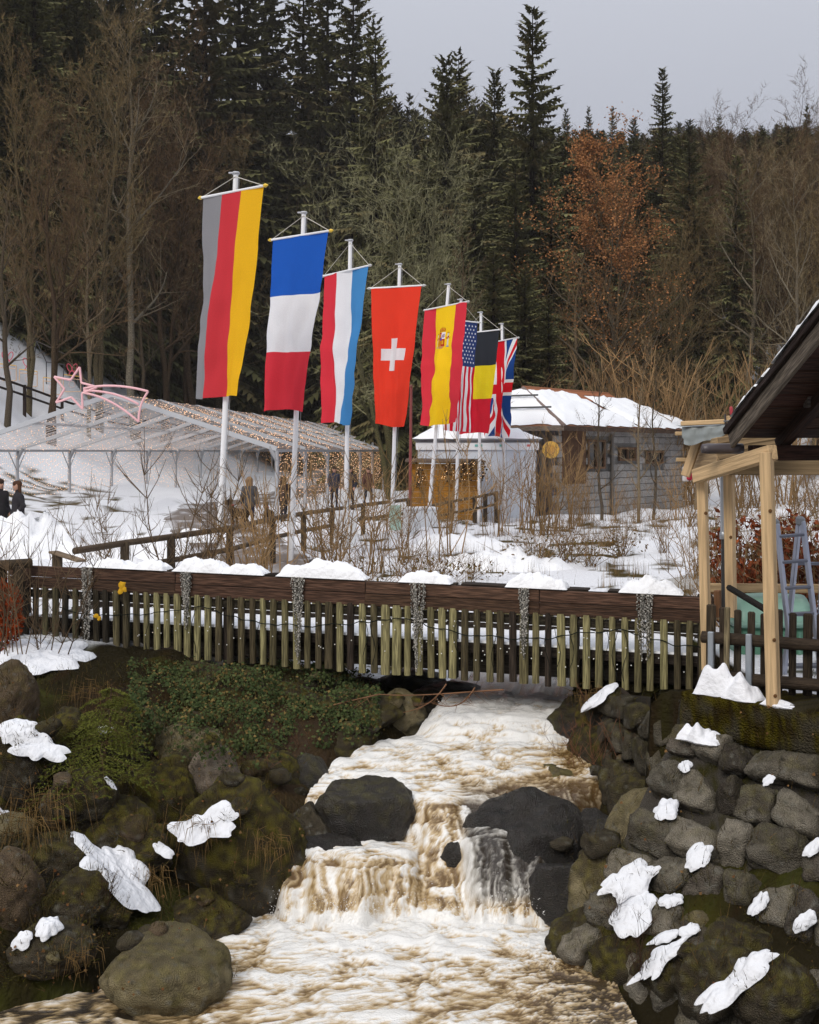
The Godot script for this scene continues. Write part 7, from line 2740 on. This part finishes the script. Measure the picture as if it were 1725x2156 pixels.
	# heaps of cleared snow along the path
	for q in [[300, 30.0, 1.6, 0.5, "broad heap of cleared snow before the tunnel's posts"], [45, 28.3, 1.9, 0.78, "heap of cleared snow hiding the legs of the two people in black"], [190, 28.0, 1.4, 0.35, "heap of cleared snow beside the two people in black"], [420, 34.0, 1.2, 0.3, "low snow heap along the path near the woman"], [950, 30.0, 1.6, 0.3, "snow hump on the bank below the stall's fence"], [1060, 26.0, 1.5, 0.35, "snow hump on the bank above the rail's middle"]]:
		var c := land(q[0], q[1])
		var s := Shape.new()
		for j in 15:
			for i in 31:
				var u := i / 15.0 - 1.0
				var v := j / 7.0 - 1.0
				var rim := maxf(0.0, 1.0 - u * u - v * v)
				var x: float = c.x + u * q[2]
				var d: float = q[1] + v * q[2] * 0.5
				s.point(Vector3(x, ground_y(x, d) - 0.03 + q[3] * pow(rim, 0.7) * (1.0 + 0.8 * noise_a.get_noise_2d(x * 2, d * 2)), -d), Color(0.84, 0.85, 0.87))
		for j in 14:
			for i in 30:
				var a := j * 31 + i
				s.quad(a, a + 1, a + 32, a + 31)
		single("snow_heap", s, M.snow, q[4], "snow", c, "heaps of cleared snow")


# ---------------------------------------------------------------- people and dogs, each body one skin drawn over its bones
func capsule(p: Vector3, a: Vector3, b: Vector3, ra: float, rb: float) -> float:
	var ab := b - a
	var t := clampf((p - a).dot(ab) / maxf(ab.length_squared(), 1e-9), 0, 1)
	return p.distance_to(a + ab * t) - lerpf(ra, rb, t)

func body(bones: Array, cell: float, blend: float) -> Shape:  # bones: [from, to, radius, radius, colour]
	var lo := Vector3.ONE * 1e9
	var hi := -lo
	for b in bones:
		var r: float = maxf(b[2], b[3]) + cell * 3
		for q in [b[0], b[1]]:
			lo = lo.min(q - Vector3.ONE * r)
			hi = hi.max(q + Vector3.ONE * r)
	var n := Vector3i(((hi - lo) / cell).ceil()) + Vector3i.ONE
	var field := PackedFloat32Array()
	field.resize(n.x * n.y * n.z)
	field.fill(1.0)
	for b in bones:
		var r: float = maxf(b[2], b[3]) + blend + cell * 1.5
		var l := Vector3i(((b[0].min(b[1]) - Vector3.ONE * r - lo) / cell).floor()).clamp(Vector3i.ZERO, n - Vector3i.ONE)
		var h := Vector3i(((b[0].max(b[1]) + Vector3.ONE * r - lo) / cell).ceil()).clamp(Vector3i.ZERO, n - Vector3i.ONE)
		for z in range(l.z, h.z + 1):
			for y in range(l.y, h.y + 1):
				for x in range(l.x, h.x + 1):
					var at := x + n.x * (y + n.y * z)
					var d := capsule(lo + Vector3(x, y, z) * cell, b[0], b[1], b[2], b[3])
					var f := field[at]
					var k := maxf(blend - absf(f - d), 0.0) / blend
					field[at] = minf(f, d) - k * k * blend * 0.25
	var s := Shape.new()
	var ids := {}
	var step := [1, n.x, n.x * n.y]
	for z in n.z - 1:
		for y in n.y - 1:
			for x in n.x - 1:
				var at := x + n.x * (y + n.y * z)
				var inside := 0
				for c in 8:
					if field[at + (c & 1) + step[1] * ((c >> 1) & 1) + step[2] * ((c >> 2) & 1)] < 0.0:
						inside += 1
				if inside == 0 or inside == 8:
					continue
				var sum := Vector3.ZERO
				var cnt := 0
				for c in 8:
					for ax in 3:
						if (c >> ax) & 1:
							continue
						var o := Vector3(c & 1, (c >> 1) & 1, (c >> 2) & 1)
						var i0: int = at + (c & 1) + step[1] * ((c >> 1) & 1) + step[2] * ((c >> 2) & 1)
						var f0 := field[i0]
						var f1: float = field[i0 + step[ax]]
						if (f0 < 0.0) != (f1 < 0.0):
							o[ax] += f0 / (f0 - f1)
							sum += o
							cnt += 1
				var p := lo + (Vector3(x, y, z) + sum / cnt) * cell
				var best := 1e9
				var col := Color.WHITE
				for b in bones:
					var d := capsule(p, b[0], b[1], b[2], b[3])
					if d < best:
						best = d
						col = b[4]
				ids[at] = s.point(p, col * (1.0 + 0.12 * noise_b.get_noise_3dv(p * 9.0)))
	for at in ids:
		for ax in 3:
			var f0 := field[at]
			var f1: float = field[at + step[ax]]
			if (f0 < 0.0) == (f1 < 0.0):
				continue
			var u: int = step[(ax + 1) % 3]
			var w: int = step[(ax + 2) % 3]
			var q := [at, at - u, at - u - w, at - w]
			if not (ids.has(q[1]) and ids.has(q[2]) and ids.has(q[3])):
				continue
			if f0 < 0.0:
				s.quad(ids[q[0]], ids[q[1]], ids[q[2]], ids[q[3]])
			else:
				s.quad(ids[q[3]], ids[q[2]], ids[q[1]], ids[q[0]])
	return s

func figure(at: Vector3, face: float, tall: float, coat: Color, legs: Color, hair: Color, label: String, pose: String, coat_low := 0.42) -> Node3D:
	var k := tall / 1.72
	var t := Transform3D(Basis(Vector3.UP, face) * k, at)
	var skin := Color(0.42, 0.24, 0.17)
	var shoe := Color(0.03, 0.02, 0.018)
	var hip := 0.93
	var drop := 0.0
	var bones := []
	var sway := 0.0
	if pose == "sit":
		drop = 0.48
	var H := hip - drop
	var add := func(a: Vector3, b: Vector3, ra: float, rb: float, c: Color): bones.append([t * a, t * b, ra * k, rb * k, c])
	for sg in [-1.0, 1.0]:
		var hp := Vector3(sg * 0.09, H, 0)
		var kn := Vector3(sg * 0.1, 0.5, 0.06 + 0.1 * sg)
		var an := Vector3(sg * 0.1, 0.09, -0.04 + 0.17 * sg)
		if pose == "sit":
			kn = Vector3(sg * 0.13, 0.47, 0.42)
			an = Vector3(sg * 0.13, 0.09, 0.45)
		elif pose == "stand":
			kn = Vector3(sg * 0.1, 0.5, 0.02)
			an = Vector3(sg * 0.11, 0.09, -0.02)
		add.call(hp, kn, 0.088, 0.062, legs)
		add.call(kn, an, 0.06, 0.045, legs)
		add.call(an + Vector3(0, -0.03, -0.02), an + Vector3(0, -0.045, 0.16), 0.048, 0.04, shoe)
	add.call(Vector3(-0.06, H, 0), Vector3(0.06, H, 0), 0.125, 0.125, legs if coat_low > 0.45 else coat)
	if pose != "sit":
		add.call(Vector3(0, H - 0.08, 0), Vector3(0, H + 0.1, 0), 0.155, 0.15, coat)
	add.call(Vector3(0, H + 0.05, 0), Vector3(0, H + 0.3, -0.01), 0.145, 0.16, coat)
	add.call(Vector3(-0.08, H + 0.4, -0.01), Vector3(0.08, H + 0.4, -0.01), 0.13, 0.13, coat)
	for sg in [-1.0, 1.0]:
		var sh := Vector3(sg * 0.18, H + 0.46, -0.01)
		var el := Vector3(sg * 0.25, H + 0.2, -0.03 - 0.06 * sg)
		var wr := Vector3(sg * 0.22, H - 0.02, 0.12)
		if pose == "sit":
			el = Vector3(sg * 0.27, H + 0.2, 0.05)
			wr = Vector3(sg * 0.14, H + 0.1, 0.27)
		elif pose == "walk" and sg < 0:
			wr = Vector3(sg * 0.26, H - 0.05, 0.02)
		add.call(sh, el, 0.072, 0.058, coat)
		add.call(el, wr, 0.056, 0.042, coat)
		add.call(wr, wr + (wr - el).normalized() * 0.07, 0.038, 0.034, skin)
		for f in 4:  # fingers, slightly curled, and a thumb
			var fb := wr + (wr - el).normalized() * 0.09 + Vector3((f - 1.5) * 0.018, 0, 0)
			add.call(fb, fb + Vector3(0, -0.055 + absf(f - 1.5) * 0.008, 0.012), 0.011, 0.009, skin)
		add.call(wr + Vector3(-sg * 0.02, -0.03, 0.02), wr + Vector3(-sg * 0.035, -0.07, 0.04), 0.012, 0.01, skin)
	add.call(Vector3(0, H + 0.5, 0), Vector3(0, H + 0.6, 0.01), 0.062, 0.056, coat)
	var hd := Vector3(0, H + 0.69, 0.025)
	add.call(hd + Vector3(0, 0.035, -0.015), hd + Vector3(0, -0.045, 0.015), 0.092, 0.068, skin)
	add.call(hd + Vector3(0, 0.0, 0.09), hd + Vector3(0, -0.02, 0.105), 0.014, 0.018, skin)
	for sg in [-1.0, 1.0]:
		add.call(hd + Vector3(sg * 0.085, 0.01, -0.01), hd + Vector3(sg * 0.085, -0.025, -0.01), 0.018, 0.014, skin)
	var o := thing("person", label, "person", at)
	part("body", body(bones, 0.026 * k, 0.045 * k), M.matt, o)
	var hb := []
	var addh := func(a: Vector3, b: Vector3, ra: float, rb: float): hb.append([t * a, t * b, ra * k, rb * k, hair])
	addh.call(hd + Vector3(0, 0.05, -0.03), hd + Vector3(0, 0.06, 0.03), 0.1, 0.075)
	for sg in [-1.0, 0.0, 1.0]:
		addh.call(hd + Vector3(sg * 0.065, 0.03, -0.045), hd + Vector3(sg * 0.085, -0.16, -0.07), 0.055, 0.035)
	part("hair", body(hb, 0.024 * k, 0.03 * k), M.matt, o)
	var eyes := Shape.new()
	for sg in [-1.0, 1.0]:
		eyes.add(bead(0.012 * k, Color(0.02, 0.015, 0.012)), Transform3D(Basis(), t * (hd + Vector3(sg * 0.033, 0.012, 0.086))))
	part("eyes", eyes, M.paint, o)
	var mouth := Shape.new()
	mouth.box(t * Transform3D(Basis(), hd + Vector3(0, -0.055, 0.083)), Vector3(0.04, 0.008, 0.012) * 1.0, 0.002, Color(0.3, 0.09, 0.08))
	part("mouth", mouth, M.paint, o)
	return o

func dog(at: Vector3, face: float, size: float, coat: Color, label: String) -> void:
	var t := Transform3D(Basis(Vector3.UP, face) * size, at)
	var bones := []
	var tan_ := Color(0.12, 0.055, 0.025)
	var add := func(a: Vector3, b: Vector3, ra: float, rb: float, c: Color): bones.append([t * a, t * b, ra * size, rb * size, c])
	add.call(Vector3(0.24, 0.56, 0), Vector3(0.02, 0.55, 0), 0.135, 0.125, coat)
	add.call(Vector3(0.02, 0.56, 0), Vector3(-0.28, 0.58, 0), 0.115, 0.1, coat)
	add.call(Vector3(0.27, 0.62, 0), Vector3(0.42, 0.83, 0), 0.085, 0.07, coat)
	add.call(Vector3(0.43, 0.86, 0), Vector3(0.5, 0.86, 0), 0.082, 0.07, coat)
	add.call(Vector3(0.52, 0.84, 0), Vector3(0.65, 0.81, 0), 0.05, 0.034, tan_)
	for sg in [-1.0, 1.0]:
		add.call(Vector3(0.41, 0.92, sg * 0.055), Vector3(0.38, 0.99, sg * 0.065), 0.032, 0.012, coat)
		add.call(Vector3(0.22, 0.52, sg * 0.08), Vector3(0.19, 0.27, sg * 0.085), 0.06, 0.036, coat)
		add.call(Vector3(0.19, 0.27, sg * 0.085), Vector3(0.21 + 0.04 * sg, 0.03, sg * 0.085), 0.034, 0.026, tan_)
		add.call(Vector3(0.21 + 0.04 * sg, 0.025, sg * 0.085), Vector3(0.26 + 0.04 * sg, 0.022, sg * 0.085), 0.028, 0.024, tan_)
		add.call(Vector3(-0.26, 0.55, sg * 0.075), Vector3(-0.17, 0.36, sg * 0.09), 0.085, 0.052, coat)
		add.call(Vector3(-0.17, 0.36, sg * 0.09), Vector3(-0.33, 0.22, sg * 0.09), 0.048, 0.03, coat)
		add.call(Vector3(-0.33, 0.22, sg * 0.09), Vector3(-0.3, 0.03, sg * 0.09), 0.028, 0.024, tan_)
		add.call(Vector3(-0.3, 0.025, sg * 0.09), Vector3(-0.24, 0.022, sg * 0.09), 0.028, 0.024, tan_)
	add.call(Vector3(-0.36, 0.62, 0), Vector3(-0.52, 0.48, 0), 0.042, 0.034, coat)
	add.call(Vector3(-0.52, 0.48, 0), Vector3(-0.6, 0.3, 0), 0.036, 0.016, coat)
	var o := thing("dog", label, "dog", at)
	part("body", body(bones, 0.021 * size, 0.04 * size), M.matt, o)
	var col := Shape.new()
	col.tube([t * Vector3(0.33, 0.72, 0), t * Vector3(0.355, 0.755, 0)], [0.092 * size, 0.09 * size], 12, Color(0.25, 0.03, 0.03))
	part("collar", col, M.paint, o)

func build_people() -> void:
	var f := land(525, 38.0)
	figure(f, PI + 0.25, 1.62, Color(0.075, 0.075, 0.08), Color(0.03, 0.03, 0.05), Color(0.22, 0.14, 0.08), "woman in a grey quilted jacket seen from behind, walking dogs on the path", "walk")
	f = land(505, 37.6)
	dog(f, 2.5, 1.0, Color(0.025, 0.018, 0.015), "large black and tan dog at the side of the woman in grey")
	f = land(566, 40.0)
	dog(f, 1.9, 0.9, Color(0.03, 0.02, 0.016), "dark dog walking ahead, just before the tunnel's corner post")
	figure(land(597, 45.5), PI - 0.2, 1.72, Color(0.035, 0.025, 0.025), Color(0.02, 0.02, 0.025), Color(0.05, 0.03, 0.02), "person in a dark brown coat half hidden by the tunnel's corner post", "walk")
	figure(land(38, 29.8), -1.1, 1.66, Color(0.035, 0.032, 0.036), Color(0.05, 0.05, 0.06), Color(0.07, 0.035, 0.02), "brown-haired person in a black jacket behind a snow heap, looking aside", "stand")
	figure(land(0, 30.2), 0.9, 1.7, Color(0.03, 0.028, 0.03), Color(0.03, 0.03, 0.035), Color(0.04, 0.025, 0.02), "person in black cut off by the edge, behind the same snow heap", "walk")
	figure(land(704, 53.0), 0.3, 1.75, Color(0.04, 0.045, 0.07), Color(0.03, 0.03, 0.045), Color(0.05, 0.035, 0.025), "person in dark blue behind the third flagpole inside the tunnel", "stand")
	figure(land(738, 52.0), -0.3, 1.8, Color(0.03, 0.03, 0.04), Color(0.025, 0.025, 0.03), Color(0.04, 0.03, 0.02), "person in black inside the tunnel, close to the third flagpole's far side", "stand")
	figure(land(775, 55.0), 0.5, 1.7, Color(0.1, 0.05, 0.04), Color(0.03, 0.03, 0.04), Color(0.06, 0.04, 0.03), "person in reddish brown deep inside the tunnel near the fourth flagpole", "walk")
